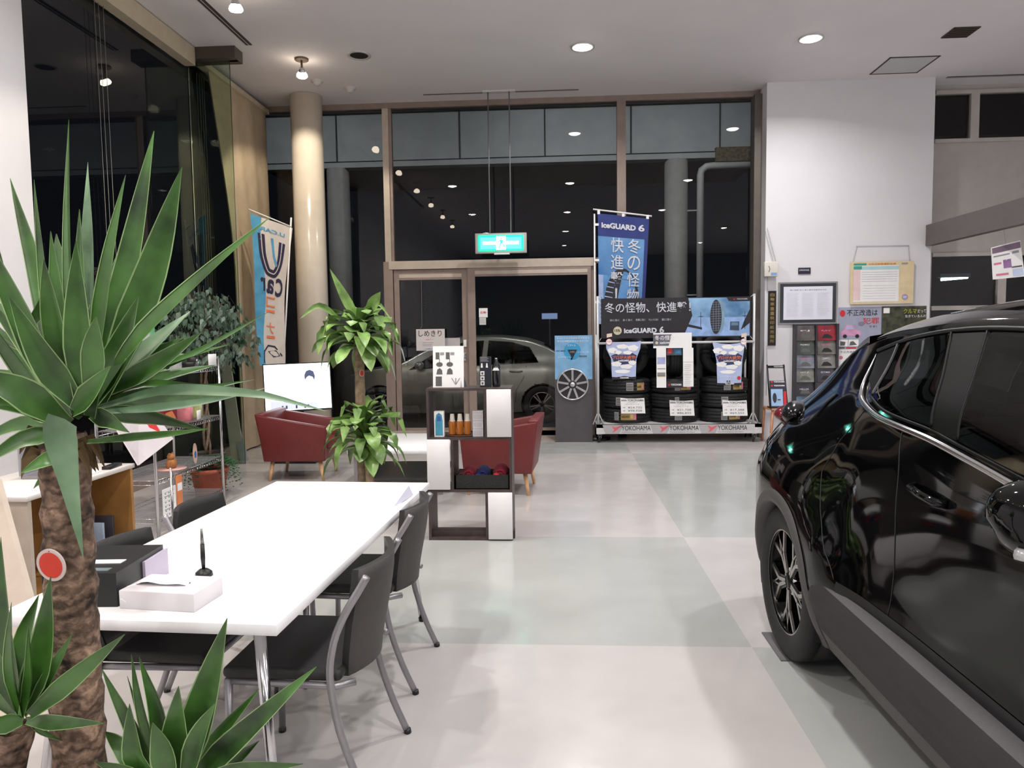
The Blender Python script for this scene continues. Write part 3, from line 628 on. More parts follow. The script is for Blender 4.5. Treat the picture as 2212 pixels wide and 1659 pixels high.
# --- weeping fig behind the wire shelf
fx, fy = -3.62, 7.3
ft = thing('weeping_fig', 'weeping fig tree with small dark glossy leaves behind the wire shelf', 'potted plant', (fx, fy, 0))
pot(ft, fx, fy, .17, .3, mat('pot_dark', (52, 46, 44), .5, var=.05))
k = MB(); R = random.Random(9)
for j in range(3):
    a = j*2.1; k.tube([(fx+.03*math.cos(a+i*.9), fy+.03*math.sin(a+i*.9), .25+i*.13) for i in range(11)], .014, mat('fig_bark', (120, 102, 84), .85, var=.15, nscale=30), 8)
k.build('trunk', ft)
k = MB(); tw = MB()
for i in range(120):
    a = R.uniform(0, 2*PI); e = R.uniform(-.9, 1.35); rr = R.uniform(.25, .42)
    c = Vector((fx, fy, 1.60)); d = Vector((math.cos(a)*math.cos(e), math.sin(a)*math.cos(e), math.sin(e)*.9)); end = c+Vector((d.x*rr, d.y*rr, d.z*rr*1.15))
    pts = [c-Vector((0, 0, .1)), c+d*rr*.5, end, end+Vector((d.x*.10, d.y*.10, -.12))]
    tw.tube(pts, [.004, .003, .0016, .001], MATS['fig_bark'], 4)
    for q in range(13):
        t_ = q/12; p = end.lerp(pts[3], t_) if t_ > .5 else (c+d*rr*.5).lerp(end, t_*2)
        p = p+Vector((R.uniform(-.07, .07), R.uniform(-.07, .07), R.uniform(-.06, .04)))
        s = R.uniform(.040, .060); ang = R.uniform(0, 2*PI); dn = Vector((math.cos(ang)*.55, math.sin(ang)*.55, -1)).normalized(); sd = dn.cross(Vector((math.cos(ang+1.2), math.sin(ang+1.2), .3))).normalized()
        k.add([p, p+dn*s*.55+sd*s*.46, p+dn*s*1.7, p+dn*s*.55-sd*s*.46], [(0, 1, 2, 3)], LEAF3, True)
k.build('foliage', ft); tw.build('twigs', ft)
# --- fern in a terracotta pot
gx, gy = -3.26, 6.60
gt = thing('potted_fern', 'green fern in a terracotta pot on the floor behind the wire shelf', 'potted plant', (gx, gy, 0))
pot(gt, gx, gy, .165, .27, mat('terracotta', (176, 96, 76), .75, var=.08, bump=.1))
k = MB(); R = random.Random(2)
for i in range(46):
    a = R.uniform(0, 2*PI); L = R.uniform(.18, .30); h = Vector((math.cos(a), math.sin(a), 0)); o_ = Vector((gx, gy, .27))
    pts = [o_, o_+h*L*.4+Vector((0, 0, .10)), o_+h*L*.85+Vector((0, 0, .04)), o_+h*L+Vector((0, 0, -.10-R.uniform(0, .1)))]
    for q in range(15):
        t_ = q/14; p = Vector([cat([0, .33, .66, 1], [v[c2] for v in pts], t_) for c2 in range(3)]); sd = h.cross(Vector((0, 0, 1)))
        for sg in (1, -1):
            wl = .045*math.sin(PI*min(1, t_*.9+.12)); k.add([p, p+sd*sg*wl*.5+h*.012, p+sd*sg*wl+h*.006-Vector((0, 0, .01)), p+sd*sg*wl*.5-h*.010], [(0, 1, 2, 3)], mat('fern_leaf', (40, 92, 50), .5, var=.25, nscale=20), True)
k.build('foliage', gt)
# ================================================================ meeting table and chairs
TZ = .72; TC = Vector((-1.1325, 2.834, 0)); TR = -.049
t = thing('meeting_table', 'long white meeting table with round chromed legs in the left foreground', 'table', TC, TR)
MT = Matrix.Translation(TC) @ Matrix.Rotation(TR, 4, 'Z')
b = MB(); b.M = MT; b.rbox((-.4175, -.935, TZ-.032), (.4175, .935, TZ), .0015, WHITE, seg=1); b.build('tabletop', t)
for sx in (-1, 1):
    for sy in (-1, 1):
        b = MB(); b.M = MT; b.tube([(sx*.30, sy*.80, TZ-.033), (sx*.375, sy*.875, .02)], [.018, .014], CHROME, 16); b.tube([(sx*.375, sy*.875, .02), (sx*.377, sy*.877, 0)], .018, BLACK, 12); b.build('leg', t)
b = MB(); b.M = MT
for sy in (-1, 1): b.box((-.33, sy*.80-.02, TZ-.06), (.33, sy*.80+.02, TZ-.033), SILVER)
for sx in (-1, 1): b.box((sx*.30-.02, -.8, TZ-.06), (sx*.30+.02, .8, TZ-.033), SILVER)
b.build('underframe', t)
SEAT = mat('chair_vinyl', (30, 28, 29), .5, var=.08, nscale=6, bump=.25, bscale=350)
SEATB = mat('chair_back_vinyl', (62, 59, 58), .55, var=.05, nscale=5, bump=.35, bscale=400)
def make_chair(label):
    t = thing('meeting_chair', label, 'chair', (0, 0, 0), 0, 'meeting chairs around the white table')   # faces -x, origin under the seat centre
    b = MB(); b.rbox((-.19, -.225, .415), (.20, .225, .455), .018, SEAT); b.build('seat', t)
    rows = []
    for i in range(11):
        z = lerp(.41, .765, i/10); base = .205+.10*math.sin(PI*.5*(i/10)**1.4)*.5
        taper = lerp(.165, .205, min(1, i/5)); hw = taper if i < 9 else taper-.008*(i-8)
        rows.append([(base+.055*(1-(v/1.0)**2), v*hw, z) for v in [q/6-1 for q in range(13)]])
    b = MB(); b.grid(rows, SEATB, True)
    b.grid([[(x-.022, y, z) for (x, y, z) in r_] for r_ in rows][::-1], SEAT, True)
    n_ = 13; 
    edge = [r_[0] for r_ in rows]+rows[-1][1:]+[r_[-1] for r_ in rows[::-1]][1:]+rows[0][::-1][1:]
    b.grid([edge, [(x-.022, y, z) for x, y, z in edge]], SEAT, False); o = b.build('backrest', t); clean(o)
    for s in (-1, 1):
        b = MB(); pth = [(.285, s*.205, .75), (.262, s*.21, .71), (.215, s*.222, .63), (.18, s*.232, .54), (.168, s*.236, .45), (.185, s*.236, .31), (.235, s*.234, .14), (.29, s*.232, .012)]
        xs = [i/7 for i in range(8)]; pth = [tuple(cat(xs, [p[k] for p in pth], i/24) for k in range(3)) for i in range(25)]
        b.tube(pth, .0125, SILVER, 12); st = b.build('side_tube', t)
        b = MB(); b.tube([(.291, s*.232, .016), (.294, s*.232, 0)], .014, BLACK, 10); b.build('foot_cap', st)
        b = MB(); b.tube([(-.175, s*.205, .41), (-.185, s*.21, .012)], .0125, SILVER, 12); lg = b.build('leg', t)
        b = MB(); b.tube([(-.185, s*.21, .016), (-.1855, s*.21, 0)], .014, BLACK, 10); b.build('foot_cap', lg)
    b = MB(); b.tube([(-.175, -.20, .40), (-.175, .20, .40)], .011, SILVER, 10)
    for s in (-1, 1): b.tube([(-.175, s*.20, .40), (.18, s*.225, .405), (.235, s*.19, .405)], .0115, SILVER, 10)
    b.build('seat_frame', t)
    return t
ch0 = make_chair('grey-backed meeting chair with silver tubes at the right of the table, nearest the camera')
ch0.location = (-.872, 2.40, 0); ch0.rotation_euler.z = -.03
for (x, y, rz, lab) in ((-.885, 3.16, -.03, 'grey-backed meeting chair at the right of the table, nearer the shelf unit'),
                        (-1.35, 2.50, PI-.04, 'meeting chair left of the table with its black seat under the near end'),
                        (-1.355, 3.12, PI-.05, 'meeting chair at the left of the table, its back showing behind the far edge')):
    c = copy_tree(ch0); c.location = (x, y, 0); c.rotation_euler.z = rz; c['label'] = lab
# things on the table
t = thing('tissue_box', 'white tissue box cover with a tissue pulled out on the near end of the table', 'tissue box', (-1.14, 2.08, TZ), -.10)
MX = Matrix.Translation((-1.135, 2.083, TZ)) @ Matrix.Rotation(-.10, 4, 'Z')
b = MB(); b.M = MX; b.rbox((-.118, -.113, 0), (.118, .035, .054), .002, mat('tissue_cover', (226, 222, 226), .5, var=.01), seg=1); b.build('cover', t)
b = MB(); b.M = MX; R = random.Random(3); rows = []
for i in range(9):
    u = i/8; rows.append([(lerp(-.10, .055, u), -.035+lerp(-.032, .032, j/6)*(1-.45*abs(u-.45)), .0552+.022*math.sin(PI*u)*(1-abs(j/3-1)*.6)+.004*math.sin(j*2+i)) for j in range(7)])
b.grid(rows, mat('tissue_paper', (240, 240, 244), .8, var=.01), True); b.add([rows[0][0], rows[0][3], (-.115, -.08, .0552), (-.112, -.1145, .03), (-.095, -.1145, .02)], [(0, 1, 2, 3, 4)], MATS['tissue_paper'], True); b.build('tissue', t)
t = thing('desk_box', 'black file box with silver label strips beside the tissue box', 'box', (-1.42, 2.2, TZ), .08)
MX = Matrix.Translation((-1.385, 2.20, TZ)) @ Matrix.Rotation(.06, 4, 'Z')
b = MB(); b.M = MX; b.prism([(-.12, -.21), (.095, -.21), (.095, .075), (-.12, .075)], 0, .10, BLACK); b.build('box_body', t)
b = MB(); b.M = MX; LS = mat('label_strip', (150, 165, 172), .3, .5, var=.03)
b.box((-.11, -.19, .10), (.06, -.165, .102), LS); b.box((-.11, -.12, .10), (.06, -.085, .102), PAPER); b.box((.095, -.06, .0), (.103, .09, .085), mat('lilac_card', (196, 186, 205), .6, var=.02)); b.build('label_strips', t)
t = thing('pen_stand', 'black pen standing upright in a small black base behind the tissue box', 'pen stand', (-1.15, 2.27, TZ))
c = P(431, 1250, 'z', TZ); c = Vector((c.x, c.y+.03, TZ)); b = MB(); b.lathe([(0, 0), (.028, 0), (.026, .012), (.014, .022), (0, .024)], BLACK, 24, Matrix.Translation(c)); b.build('base', t)
b = MB(); b.tube([c+Vector((0, 0, .018)), c+Vector((-.001, 0, .06)), c+Vector((-.001, 0, .105))], [.005, .0075, .0065], BLACK, 12); t = b.build('pen', t)
b = MB(); b.tube([c+Vector((-.001, 0, .105)), c+Vector((-.002, 0, .155))], [.0062, .003], mat('pen_cap', (120, 118, 116), .3, .8, var=.02), 12); b.build('pen_cap', t)
o = MB().box((-1.02, 3.19, TZ), (-.72, 3.46, TZ+.004), mat('sheet_paper', (232, 232, 240), .7, var=.01), ).build('paper_stack'); tag(o, 'flat stack of white papers on the far right of the table', 'papers')
t = thing('name_card_rack', 'small leaning paper leaflet at the far right edge of the table', 'leaflet', (-.72, 3.3, TZ))
MB().poly([(-.735, 3.18, TZ+.005), (-.695, 3.44, TZ+.005), (-.715, 3.44, TZ+.05), (-.745, 3.30, TZ+.03)], mat('leaflet_lilac', (205, 205, 222), .6, var=.01)).build('leaflet_sheet', t)
t.name = 'leaflet'
# ================================================================ three-tier shelf unit
WEN = mat('wenge_board', (66, 54, 52), .5, var=.15, nscale=14); SW0, SX, SY = .61, -.935, 5.17; D = .29
DOORW = mat('shelf_door_white', (222, 220, 222), .45, var=.01)
t = thing('shelf_unit', 'dark brown and white three-tier shelf unit standing between the table and the glass doors', 'shelf unit', (-.63, SY+D/2, 0))
TT = .018; zs = [0, .362, .742, 1.105]
for i, z in enumerate(zs):
    z0 = z if i == 0 else z-TT*.5-(.0 if i < 3 else TT*.5); b = MB(); b.box((SX, SY, z0), (SX+SW0, SY+D, z0+TT), WEN); b.build('shelf_board', t)
def vboard(x, z0, z1): MB().box((x, SY, z0), (x+TT, SY+D, z1), WEN).build('upright_board', t)
vboard(SX, TT, .353); vboard(SX+.415, TT, .353); vboard(SX+SW0-TT, TT, .353)
vboard(SX, .371, .733); vboard(SX+.17, .371, .733); vboard(SX+SW0-TT, .371, .733)
vboard(SX, .751, 1.087); vboard(SX+.415, .751, 1.087); vboard(SX+SW0-TT, .751, 1.087)
for (x0, x1, z0, z1) in ((SX+.436, SX+SW0, .755, 1.096), (SX, SX+.165, .375, .738), (SX+.436, SX+SW0, .012, .352)):
    MB().rbox((x0, SY-.018, z0), (x1, SY-.001, z1), .002, DOORW, seg=1).build('door', t)
MB().box((SX-.001, SY+.05, .0), (SX+SW0+.012, SY+.11, .06), WEN).build('base_foot', t)
# things on and in the shelf unit
t = thing('paper_display', 'white leaflet with silhouettes of car parts standing on the shelf unit', 'leaflet stand', (-.79, SY+.09, 1.105))
M = front(-.895, SY+.07, 1.107, 0, -.10); b = MB(); b.box((0, 0, -.004), (.225, .30, 0), PAPER, M)
SH = mat('silhouette_grey', (92, 94, 92), .7, var=.05)
for x in (.02, .095):
    b.poly([(x, .205, .001), (x+.028, .205, .001), (x+.028, .255, .001), (x, .255, .001)], SH, M); b.poly([(x+.033, .235, .001), (x+.062, .235, .001), (x+.062, .255, .001), (x+.033, .255, .001)], GREYI, M)
    b.poly([(x+.026, .18, .001), (x+.030, .18, .001), (x+.030, .207, .001), (x+.026, .207, .001)], SH, M); b.poly(disc(x+.028, .167, .024, .017, 20, .001), SH, M)
    b.poly([(x+.005, .095, .001), (x+.05, .095, .001), (x+.047, .125, .001), (x+.03, .142, .001), (x+.012, .13, .001)], SH, M)
b.poly([(.02, .01, .001), (.065, .01, .001), (.065, .08, .001), (.02, .08, .001)], SH, M)
for dxx in (-.03, 0, .03): b.poly([(.163, .02, .001), (.17, .02, .001), (.17+dxx, .068, .001), (.163+dxx, .068, .001)], GREYI, M)
b.build('leaflet_sheet', t); MB().poly([(-.69, SY+.06, 1.107), (-.66, SY+.18, 1.107), (-.69, SY+.10, 1.25)], mat('stand_wire', (120, 120, 120), .3, .7, var=0)).build('stand_support', t)
t = thing('product_case', 'small black product box with pictures and a bottle on top of the shelf unit', 'product display', (-.48, SY+.12, 1.105))
b = MB(); b.box((-.555, SY+.09, 1.107), (-.475, SY+.15, 1.325), mat('case_navy', (30, 34, 48), .4, var=.05))
M = front(-.555, SY+.089, 1.107)
for i in range(3): b.poly([(.005, .012+i*.036, .001), (.034, .012+i*.036, .001), (.034, .042+i*.036, .001), (.005, .042+i*.036, .001)], PAPER, M); b.poly([(.013, .018+i*.036, .002), (.026, .018+i*.036, .002), (.028, .034+i*.036, .002), (.011, .034+i*.036, .002)], SH, M)
for i in range(4): b.poly([(.006, .185+i*.009, .001), (.066-.01*(i % 2), .185+i*.009, .001), (.066-.01*(i % 2), .189+i*.009, .001), (.006, .189+i*.009, .001)], GREYI, M)
for x in (.008, .045): b.poly([(x, .14, .001), (x+.016, .14, .001), (x+.012, .172, .001), (x+.004, .172, .001)], PAPER, M)
b.build('case', t)
b = MB(); b.lathe([(0, 0), (.028, 0), (.03, .01), (.03, .15), (.012, .185), (.011, .21), (0, .21)], mat('bottle_dark', (16, 18, 24), .1, var=.0, coat=.6), 20, Matrix.Translation((-.437, SY+.12, 1.107))); b.build('bottle', t)
M = front(-.462, SY+.088, 1.107); b = MB(); b.poly([(0, .118, .001), (.05, .118, .001), (.04, .138, .001), (.01, .138, .001)], PAPER, M); b.build('bottle_label', t)
o = MB(); M = front(-.885, SY+.03, .752, .04); o.box((0, 0, -.06), (.07, .185, 0), PAPER, M); o.poly([(.008, .01, .001), (.062, .01, .001), (.062, .12, .001), (.054, .16, .001), (.035, .175, .001), (.016, .16, .001), (.008, .12, .001)], mat('carton_teal', (70, 150, 178), .5, var=.1), M); o.poly([(.02, .115, .002), (.05, .115, .002), (.045, .15, .002), (.025, .15, .002)], BLUEI, M)
tag(o.build('product_carton'), 'white carton with a teal arch print at the left of the upper shelf tier', 'box')
MB_ = MB(); MB_.lathe([(0, 0), (.11, 0), (.115, .006), (.11, .008), (0, .006)], mat('brown_tray', (70, 45, 38), .4, var=.05), 28, Matrix.Translation((-.70, SY+.09, .752)) @ Matrix.Scale(.62, 4, (0, 1, 0))); tag(MB_.build('tray'), 'thin brown oval tray under the three amber bottles', 'tray')
AMB = mat('amber_liquid', (176, 104, 34), .12, var=.06, coat=.4); CAPW = mat('frosted_cap', (212, 206, 196), .4, var=.02)
bt = None
for i, lab in enumerate(('left', 'middle', 'right')):
    x = -.762+i*.056; lbl = 'amber bottle with a white cap, %s one of the three on the tray' % lab
    if bt is None:
        bt = thing('amber_bottle', lbl, 'bottle', (x, SY+.09, .76), 0, 'amber bottles on the tray')
        Mx = Matrix.Translation((x, SY+.09, .76)); MB().lathe([(0, 0), (.026, 0), (.0265, .01), (.0265, .09), (.022, .10)], AMB, 20, Mx).build('bottle_body', bt)
        MB().lathe([(.022, .10), (.018, .11), (.015, .152), (0, .153)], CAPW, 20, Mx).build('bottle_cap', bt)
    else: c = copy_tree(bt); c.location.x = x; c['label'] = lbl
o = MB(); M = front(-.607, SY+.04, .752, -.03); o.box((0, 0, -.07), (.076, .185, 0), mat('pale_carton', (206, 202, 206), .5, var=.03), M)
for i in range(3):
    o.poly([(0, .058*i+.055, .001), (.076, .058*i+.055, .001), (.076, .058*i+.058, .001), (0, .058*i+.058, .001)], GREYI, M)
    for j in range(7): o.poly([(.008+.009*j, .01+.058*i, .001), (.010+.009*j, .01+.058*i, .001), (.010+.009*j, .045+.058*i, .001), (.008+.009*j, .045+.058*i, .001)], GREYI, M)
tag(o.build('product_carton'), 'pale grey striped carton right of the amber bottles on the upper tier', 'box')
BK = mat('basket_black', (24, 23, 24), .7, var=.1, bump=.4, bscale=120)
o = MB(); x0, x1, y0, y1, z0, z1 = -.74, -.345, SY+.015, SY+.26, .372, .475
for a, c in (((x0, y0, z0), (x1, y0+.008, z1)), ((x0, y1-.008, z0), (x1, y1, z1)), ((x0, y0, z0), (x0+.008, y1, z1)), ((x1-.008, y0, z0), (x1, y1, z1)), ((x0, y0, z0), (x1, y1, z0+.006))): o.box(a, c, BK)
tag(o.build('basket'), 'black fabric basket in the middle tier of the shelf unit', 'basket')
def towel(x, y, z, r, L, m, label, rz):
    b = MB(); rows = []
    for i in range(7):
        u = i/6-.5; k = r*(1-(abs(u)*2)**4*.25); rows.append([(u*L, k*math.cos(2*PI*j/20)*(1+.05*math.sin(3*j)), k*math.sin(2*PI*j/20)) for j in range(20)])
    Mx = Matrix.Translation((x, y, z)) @ Matrix.Rotation(rz, 4, 'Z'); b.grid(rows, m, True, Mx, close=True)
    for rr in (rows[0], rows[-1]):
        c_ = (rr[0][0], 0, 0)
        for q in range(3):
            k1 = 1-q*.28; k2 = 1-(q+1)*.28; sg = -.006 if q % 2 == 0 else .006
            b.grid([[(p[0]+(0 if q % 2 == 0 else sg), p[1]*k1, p[2]*k1) for p in rr], [(p[0]+(sg if q % 2 == 0 else 0), p[1]*k2, p[2]*k2) for p in rr]], m, True, Mx, close=True)
    tag(b.build('rolled_towel'), label, 'towel', 'rolled towels in the black basket')
TWR = mat('towel_wine', (130, 32, 52), .95, var=.15, bump=.8, bscale=200); TWB = mat('towel_navy', (34, 44, 100), .95, var=.15, bump=.8, bscale=200); TWK = mat('towel_red', (196, 50, 58), .95, var=.12, bump=.8, bscale=200); TWN = mat('towel_brown', (84, 42, 44), .95, var=.15, bump=.8, bscale=200)
towel(-.645, SY+.15, .468, .05, .2, TWR, 'wine red rolled towel at the left in the basket', PI/2)
towel(-.545, SY+.16, .462, .05, .2, TWB, 'navy blue rolled towel in the middle of the basket', PI/2)
towel(-.415, SY+.15, .470, .058, .2, TWR, 'larger crimson rolled towel at the right in the basket', PI/2)
towel(-.695, SY+.09, .462, .036, .1, TWN, 'dark brown rolled towel in the left corner of the basket', PI/2)
towel(-.44, SY+.06, .462, .026, .07, TWK, 'small bright red rolled towel in front at the right of the basket', PI/2)
towel(-.57, SY+.06, .452, .032, .07, TWB, 'small blue rolled towel in front at the middle of the basket', PI/2)
# ================================================================ armchairs, low table, television
RED = mat('armchair_leather', (106, 38, 39), .42, var=.05, nscale=6, bump=.12, bscale=160); REDL = mat('armchair_piping', (150, 66, 68), .45, var=.03)
WOOD = mat('beech_leg', (216, 172, 130), .5, var=.10, nscale=18)
def armchair(label):
    """faces +x in its own frame: width .66 along y, depth .62 along x"""
    t = thing('armchair', label, 'armchair', (0, 0, 0), 0, 'red leather armchairs by the low table')
    def slab(nm, bot, top, m=RED):   # bot/top: 4 corners each
        bm = bmesh.new(); vs = [bm.verts.new(p) for p in bot+top]
        for f_ in ((3, 2, 1, 0), (4, 5, 6, 7), (0, 1, 5, 4), (1, 2, 6, 5), (2, 3, 7, 6), (3, 0, 4, 7)): bm.faces.new([vs[i] for i in f_])
        bmesh.ops.recalc_face_normals(bm, faces=bm.faces)
        bmesh.ops.bevel(bm, geom=list(bm.edges), offset=.010, segments=2, profile=.5, affect='EDGES'); b = MB(); b.bm(bm, m); bm.free(); return b.build(nm, t, world=False)
    slab('seat_base', [(-.29, -.26, .21), (.31, -.26, .21), (.31, .26, .21), (-.29, .26, .21)], [(-.29, -.26, .33), (.33, -.26, .33), (.33, .26, .33), (-.29, .26, .33)])
    slab('seat_cushion', [(-.20, -.23, .33), (.34, -.23, .33), (.34, .23, .33), (-.20, .23, .33)], [(-.20, -.23, .42), (.33, -.23, .41), (.33, .23, .41), (-.20, .23, .42)])
    for s in (-1, 1):
        a, c = s*.25, s*.32; lo, hi = min(a, c), max(a, c); a2, c2 = s*.275, s*.365; lo2, hi2 = min(a2, c2), max(a2, c2)
        slab('armrest', [(-.31, lo, .21), (.32, lo, .21), (.32, hi, .21), (-.31, hi, .21)], [(-.36, lo2, .69), (.345, lo2, .565), (.345, hi2, .565), (-.36, hi2, .69)])
    slab('backrest', [(-.31, -.30, .21), (-.20, -.30, .21), (-.20, .30, .21), (-.31, .30, .21)], [(-.375, -.36, .705), (-.285, -.345, .705), (-.285, .345, .705), (-.375, .36, .705)])
    for (x, y) in ((-.24, -.24), (.25, -.24), (-.24, .24), (.25, .24)):
        b = MB(); b.tube([(x, y, .21), (x*1.14, y*1.10, 0)], [.022, .014], WOOD, 10); b.build('leg', t, world=False)
    return t
# ---
ac = armchair('red leather armchair with wooden legs in front of the television, at the left'); ac.location = (-2.70, 7.56, 0); ac.rotation_euler.z = math.radians(2)
c = copy_tree(ac); c.location = (-.52, 6.90, 0); c.rotation_euler.z = math.radians(176); c['label'] = 'red leather armchair half hidden behind the shelf unit'
t = thing('low_table', 'low white coffee table between the two red armchairs', 'coffee table', (-1.5, 7.15, 0))
MB().rbox((-1.95, 6.62, .385), (-1.05, 7.75, .425), .004, WHITE, seg=1).build('tabletop', t)
for x in (-1.88, -1.09):
    for y in (6.68, 7.67): MB().box((x-.02, y-.02, 0), (x+.02, y+.02, .385), SILVER).build('leg', t)
MB().box((-1.88, 6.7, .12), (-1.09, 7.65, .14), mat('low_shelf_glass', (60, 62, 62), .3, var=.03)).build('lower_shelf', t)
t = thing('television', 'flat television on a stand showing a bright picture of a dark-haired person, beside the column', 'television', (-3.0, 8.4, 0))
A_, B_, C_, D_ = P(563, 787, 'y', 8.36), P(706, 786, 'y', 8.62), P(722, 879, 'y', 8.62), P(580, 889, 'y', 8.36)
TW = (B_-A_).length; TH = ((D_-A_).length+(C_-B_).length)/2; ang = math.atan2(B_.y-A_.y, B_.x-A_.x); roll = -math.atan2(B_.z-A_.z, TW)
cen = (A_+B_+C_+D_)/4; M = Matrix.Translation(cen) @ Matrix.Rotation(ang, 4, 'Z') @ Matrix.Rotation(-.02, 4, 'Y') @ Matrix.Rotation(PI/2-.10, 4, 'X')
b = MB(); b.box((-TW/2-.012, -TH/2-.02, -.05), (TW/2+.012, TH/2+.012, -.002), BLACK, M); b.build('casing', t)
SCR = mat('screen_white', (250, 250, 255), .3, var=0, emit=(238, 244, 255), es=2.2); b = MB()
b.poly([(-TW/2, -TH/2, 0), (TW/2, -TH/2, 0), (TW/2, TH/2, 0), (-TW/2, TH/2, 0)], SCR, M)
HAIR = mat('screen_hair', (70, 80, 105), .3, var=0, emit=(85, 95, 130), es=.6); SKIN = mat('screen_skin', (255, 245, 240), .3, var=0, emit=(255, 246, 240), es=1.6); LILA = mat('screen_lilac', (190, 195, 230), .3, var=0, emit=(190, 198, 236), es=1.0); DRK = mat('screen_dark', (70, 72, 90), .3, var=0, emit=(80, 82, 110), es=.5)
hx, hy = TW*.19, TH*.22
b.poly([(hx-.060, hy-.045, .001), (hx-.064, hy+.015, .001), (hx-.042, hy+.062, .001), (hx, hy+.076, .001), (hx+.042, hy+.056, .001), (hx+.058, hy+.0, .001), (hx+.050, hy-.055, .001), (hx+.03, hy-.01, .001), (hx-.01, hy+.005, .001), (hx-.035, hy-.01, .001)][::-1], HAIR, M)
b.poly(disc(hx+.005, hy-.035, .032, .045, 20, .0008), SKIN, M)
b.poly([(-TW*.42, -TH*.5+.01, .001), (TW*.28, -TH*.5+.01, .001), (TW*.28, -TH*.36, .001), (-TW*.42, -TH*.30, .001)], LILA, M)
for x in (-.26, -.20, -.05, .08, .13): b.poly([(TW*x, -TH*.47, .0015), (TW*x+.02, -TH*.47, .0015), (TW*x+.02, -TH*.40, .0015), (TW*x, -TH*.40, .0015)], DRK, M)
b.build('screen', t)
b = MB(); b.box((cen.x-.03, cen.y+.04, .5), (cen.x+.03, cen.y+.09, cen.z), BLACK); b.box((cen.x-.30, cen.y-.16, .48), (cen.x+.30, cen.y+.20, .50), BLACK); b.box((cen.x-.03, cen.y, .02), (cen.x+.03, cen.y+.06, .48), BLACK); b.box((cen.x-.25, cen.y-.2, 0), (cen.x+.25, cen.y+.2, .02), BLACK); b.build('stand', t)
# ================================================================ wire shelf at the left and what stands on it
WX0, WX1, WY0, WY1 = -3.42, -2.98, 5.2, 6.28
t = thing('wire_shelf', 'chromed wire shelving unit with four tiers beside the left window', 'wire shelf', ((WX0+WX1)/2, (WY0+WY1)/2, 0))
TIERS = (.14, .43, .80, 1.235)
for x in (WX0, WX1):
    for y in (WY0, WY1): b = MB(); b.tube([(x, y, 0), (x, y, 1.30 if x == WX1 else 1.42)], .0125, CHROME, 12); b.build('post', t)
for z in TIERS:
    b = MB()
    for k in (0, -.032):
        b.tube([(WX0, WY0, z+k), (WX1, WY0, z+k), (WX1, WY1, z+k), (WX0, WY1, z+k), (WX0, WY0, z+k)], .003, CHROME, 5)
    n = 26
    for i in range(n):    # zigzag rail
        y = lerp(WY0, WY1, i/n); y2 = lerp(WY0, WY1, (i+.5)/n); y3 = lerp(WY0, WY1, (i+1)/n); b.tube([(WX1, y, z-.032), (WX1, y2, z), (WX1, y3, z-.032)], .002, CHROME, 4, False)
    for i in range(34):
        y = lerp(WY0, WY1, (i+.5)/34); b.tube([(WX0, y, z+.004), (WX1, y, z+.004)], .0018, CHROME, 4, False)
    for i in range(11):
        x = lerp(WX0, WX1, i/10); b.tube([(x, WY0, z-.034), (x, WY0, z)], .002, CHROME, 4, False)
    b.build('shelf_grid', t)
def goods(name, label, cat_, x, y, z, w, d, h, m, rz=0, extra=None, tilt=0):
    b = MB(); M = Matrix.Translation((x, y, z)) @ Matrix.Rotation(rz, 4, 'Z') @ Matrix.Rotation(tilt, 4, 'X'); b.rbox((-w/2, -d/2, 0), (w/2, d/2, h), min(w, d, h)*.06, m, M, 1)
    if extra: extra(b, M)
    return tag(b.build(name), label, cat_, recenter=True)
Z4 = 1.242; Z3 = .807; Z2 = .437
ACR = mat('acrylic_white', (222, 224, 226), .25, var=.01)
goods('display_card', 'tall white card box on top of the wire shelf, towards the window', 'box', -3.20, 5.46, Z4, .03, .34, .34, ACR, .2)
goods('display_card', 'green and blue topped leaflet box behind the tall white card on the wire shelf', 'box', -3.36, 5.75, Z4+.0, .04, .34, .34, mat('green_card', (110, 178, 130), .5, var=.08))
goods('product_box', 'white product box standing in the middle of the wire shelf top', 'box', -3.10, 5.70, Z4, .12, .16, .20, ACR, .1)
b_ = goods('product_box', 'small white box with a dark oval opening on the wire shelf top', 'box', -3.05, 5.46, Z4, .10, .20, .10, ACR, .1, lambda b, M: b.poly([(.051, p[0], .03+p[1]) for p in disc(0, 0, .05, .022, 18)], BLACK, M))
goods('gadget', 'black gadget lying on the wire shelf top', 'gadget', -3.08, 5.93, Z4, .12, .13, .045, BLACK, .3)
goods('gadget', 'small black camera-like gadget with a chrome lens on the wire shelf top', 'gadget', -3.12, 6.10, Z4, .07, .09, .08, BLACK, .2, lambda b, M: b.lathe([(0, .01), (.02, .01), (.025, 0)], CHROME, 16, M @ Matrix.Translation((.036, 0, .045)) @ Matrix.Rotation(PI/2, 4, 'Y')))
goods('price_card', 'white price card tilted over the right end of the wire shelf top', 'price card', -2.97, 6.15, Z4, .006, .14, .105, PAPER, 0, None, 0)
goods('cleaning_pack', 'deep red product pack with white lettering on the second tier of the wire shelf', 'product pack', -3.10, 5.55, Z3, .12, .22, .20, mat('pack_red', (128, 28, 48), .4, var=.08), 0, lambda b, M: (b.text('Clear & Fine', -.09, .145, .022, PAPER, .17, .0, M=M @ Matrix.Translation((.0615, 0, 0)) @ Matrix.Rotation(PI/2, 4, 'Z') @ Matrix.Rotation(PI/2, 4, 'X')), b.poly([(.0612, -.08, .02), (.0612, .06, .02), (.0612, .08, .05), (.0612, .03, .11), (.0612, -.07, .10)], mat('pack_orange', (216, 130, 76), .5, var=.1), M)))
goods('product_pack', 'pink and grey wrapped pack next to the red pack on the second tier', 'product pack', -3.08, 5.86, Z3, .10, .16, .11, mat('pack_pink', (206, 120, 128), .5, var=.15), .3)
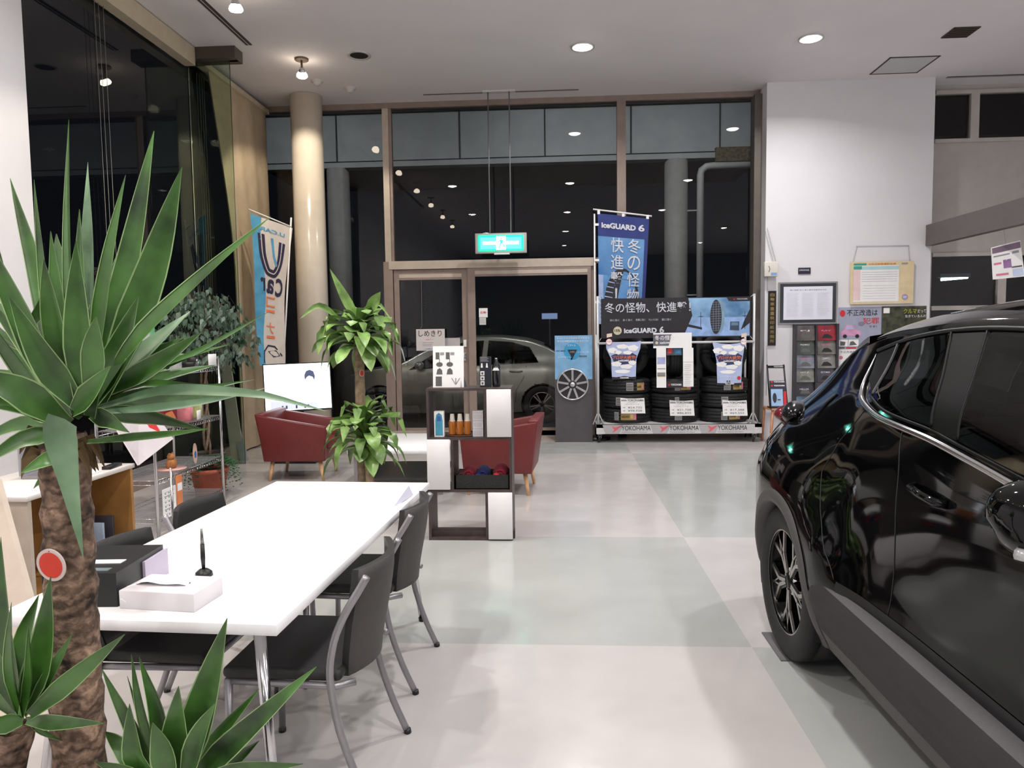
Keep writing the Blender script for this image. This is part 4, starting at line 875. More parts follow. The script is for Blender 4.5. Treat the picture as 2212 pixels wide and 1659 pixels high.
goods('price_card', 'white card leaning on the pink pack on the second tier', 'price card', -3.0, 5.93, Z3, .006, .10, .075, PAPER, .2)
goods('product_pack', 'green and yellow packs at the right end of the second tier', 'product pack', -3.12, 6.10, Z3, .09, .14, .12, mat('pack_green', (172, 176, 112), .5, var=.2), .2)
goods('spray_pack', 'pale blue topped pack at the back of the second tier', 'product pack', -3.34, 6.05, Z3, .08, .12, .24, mat('pack_blue', (110, 140, 190), .5, var=.1))
t = thing('toy_figurine', 'small brown bear figurine on a pink plate on the third tier of the wire shelf', 'figurine', (-3.12, 5.62, Z2)); BEAR = mat('toy_brown', (168, 112, 62), .7, var=.15)
Mx = Matrix.Translation((-3.10, 5.64, Z2)); MB().lathe([(0, .0), (.11, .0), (.115, .008), (0, .008)], mat('plate_pink', (212, 168, 160), .5, var=.05), 28, Mx).build('plate', t)
b = MB(); b.lathe([(0, .008), (.035, .012), (.042, .04), (.03, .075), (.0, .085)], BEAR, 18, Mx); b.lathe([(0, .075), (.024, .082), (.03, .10), (.022, .122), (0, .13)], BEAR, 18, Mx)
for s in (-1, 1): b.lathe([(0, -.012), (.012, 0), (0, .012)], BEAR, 10, Mx @ Matrix.Translation((0, s*.024, .125))); b.lathe([(0, -.03), (.012, 0), (0, .03)], BEAR, 10, Mx @ Matrix.Translation((.02, s*.036, .05)))
b.build('bear_body', t)
b = MB(); v = [(0, p[0], .07+p[1]) for p in disc(0, 0, .032, .085, 22)]; Mx = Matrix.Translation((-3.02, 5.87, Z2+.02)); b.add(v+[(.006, p[1], p[2]) for p in v], [tuple(range(21, -1, -1)), tuple(range(22, 44))]+[(i, (i+1) % 22, 22+(i+1) % 22, 22+i) for i in range(22)], mat('oval_card', (206, 178, 160), .5, var=.05), False, Mx); b.poly([(.007, p[0], .06+p[1]) for p in disc(0, 0, .018, .03, 14)], BLUEI, Mx)
tag(b.build('oval_card'), 'pointed oval card with a blue mark on the third tier of the wire shelf', 'card')
t = thing('price_sign', 'white rounded price sign clipped to the near post of the wire shelf', 'price sign', (-2.955, 5.30, .13))
b = MB(); M = Matrix.Translation((-2.955, 5.235, .13)) @ Matrix.Rotation(PI/2, 4, 'Z') @ Matrix.Rotation(PI/2, 4, 'X'); b.box((0, 0, -.004), (.19, .225, 0), PAPER, M)
for i, (w_, h_) in enumerate(((.15, .008), (.14, .02), (.13, .006), (.15, .006), (.12, .02), (.15, .006))):
    y = .195-i*.033; b.poly([(.02, y, .001), (.02+w_, y, .001), (.02+w_, y+h_*.35, .001), (.02, y+h_*.35, .001)], GREYI, M)
    for q in range(3): b.poly([(.03+q*.05, y-.012, .001), (.045+q*.05, y-.012, .001), (.045+q*.05, y-.004, .001), (.03+q*.05, y-.004, .001)], SH, M)
b.build('sign_sheet', t)
b = MB(); b.box((-2.96, 5.44, .08), (-2.952, 5.52, .42), mat('orange_card', (222, 132, 78), .5, var=.08)); b.poly([(-2.951, 5.445, .30), (-2.951, 5.515, .30), (-2.951, 5.515, .36), (-2.951, 5.445, .36)], PAPER); tag(b.build('hanging_card'), 'narrow orange card hanging from the third tier beside the price sign', 'card')
# pop board tilted in front of the wire shelf
t = thing('flyer_board', 'white flyer board with red stripe tilted in front of the wire shelf', 'flyer', (-2.6, 4.7, .5))
q = [P(252, 856, 'y', 4.45), P(296, 838, 'y', 4.65), P(372, 948, 'y', 4.75), P(297, 1006, 'y', 4.45), P(252, 932, 'y', 4.42)]
FLP = mat('flyer_paper', (206, 198, 203), .7, var=.03); b = MB(); b.poly(q, FLP); b.poly([p+Vector((.004, .008, 0)) for p in q][::-1], FLP)
def qp(u, v):  # inside the board
    return (q[0].lerp(q[1], u)).lerp(q[4].lerp(q[2], u), v)+Vector((0, -.003, 0))
def qpoly(u0, v0, u1, v1, m): b.poly([qp(u0, v0), qp(u1, v0), qp(u1, v1), qp(u0, v1)], m)
qpoly(.66, .1, .86, .95, REDI); qpoly(.2, .62, .36, .74, PINKI); qpoly(.42, .58, .5, .74, BLUEI)
for i in range(5): qpoly(.08+.05*i, .3+.08*i, .11+.05*i, .5+.07*i, GREYI)
b.build('flyer_sheet', t)
b = MB(); b.tube([(-2.60, 4.72, 0), (-2.60, 4.72, .62)], .008, CHROME, 8); b.box((-2.70, 4.62, 0), (-2.50, 4.82, .01), SILVER); b.build('flyer_stand', t)
# ================================================================ desk, leaning boards
OAK = mat('desk_wood', (168, 122, 68), .45, var=.12, nscale=5)
t = thing('side_desk', 'light brown open cabinet desk with a white top at the left behind the yucca', 'desk', (-2.93, 4.28, 0))
MB().rbox((-3.25, 3.5, .672), (-2.69, 4.46, .70), .003, mat('desk_top_white', (214, 208, 204), .4, var=.02), seg=1).build('desk_top', t)
MB().box((-3.23, 4.42, 0), (-2.70, 4.445, .672), OAK).build('side_panel', t); MB().box((-3.23, 3.52, 0), (-2.70, 3.545, .672), mat('desk_end', (186, 172, 158), .5, var=.06)).build('side_panel', t)
MB().box((-3.235, 3.545, 0), (-3.215, 4.42, .672), OAK).build('back_panel', t); MB().box((-3.215, 3.545, .08), (-2.72, 4.42, .10), OAK).build('lower_shelf', t)
M = Matrix.Translation((-2.95, 4.12, .70)) @ Matrix.Rotation(.1, 4, 'Z')
t = thing('laptop', 'grey laptop with a pale screen on the side desk', 'laptop', (-2.95, 4.12, .70)); b = MB(); b.M = M; b.rbox((-.12, -.17, 0), (.12, .17, .018), .004, SILVER); b.build('keyboard_base', t)
b = MB(); b.M = M; b.box((-.13, -.17, .018), (-.12, .17, .21), mat('laptop_lid', (150, 150, 158), .4, var=.02)); b.build('screen_lid', t)
goods('remote_control', 'black remote control lying at the edge of the side desk', 'remote control', -2.74, 4.30, .70, .05, .15, .02, BLACK, .1)
goods('paper_stack', 'white papers on the side desk beside the laptop', 'papers', -2.80, 4.02, .70, .18, .28, .012, PAPER, .1)
for i, (y, m_, lb, hh) in enumerate(((4.30, mat('mag_dark', (46, 42, 48), .4, var=.2), 'dark magazine standing in the side desk', .30), (4.20, mat('mag_blue', (150, 165, 185), .4, var=.15), 'pale blue magazine standing beside the dark one in the side desk', .28), (4.06, mat('mag_plum', (110, 60, 84), .4, var=.2), 'plum coloured leaflet leaning in the side desk', .20))):
    goods('magazine', lb, 'magazine', -2.86, y, .10, .22, .02, hh, m_, 0)
BOARD = mat('leaning_board', (206, 194, 186), .6, var=.03)
b0_, b1_ = P(78, 1300, 'y', 2.9), P(4, 1035, 'y', 3.15); b2_ = b0_+(b0_-b1_)*(b0_.z/max(.01, b1_.z-b0_.z)); b = MB(); ww = Vector((-.6, 0, 0)); dd = Vector((.0, -.03, 0)); b.add([b2_+ww, b2_, b1_, b1_+ww, b2_+ww+dd, b2_+dd, b1_+dd, b1_+ww+dd], [(0, 1, 2, 3), (7, 6, 5, 4), (0, 4, 5, 1), (1, 5, 6, 2), (2, 6, 7, 3), (3, 7, 4, 0)], mat('beige_board', (196, 182, 168), .5, var=.04))
tag(b.build('leaning_board'), 'beige board leaning at the left edge of the photo', 'board')
t = thing('folded_easel', 'grey-white folded easel board leaning between the wire shelf and the curtain', 'easel', (-3.75, 8.4, 0)); yb = 8.55
for (a0, a1, c0, c1, dy, m_) in (((466, 700), (486, 700), (500, 1012), (528, 1010), 0, BOARD), ((486, 852), (498, 852), (520, 1010), (537, 1006), -.05, mat('easel_grey', (170, 172, 182), .4, .2, var=.05))):
    q = [P(*a0, 'y', yb+.25), P(*a1, 'y', yb+.25), P(*c1, 'y', yb+dy), P(*c0, 'y', yb+dy)]
    for p in q: p.z = max(p.z, .0)
    b = MB(); b.add(q+[p+Vector((0, .02, 0)) for p in q], [(0, 3, 2, 1), (4, 5, 6, 7), (0, 1, 5, 4), (1, 2, 6, 5), (2, 3, 7, 6), (3, 0, 4, 7)], m_); b.build('easel_panel', t)
# ================================================================ curtain, cords, banner at the left
CUR = mat('curtain_fabric', (186, 168, 142), .9, var=.05, nscale=5, bump=.2, bscale=200)
rows = []; 
for i in range(25):
    z = lerp(.02, 4.60, i/24); y0 = cat([0, 2.3, 2.8, 4.6], [9.10, 9.10, 9.04, 8.58], z); row = []
    for j in range(61):
        u = j/60; y = lerp(y0, 10.24+.08*(1-z/4.6), u); row.append((-4.04+.012*math.sin(u*22+.6*math.sin(z*1.3))*(.5+.5*u), y, z))
    rows.append(row)
t = thing('curtain', 'floor-length beige curtain in the left rear corner', 'curtain', (-4.04, 9.6, 0)); b = MB(); b.grid(rows, CUR, True); b.grid([[(x-.012, y, z) for x, y, z in r_] for r_ in rows][::-1], CUR, True); b.build('curtain_fabric', t)
MB().box((-4.10, 8.42, 4.60), (-4.0, 10.3, 4.66), BLB).build('curtain_rail', t)
CORD = mat('cord_white', (150, 150, 140), .7, var=.02)
def cords(pts, label):
    t = thing('window_blind', label, 'blind', (-4.10, pts[0], 1.0))
    for y in pts: MB().tube([(-4.10, y, .9), (-4.102, y+.01, 2.6), (-4.10, y, 4.52)], .0022, CORD, 5).build('cord', t)
cords([6.53, 6.59, 6.66], 'thin white blind cords hanging in front of the middle of the left window')
cords([8.40, 8.46, 8.52, 8.57], 'thin white blind cords hanging beside the beige curtain')
# used-car banner seen from behind (its print shows mirrored)
t = thing('flag_banner', 'tall pale banner with mirrored lettering on a leaning pole, left of the column', 'banner', (-3.66, 9.3, 0))
a, c, d, e = P(541, 462, 'y', 9.2), P(627, 492, 'y', 9.45), P(612, 790, 'y', 9.45), P(561, 790, 'y', 9.2)
def bp(u, v, off=.0):
    p = a.lerp(c, u).lerp(e.lerp(d, u), v); return p+Vector((.02*math.sin(v*6+u*2), -off-.03*math.sin(u*5+v*5), 0))
b = MB(); FABB = mat('banner_fabric', (214, 206, 198), .85, var=.03); FABU = mat('banner_blue', (86, 160, 200), .85, var=.08); DNV = mat('banner_navy', (48, 42, 72), .85, var=.06); SAL = mat('banner_salmon', (232, 130, 96), .85, var=.05)
b.grid([[bp(u/10, v/20) for u in range(11)] for v in range(21)], FABB, True); b.grid([[bp(u/10, v/20, -.004) for u in range(11)] for v in range(21)][::-1], FABB, True)
b.grid([[bp(u/10*(.28-.06*math.sin(v/20*9)), v/20, .004) for u in range(11)] for v in range(21)], FABU, True)
def bpoly(pts, m, off=.007): b.add([bp(u, v, off) for u, v in pts], [tuple(range(len(pts)))], m)
def bstrip(pts, w, m, off=.007):
    L = []; Rr = []
    for i, (u, v) in enumerate(pts):
        du = pts[min(i+1, len(pts)-1)][0]-pts[max(i-1, 0)][0]; dv = (pts[min(i+1, len(pts)-1)][1]-pts[max(i-1, 0)][1])*3.2; n_ = math.hypot(du, dv) or 1
        L.append(bp(u-dv/n_*w, v+du/n_*w/3.2, off)); Rr.append(bp(u+dv/n_*w, v-du/n_*w/3.2, off))
    b.grid([L, Rr], m, False)
U = [(.24, .11), (.25, .22), (.31, .30), (.42, .355), (.56, .36), (.68, .32), (.74, .25), (.76, .13)]
xs_ = [i/7 for i in range(8)]; U = [(cat(xs_, [p[0] for p in U], i/30), cat(xs_, [p[1] for p in U], i/30)) for i in range(31)]
bstrip(U, .085, DNV); bstrip(U, .012, FABB, .010)
M3 = lambda s, u0, v0, w_, h_, m, sh=0: [b.add([bp(u0+w_*(1-(p.x-g[2])/(g[3]-g[2])), v0+h_*(1-(p.y-g[4])/(g[5]-g[4])), .008) for p in g[0]], g[1], m) for g in [text_geo(s, .03)]]
M3('U.CAR', .22, .06, .6, .025, FABU); M3('r', .18, .40, .14, .09, DNV); M3('a', .36, .40, .24, .10, DNV); M3('C', .66, .38, .26, .13, DNV)
for i, s in enumerate(('コ', 'ー', 'ナ', 'ー')): M3(s, .36, .52+i*.09, .32, .075 if s != 'ー' else .02, SAL)
bstrip([(.2, .98), (.24, .90), (.4, .86), (.66, .865), (.9, .93)], .02, DNV); bpoly([(.38, .90), (.7, .89), (.84, .93), (.6, .94)], DNV); bstrip([(.5, .12), (.55, .24), (.68, .32)], .03, FABU, .0055)
b.build('banner_cloth', t)
b = MB(); p0 = P(629, 470, 'y', 9.47); p1 = P(606, 905, 'y', 9.47); b.tube([p1, p0], .011, PAPER, 10); b.tube([(p1.x, p1.y, 0), p1], .011, PAPER, 8); pl = P(537, 452, 'y', 9.2); b.tube([pl, p0+Vector((0, 0, -.12))], .009, PAPER, 8); b.box((p1.x-.16, p1.y-.1, 0), (p1.x+.16, p1.y+.1, .03), SILVER); b.build('banner_pole', t)
# ================================================================ tyre rack
RUB = mat('tyre_rubber', (24, 24, 26), .7, var=.12, nscale=30, bump=.2, bscale=80)
def tyre_prof(R, w):  # half-profile list of (r, z)
    return [(R*.62, -w*.36), (R*.66, -w*.46), (R*.80, -w*.5), (R*.93, -w*.47), (R*.985, -w*.40), (R, -w*.30), (R, -w*.24), (R*.982, -w*.235), (R*.982, -w*.215), (R, -w*.21), (R, -w*.03), (R*.982, -w*.025), (R*.982, w*.025), (R, w*.03), (R, w*.21), (R*.982, w*.215), (R*.982, w*.235), (R, w*.24), (R, w*.30), (R*.985, w*.40), (R*.93, w*.47), (R*.80, w*.5), (R*.66, w*.46), (R*.62, w*.36), (R*.62, -w*.36)]
def tread(b, R, w, M, n=64, m=None):
    for i in range(n):
        a = 2*PI*i/n
        for s in (-1, 1):
            z0, z1 = (.245*w, .36*w) if s > 0 else (-.36*w, -.245*w)
            pts = []
            for (aa, z) in ((a, z0), (a+.045, z0), (a+.055, z1), (a+.01, z1)): pts.append((R*1.008*math.cos(aa), R*1.008*math.sin(aa), z))
            pts2 = [(x*.97, y*.97, z) for x, y, z in pts]; b.add(pts+pts2, [(0, 1, 2, 3), (0, 4, 5, 1), (1, 5, 6, 2), (2, 6, 7, 3), (3, 7, 4, 0)], m or RUB, False, M)
def gold_label(b, x, y, z, w, h, M=None):
    b.box((x, y, z), (x+w, y+.004, z+h), GOLD); b.text('iceGUARD', x+.012, z+h*.32, h*.34, INK, w*.52, .0, M=Matrix(((1, 0, 0, 0), (0, 0, -1, y-.001), (0, 1, 0, 0), (0, 0, 0, 1))), bold=.02)
    b.box((x+w*.80, y-.001, z+.004), (x+w, y, z+h-.004), PINKI)
TX = (.955, 1.60, 2.265); TY = 10.07; TR_ = .315; TW_ = .195
proto = None; cols = ('left', 'middle', 'right'); lev = ('lowest', 'second', 'top')
LBLM = mat('silver_label', (150, 150, 150), .4, .2, var=.06)
def arc_patch(b, cx, cy, R, a0, a1, z0, z1, m, off=.003, n=6, M=None):
    rows = [[(cx+(R+off)*math.sin(a), cy-(R+off)*math.cos(a), z) for a in [lerp(a0, a1, i/n) for i in range(n+1)]] for z in (z0, z1)]
    b.grid(rows, m, True, M)
def arc_text(b, s, cx, cy, R, a0, a1, z0, h, m, off=.005, bold=.0):
    v, f, x0, x1, y0, y1 = text_geo(s, bold)
    out = []
    for p in v:
        a = lerp(a0, a1, (p.x-x0)/(x1-x0)); out.append((cx+(R+off)*math.sin(a), cy-(R+off)*math.cos(a), z0+(p.y-y0)/(y1-y0)*h))
    b.add(out, f, m)
labels = {0: [((-.62, -.42, 0), (-.33, .33, 1)), ((-.55, -.33, 0), None), ((-.10, .20, 0), (.36, .74, 1))],
          1: [((-.12, .18, 0), None), ((-.12, .06, 0), None), ((-.12, .10, 0), (.12, .60, 1))],
          2: [((-.30, -.05, 0), (.02, .52, 1)), ((-.30, -.02, 0), None), ((-.20, .08, 0), (.18, .68, 1))]}
for ci in range(3):
    for k in range(3):
        z = .262+TW_/2+k*(TW_+.003); lbl = '%s winter tyre in the %s stack on the rack' % (lev[k], cols[ci])
        if proto is None:
            proto = thing('tyre', lbl, 'tyre', (TX[ci], TY, z), 0, 'tyres stacked on the rack')
            b = MB(); b.lathe(tyre_prof(TR_, TW_), RUB, 48, Matrix.Translation((TX[ci], TY, z))); tread(b, TR_, TW_, Matrix.Translation((TX[ci], TY, z))); b.build('tread_body', proto); r = proto
        else: r = copy_tree(proto); r.location = (TX[ci], TY, z); r['label'] = lbl
        r['_k'] = (ci*3+k)
tyres = [o for o in bpy.data.objects if '_k' in o.keys()]
for r in tyres:
    ci, k = divmod(r['_k'], 3); del r['_k']; sil, gold = labels[ci][k]; x, y, z = r.location
    b = MB(); arc_patch(b, x, y, TR_, sil[0], sil[1], z-.055, z+.055, LBLM); 
    for q in range(4): arc_patch(b, x, y, TR_, sil[0]+.03, sil[1]-.03, z-.04+q*.022, z-.034+q*.022, INK, .004)
    b.build('silver_label', r)
    if gold:
        b = MB(); arc_patch(b, x, y, TR_, gold[0], gold[1], z-.05, z+.05, GOLD, .003, 10); g0, g1 = gold[0], gold[1]; w_ = g1-g0
        arc_text(b, 'iceGUARD', x, y, TR_, g0+.05*w_, g0+.55*w_, z-.018, .03, INK, .0045, .02); arc_patch(b, x, y, TR_, g1-.18*w_, g1-.01, z-.045, z+.045, PINKI, .0045, 3); arc_patch(b, x, y, TR_, g0+.6*w_, g0+.78*w_, z-.03, z+.03, mat('pale_gold', (198, 176, 120), .4, .2, var=.03), .0045, 3)
        b.build('gold_label', r)
# upright tyres leaning on top of the stacks
ut = None
for ci in range(3):
    lbl = ('upright tyre on top of the left stack, behind its cloud poster', 'upright tyre on top of the middle stack, seen tread-on in the white display frame', 'upright tyre on top of the right stack, behind its cloud poster')[ci]
    Mx = Matrix.Translation((TX[ci], TY+.06, 1.165)) @ Matrix.Rotation(PI/2-.20 if ci != 1 else PI/2, 4, 'X')
    if ci == 1: Mx = Matrix.Translation((TX[ci], TY, 1.168)) @ Matrix.Rotation(PI/2, 4, 'Y')
    r = thing('tyre', lbl, 'tyre', (TX[ci], TY, .86), 0, 'upright tyres on the rack')
    b = MB(); b.lathe(tyre_prof(.305, .19), RUB, 48, Mx); tread(b, .305, .19, Mx); b.build('tread_body', r)
rk = thing('tyre_rack', 'white wheeled tyre display rack with a wide winter tyre banner on top', 'display rack', (1.6, 10.0, 0))
RKW = mat('rack_white', (214, 214, 216), .4, .1, var=.02)
FY = 9.80
b = MB(); b.box((.53, FY, .118), (2.712, FY+.03, .245), RKW); b.box((.53, FY, .20), (2.712, FY+.50, .245), RKW); b.box((.62, FY+.03, .245), (2.60, FY+.5, .262), RKW); b.build('base_frame', rk)
for x in (.555, 2.60):
    b = MB(); b.tube([(x, FY+.02, .24), (x, FY+.02, 1.96)], .0165, RKW, 12); b.tube([(x, FY+.46, .24), (x, FY+.46, 1.45)], .0165, RKW, 12); b.tube([(x-.07, FY+.02, .245), (x, FY+.02, .42), (x+.07, FY+.02, .245)], .010, RKW, 8); b.build('post', rk)
b = MB(); b.tube([(.555, FY+.0, 1.335), (2.60, FY+.0, 1.335)], .016, RKW, 12); b.build('cross_bar', rk)
for x in (.575, 2.62):
    for y in (FY+.035, FY+.44):
        b = MB(); Mx = Matrix.Translation((x, y, .052)) @ Matrix.Rotation(PI/2+.25, 4, 'Y') @ Matrix.Rotation(.3, 4, 'X'); b.lathe([(0, -.014), (.045, -.014), (.052, -.008), (.052, .008), (.045, .014), (0, .014)], BLACK, 22, Mx)
        b.box((x-.022, y-.012, .06), (x-.018, y+.03, .12), CHROME); b.box((x+.018, y-.012, .06), (x+.022, y+.03, .12), CHROME); b.box((x-.03, y-.02, .105), (x+.03, y+.04, .12), STEEL); b.build('caster', rk)
# brand strip on the base
M = front(.56, FY-.001, .12); b = MB(); b.poly([(.10, .0, 0), (2.06, .0, 0), (2.06, .122, 0), (.10, .122, 0)], mat('strip_grey', (206, 206, 208), .5, var=.02), M)
for i in range(3):
    x = .17+i*.635
    b.poly([(x-.08, .0, .001), (x+.1, .0, .001), (x+.16, .122, .001), (x-.12, .122, .001)], mat('strip_dark_grey', (176, 174, 176), .5, var=.02), M)  # darker grey wedge behind each logo
    b.poly([(x, .112, .002), (x+.05, .085, .002), (x+.14, .112, .002), (x+.07, .05, .002), (x+.01, .012, .002), (x+.035, .055, .002)], mat('strip_red', (222, 96, 108), .5, var=.02), M)
    b.text('YOKOHAMA', x+.135, .045, .062, INK, .385, .002, .0, M); b.text('Performance Radials', x+.14, .012, .018, GREYI, .33, .002, .0, M)
b.build('brand_strip', rk)
# wide banner
NAVY = mat('banner_black_navy', (36, 34, 42), .6, var=.06); SKYB = mat('banner_sky', (70, 138, 200), .6, var=.25, nscale=3, sub=(150, 190, 226)); SNOW = mat('banner_snow', (140, 172, 218), .6, var=.12); PALE = mat('print_silver', (206, 210, 220), .5, var=.04)
def tie(a, c): MB().tube([a, c], .003, PAPER, 5).build('banner_tie', rk)
M = front(.597, FY-.025, 1.40, 0, 0); BW, BH = 1.945, .525
b = MB(); b.box((0, 0, -.006), (BW, BH, 0), NAVY, M)
b.poly([(1.08, .015, .001), (BW-.01, .015, .001), (BW-.01, .30, .001), (1.20, .30, .001)], SNOW, M); b.poly([(1.20, .26, .0015), (BW-.01, .26, .0015), (BW-.01, BH-.06, .0015), (BW-.25, BH-.06, .0015), (BW-.30, BH-.01, .0015), (1.14, BH-.01, .0015)], SKYB, M)
b.poly([(1.0, .17, .0018), (1.32, .10, .0018), (1.32, .13, .0018), (1.0, .21, .0018)], NAVY, M)
tx, ty_ = 1.50, .27      # printed tyre
b.poly(disc(tx+.055, ty_, .055, .215, 28, .002), mat('print_rim', (120, 150, 170), .5, var=.1), M); b.poly(disc(tx, ty_-.005, .075, .225, 28, .003), mat('print_tyre', (40, 42, 50), .5, var=.1), M)
for i in range(13):
    y = ty_-.19+i*.031; hw = .072*math.sqrt(max(0, 1-((y-ty_)/.225)**2)); b.poly([(tx-hw, y, .004), (tx+hw, y+.006, .004), (tx+hw, y+.012, .004), (tx-hw, y+.006, .004)], mat('print_tread', (112, 120, 136), .5, var=.05), M)
for dx_ in (-.035, 0, .035): b.poly([(tx+dx_-.003, ty_-.19, .0045), (tx+dx_+.003, ty_-.19, .0045), (tx+dx_*1.0+.003, ty_+.19, .0045), (tx+dx_-.003, ty_+.19, .0045)], MATS['print_tread'], M)
b.poly([(1.68, .09, .003), (1.80, .085, .003), (1.80, .20, .003), (1.685, .20, .003)], mat('print_truck', (52, 66, 88), .5, var=.1), M); b.poly([(1.695, .15, .004), (1.79, .15, .004), (1.785, .19, .004), (1.70, .19, .004)], mat('print_glass', (96, 124, 150), .5, var=.05), M)
b.poly([(1.82, .09, .003), (1.86, .20, .003), (BW-.01, .36, .003), (BW-.01, .18, .003)], NAVY, M)
for x in (1.30, 1.87): b.poly([(x, .10, .003), (x+.006, .10, .003), (x+.006, .33, .003), (x, .33, .003)], NAVY, M); b.poly([(x-.03, .27, .003), (x+.036, .27, .003), (x+.036, .276, .003), (x-.03, .276, .003)], NAVY, M)
b.text('冬の怪物、快進撃！', .05, .335, .135, PALE, 1.12, .005, .018, M)
for i, s in enumerate(('氷に効く', '永く効く', '燃費に効く', 'ウェットに効く', '音に効く')): b.text(s, .115+i*.17, .225, .030, PALE, .125, .005, .0, M)
b.poly(disc(.215, .10, .055, n=26, z=.005), mat('print_gold_disc', (206, 196, 168), .5, var=.04), M); b.text('15%', .175, .085, .035, INK, .075, .006, .02, M)
b.text('iceGUARD', .30, .065, .068, PALE, .43, .005, .05, M); b.text('6', .765, .06, .09, PALE, .06, .005, .03, M)
b.poly([(BW-.28, BH-.055, .003), (BW-.01, BH-.055, .003), (BW-.01, BH-.005, .003), (BW-.31, BH-.005, .003)], NAVY, M); b.poly([(BW-.23, BH-.022, .004), (BW-.215, BH-.03, .004), (BW-.19, BH-.022, .004), (BW-.215, BH-.045, .004)], REDI, M); b.text('YOKOHAMA', BW-.18, BH-.04, .018, PALE, .14, .004, .01, M)
b.build('wide_banner', rk)
tie((.60, FY-.02, 1.92), (.56, FY, 1.96)); tie((2.54, FY-.02, 1.92), (2.60, FY, 1.96)); tie((.60, FY-.02, 1.41), (.56, FY, 1.34)); tie((2.54, FY-.02, 1.41), (2.60, FY, 1.34))
# cloud posters over the outer upright tyres, flared sheets
CLB = mat('poster_pale_blue', (176, 190, 226), .6, var=.05); CLN = mat('poster_navy', (52, 56, 104), .6, var=.08)
def cloud(b, x, y, w, h, M, z=.0016):
    b.poly([(x+w/2*math.cos(a)*(1+.10*math.sin(5*a)), y+h/2*math.sin(a)*(1+.10*math.cos(5*a)), z) for a in [2*PI*i/30 for i in range(30)]], PAPER, M)
def cloud_poster(cx, label, dz=0, narrow=False):
    t = thing('cloud_poster', label, 'poster', (cx, FY-.06, 1.0), 0, 'cloud pattern posters hung on the tyres')
    M = front(cx, FY-.045, .86+dz, 0, -.03); H_ = .50; b = MB()
    out = [(-.235, H_), (-.16, H_-.015), (0, H_-.02), (.16, H_-.01), (.225, H_+.005), (.215, .40), (.165, .27), (.155, .03), (.10, .025), (0, .04), (-.10, .025), (-.16, .03), (-.17, .27), (-.23, .40)]
    if narrow: out = [(-.22, H_), (-.12, H_-.025), (0, H_-.035), (.12, H_-.025), (.20, H_), (.195, .42), (.17, .25), (.155, -.045), (0, -.05), (-.155, -.045), (-.165, .25), (-.20, .42)]
    b.prism(out, -.004, 0, CLB, M)
    b.poly([(-.17, .31, .001), (-.10, .34, .001), (0, .33, .001), (.11, .345, .001), (.17, .31, .001), (.15, .24, .001), (.08, .20, .001), (-.04, .19, .001), (-.13, .22, .001)], CLN, M)
    for (x, y, w_, h_) in ((-.15, .38, .12, .075), (-.02, .43, .15, .06), (.12, .41, .14, .08), (-.08, .355, .10, .05), (.05, .35, .12, .05), (-.10, .20, .13, .07), (.03, .165, .16, .06), (.11, .215, .10, .06), (-.02, .10, .20, .05)): cloud(b, x, y, w_, h_, M)
    b.text('冬にしたドライバーに', -.085, .315, .020, PAPER, .17, .003, .02, M)
    b.text('プロが大絶賛!', -.155, .262, .048, mat('poster_orange', (236, 128, 60), .6, var=0), .31, .004, .05, M); b.text('iceGUARD 6', -.075, .232, .024, PAPER, .17, .004, .04, M)
    zz = .045 if not narrow else -.035
    if narrow: b.poly(disc(.125, .02, .024, n=18, z=.003), REDI, M); 
    for q in range(3 if narrow else 2): b.text('安心の履き心地', -.12, zz+.03+q*.02, .010, PAPER, .2, .003, 0, M)
    b.build('poster_sheet', t)
    b = MB(); b.poly([(-.16, zz-.05 if not narrow else -.075, -.002), (.16, zz-.05 if not narrow else -.075, -.002), (.16, zz, -.002), (-.16, zz, -.002)], NAVY, M); b.text('YOKOHAMA', -.055, (zz-.04) if not narrow else -.066, .022, PAPER, .12, .001, .02, M); b.build('brand_footer', t)
    s = -1 if not narrow else 1
    b = MB(); x = s*.19; b.prism([(x-.035, .55), (x+.035, .565), (x+.035, .61), (x-.035, .60)], .002, .005, mat('cream_tag', (222, 206, 186), .6, var=.03), M); b.poly(disc(x-.005, .495, .042, n=24, z=.006), PAPER, M); v, f_ = ring(x-.005, .495, .036, .042); b.add([(p[0], p[1], .007) for p in v], f_, PINKI, False, M); b.text('ワケあり' if not narrow else '91.5', x-.033, .488, .02, REDI if not narrow else GREYI, .055, .008, .02, M); b.build('round_badge', t)
cloud_poster(.895, 'flared cloud pattern poster hung over the left upright tyre')
cloud_poster(2.27, 'flared cloud pattern poster hung over the right upright tyre', -.02, True)
# white display frame around the middle tyre
t = thing('cardboard_display', 'white cardboard frame display around the middle upright tyre', 'display', (1.55, FY-.12, .8)); M = front(1.275, FY-.11, .745, 0, -.05)
b = MB(); b.box((0, .52, -.005), (.50, .72, 0), PAPER, M); b.box((.04, 0, -.005), (.165, .52, 0), PAPER, M); b.box((.385, 0.01, -.005), (.52, .52, 0), PAPER, M); b.box((.165, 0, -.004), (.385, .085, -.001), NAVY, M)
b.poly([(0, .55, .001), (.20, .55, .001), (.24, .70, .001), (0, .70, .001)], mat('display_grey', (98, 98, 110), .6, var=.15), M)
b.text('冬の怪物', .02, .625, .062, PAPER, .26, .002, .02, M); b.poly(disc(.045, .59, .02, n=18, z=.002), mat('print_gold_disc', (206, 196, 168), .5), M); b.text('iceGUARD', .085, .578, .024, PAPER, .15, .002, .03, M)
b.text('YOKOHAMA', .225, .025, .026, PAPER, .14, .001, .02, M); b.poly([(.185, .05, .001), (.20, .04, .001), (.222, .05, .001), (.20, .02, .001)], REDI, M)
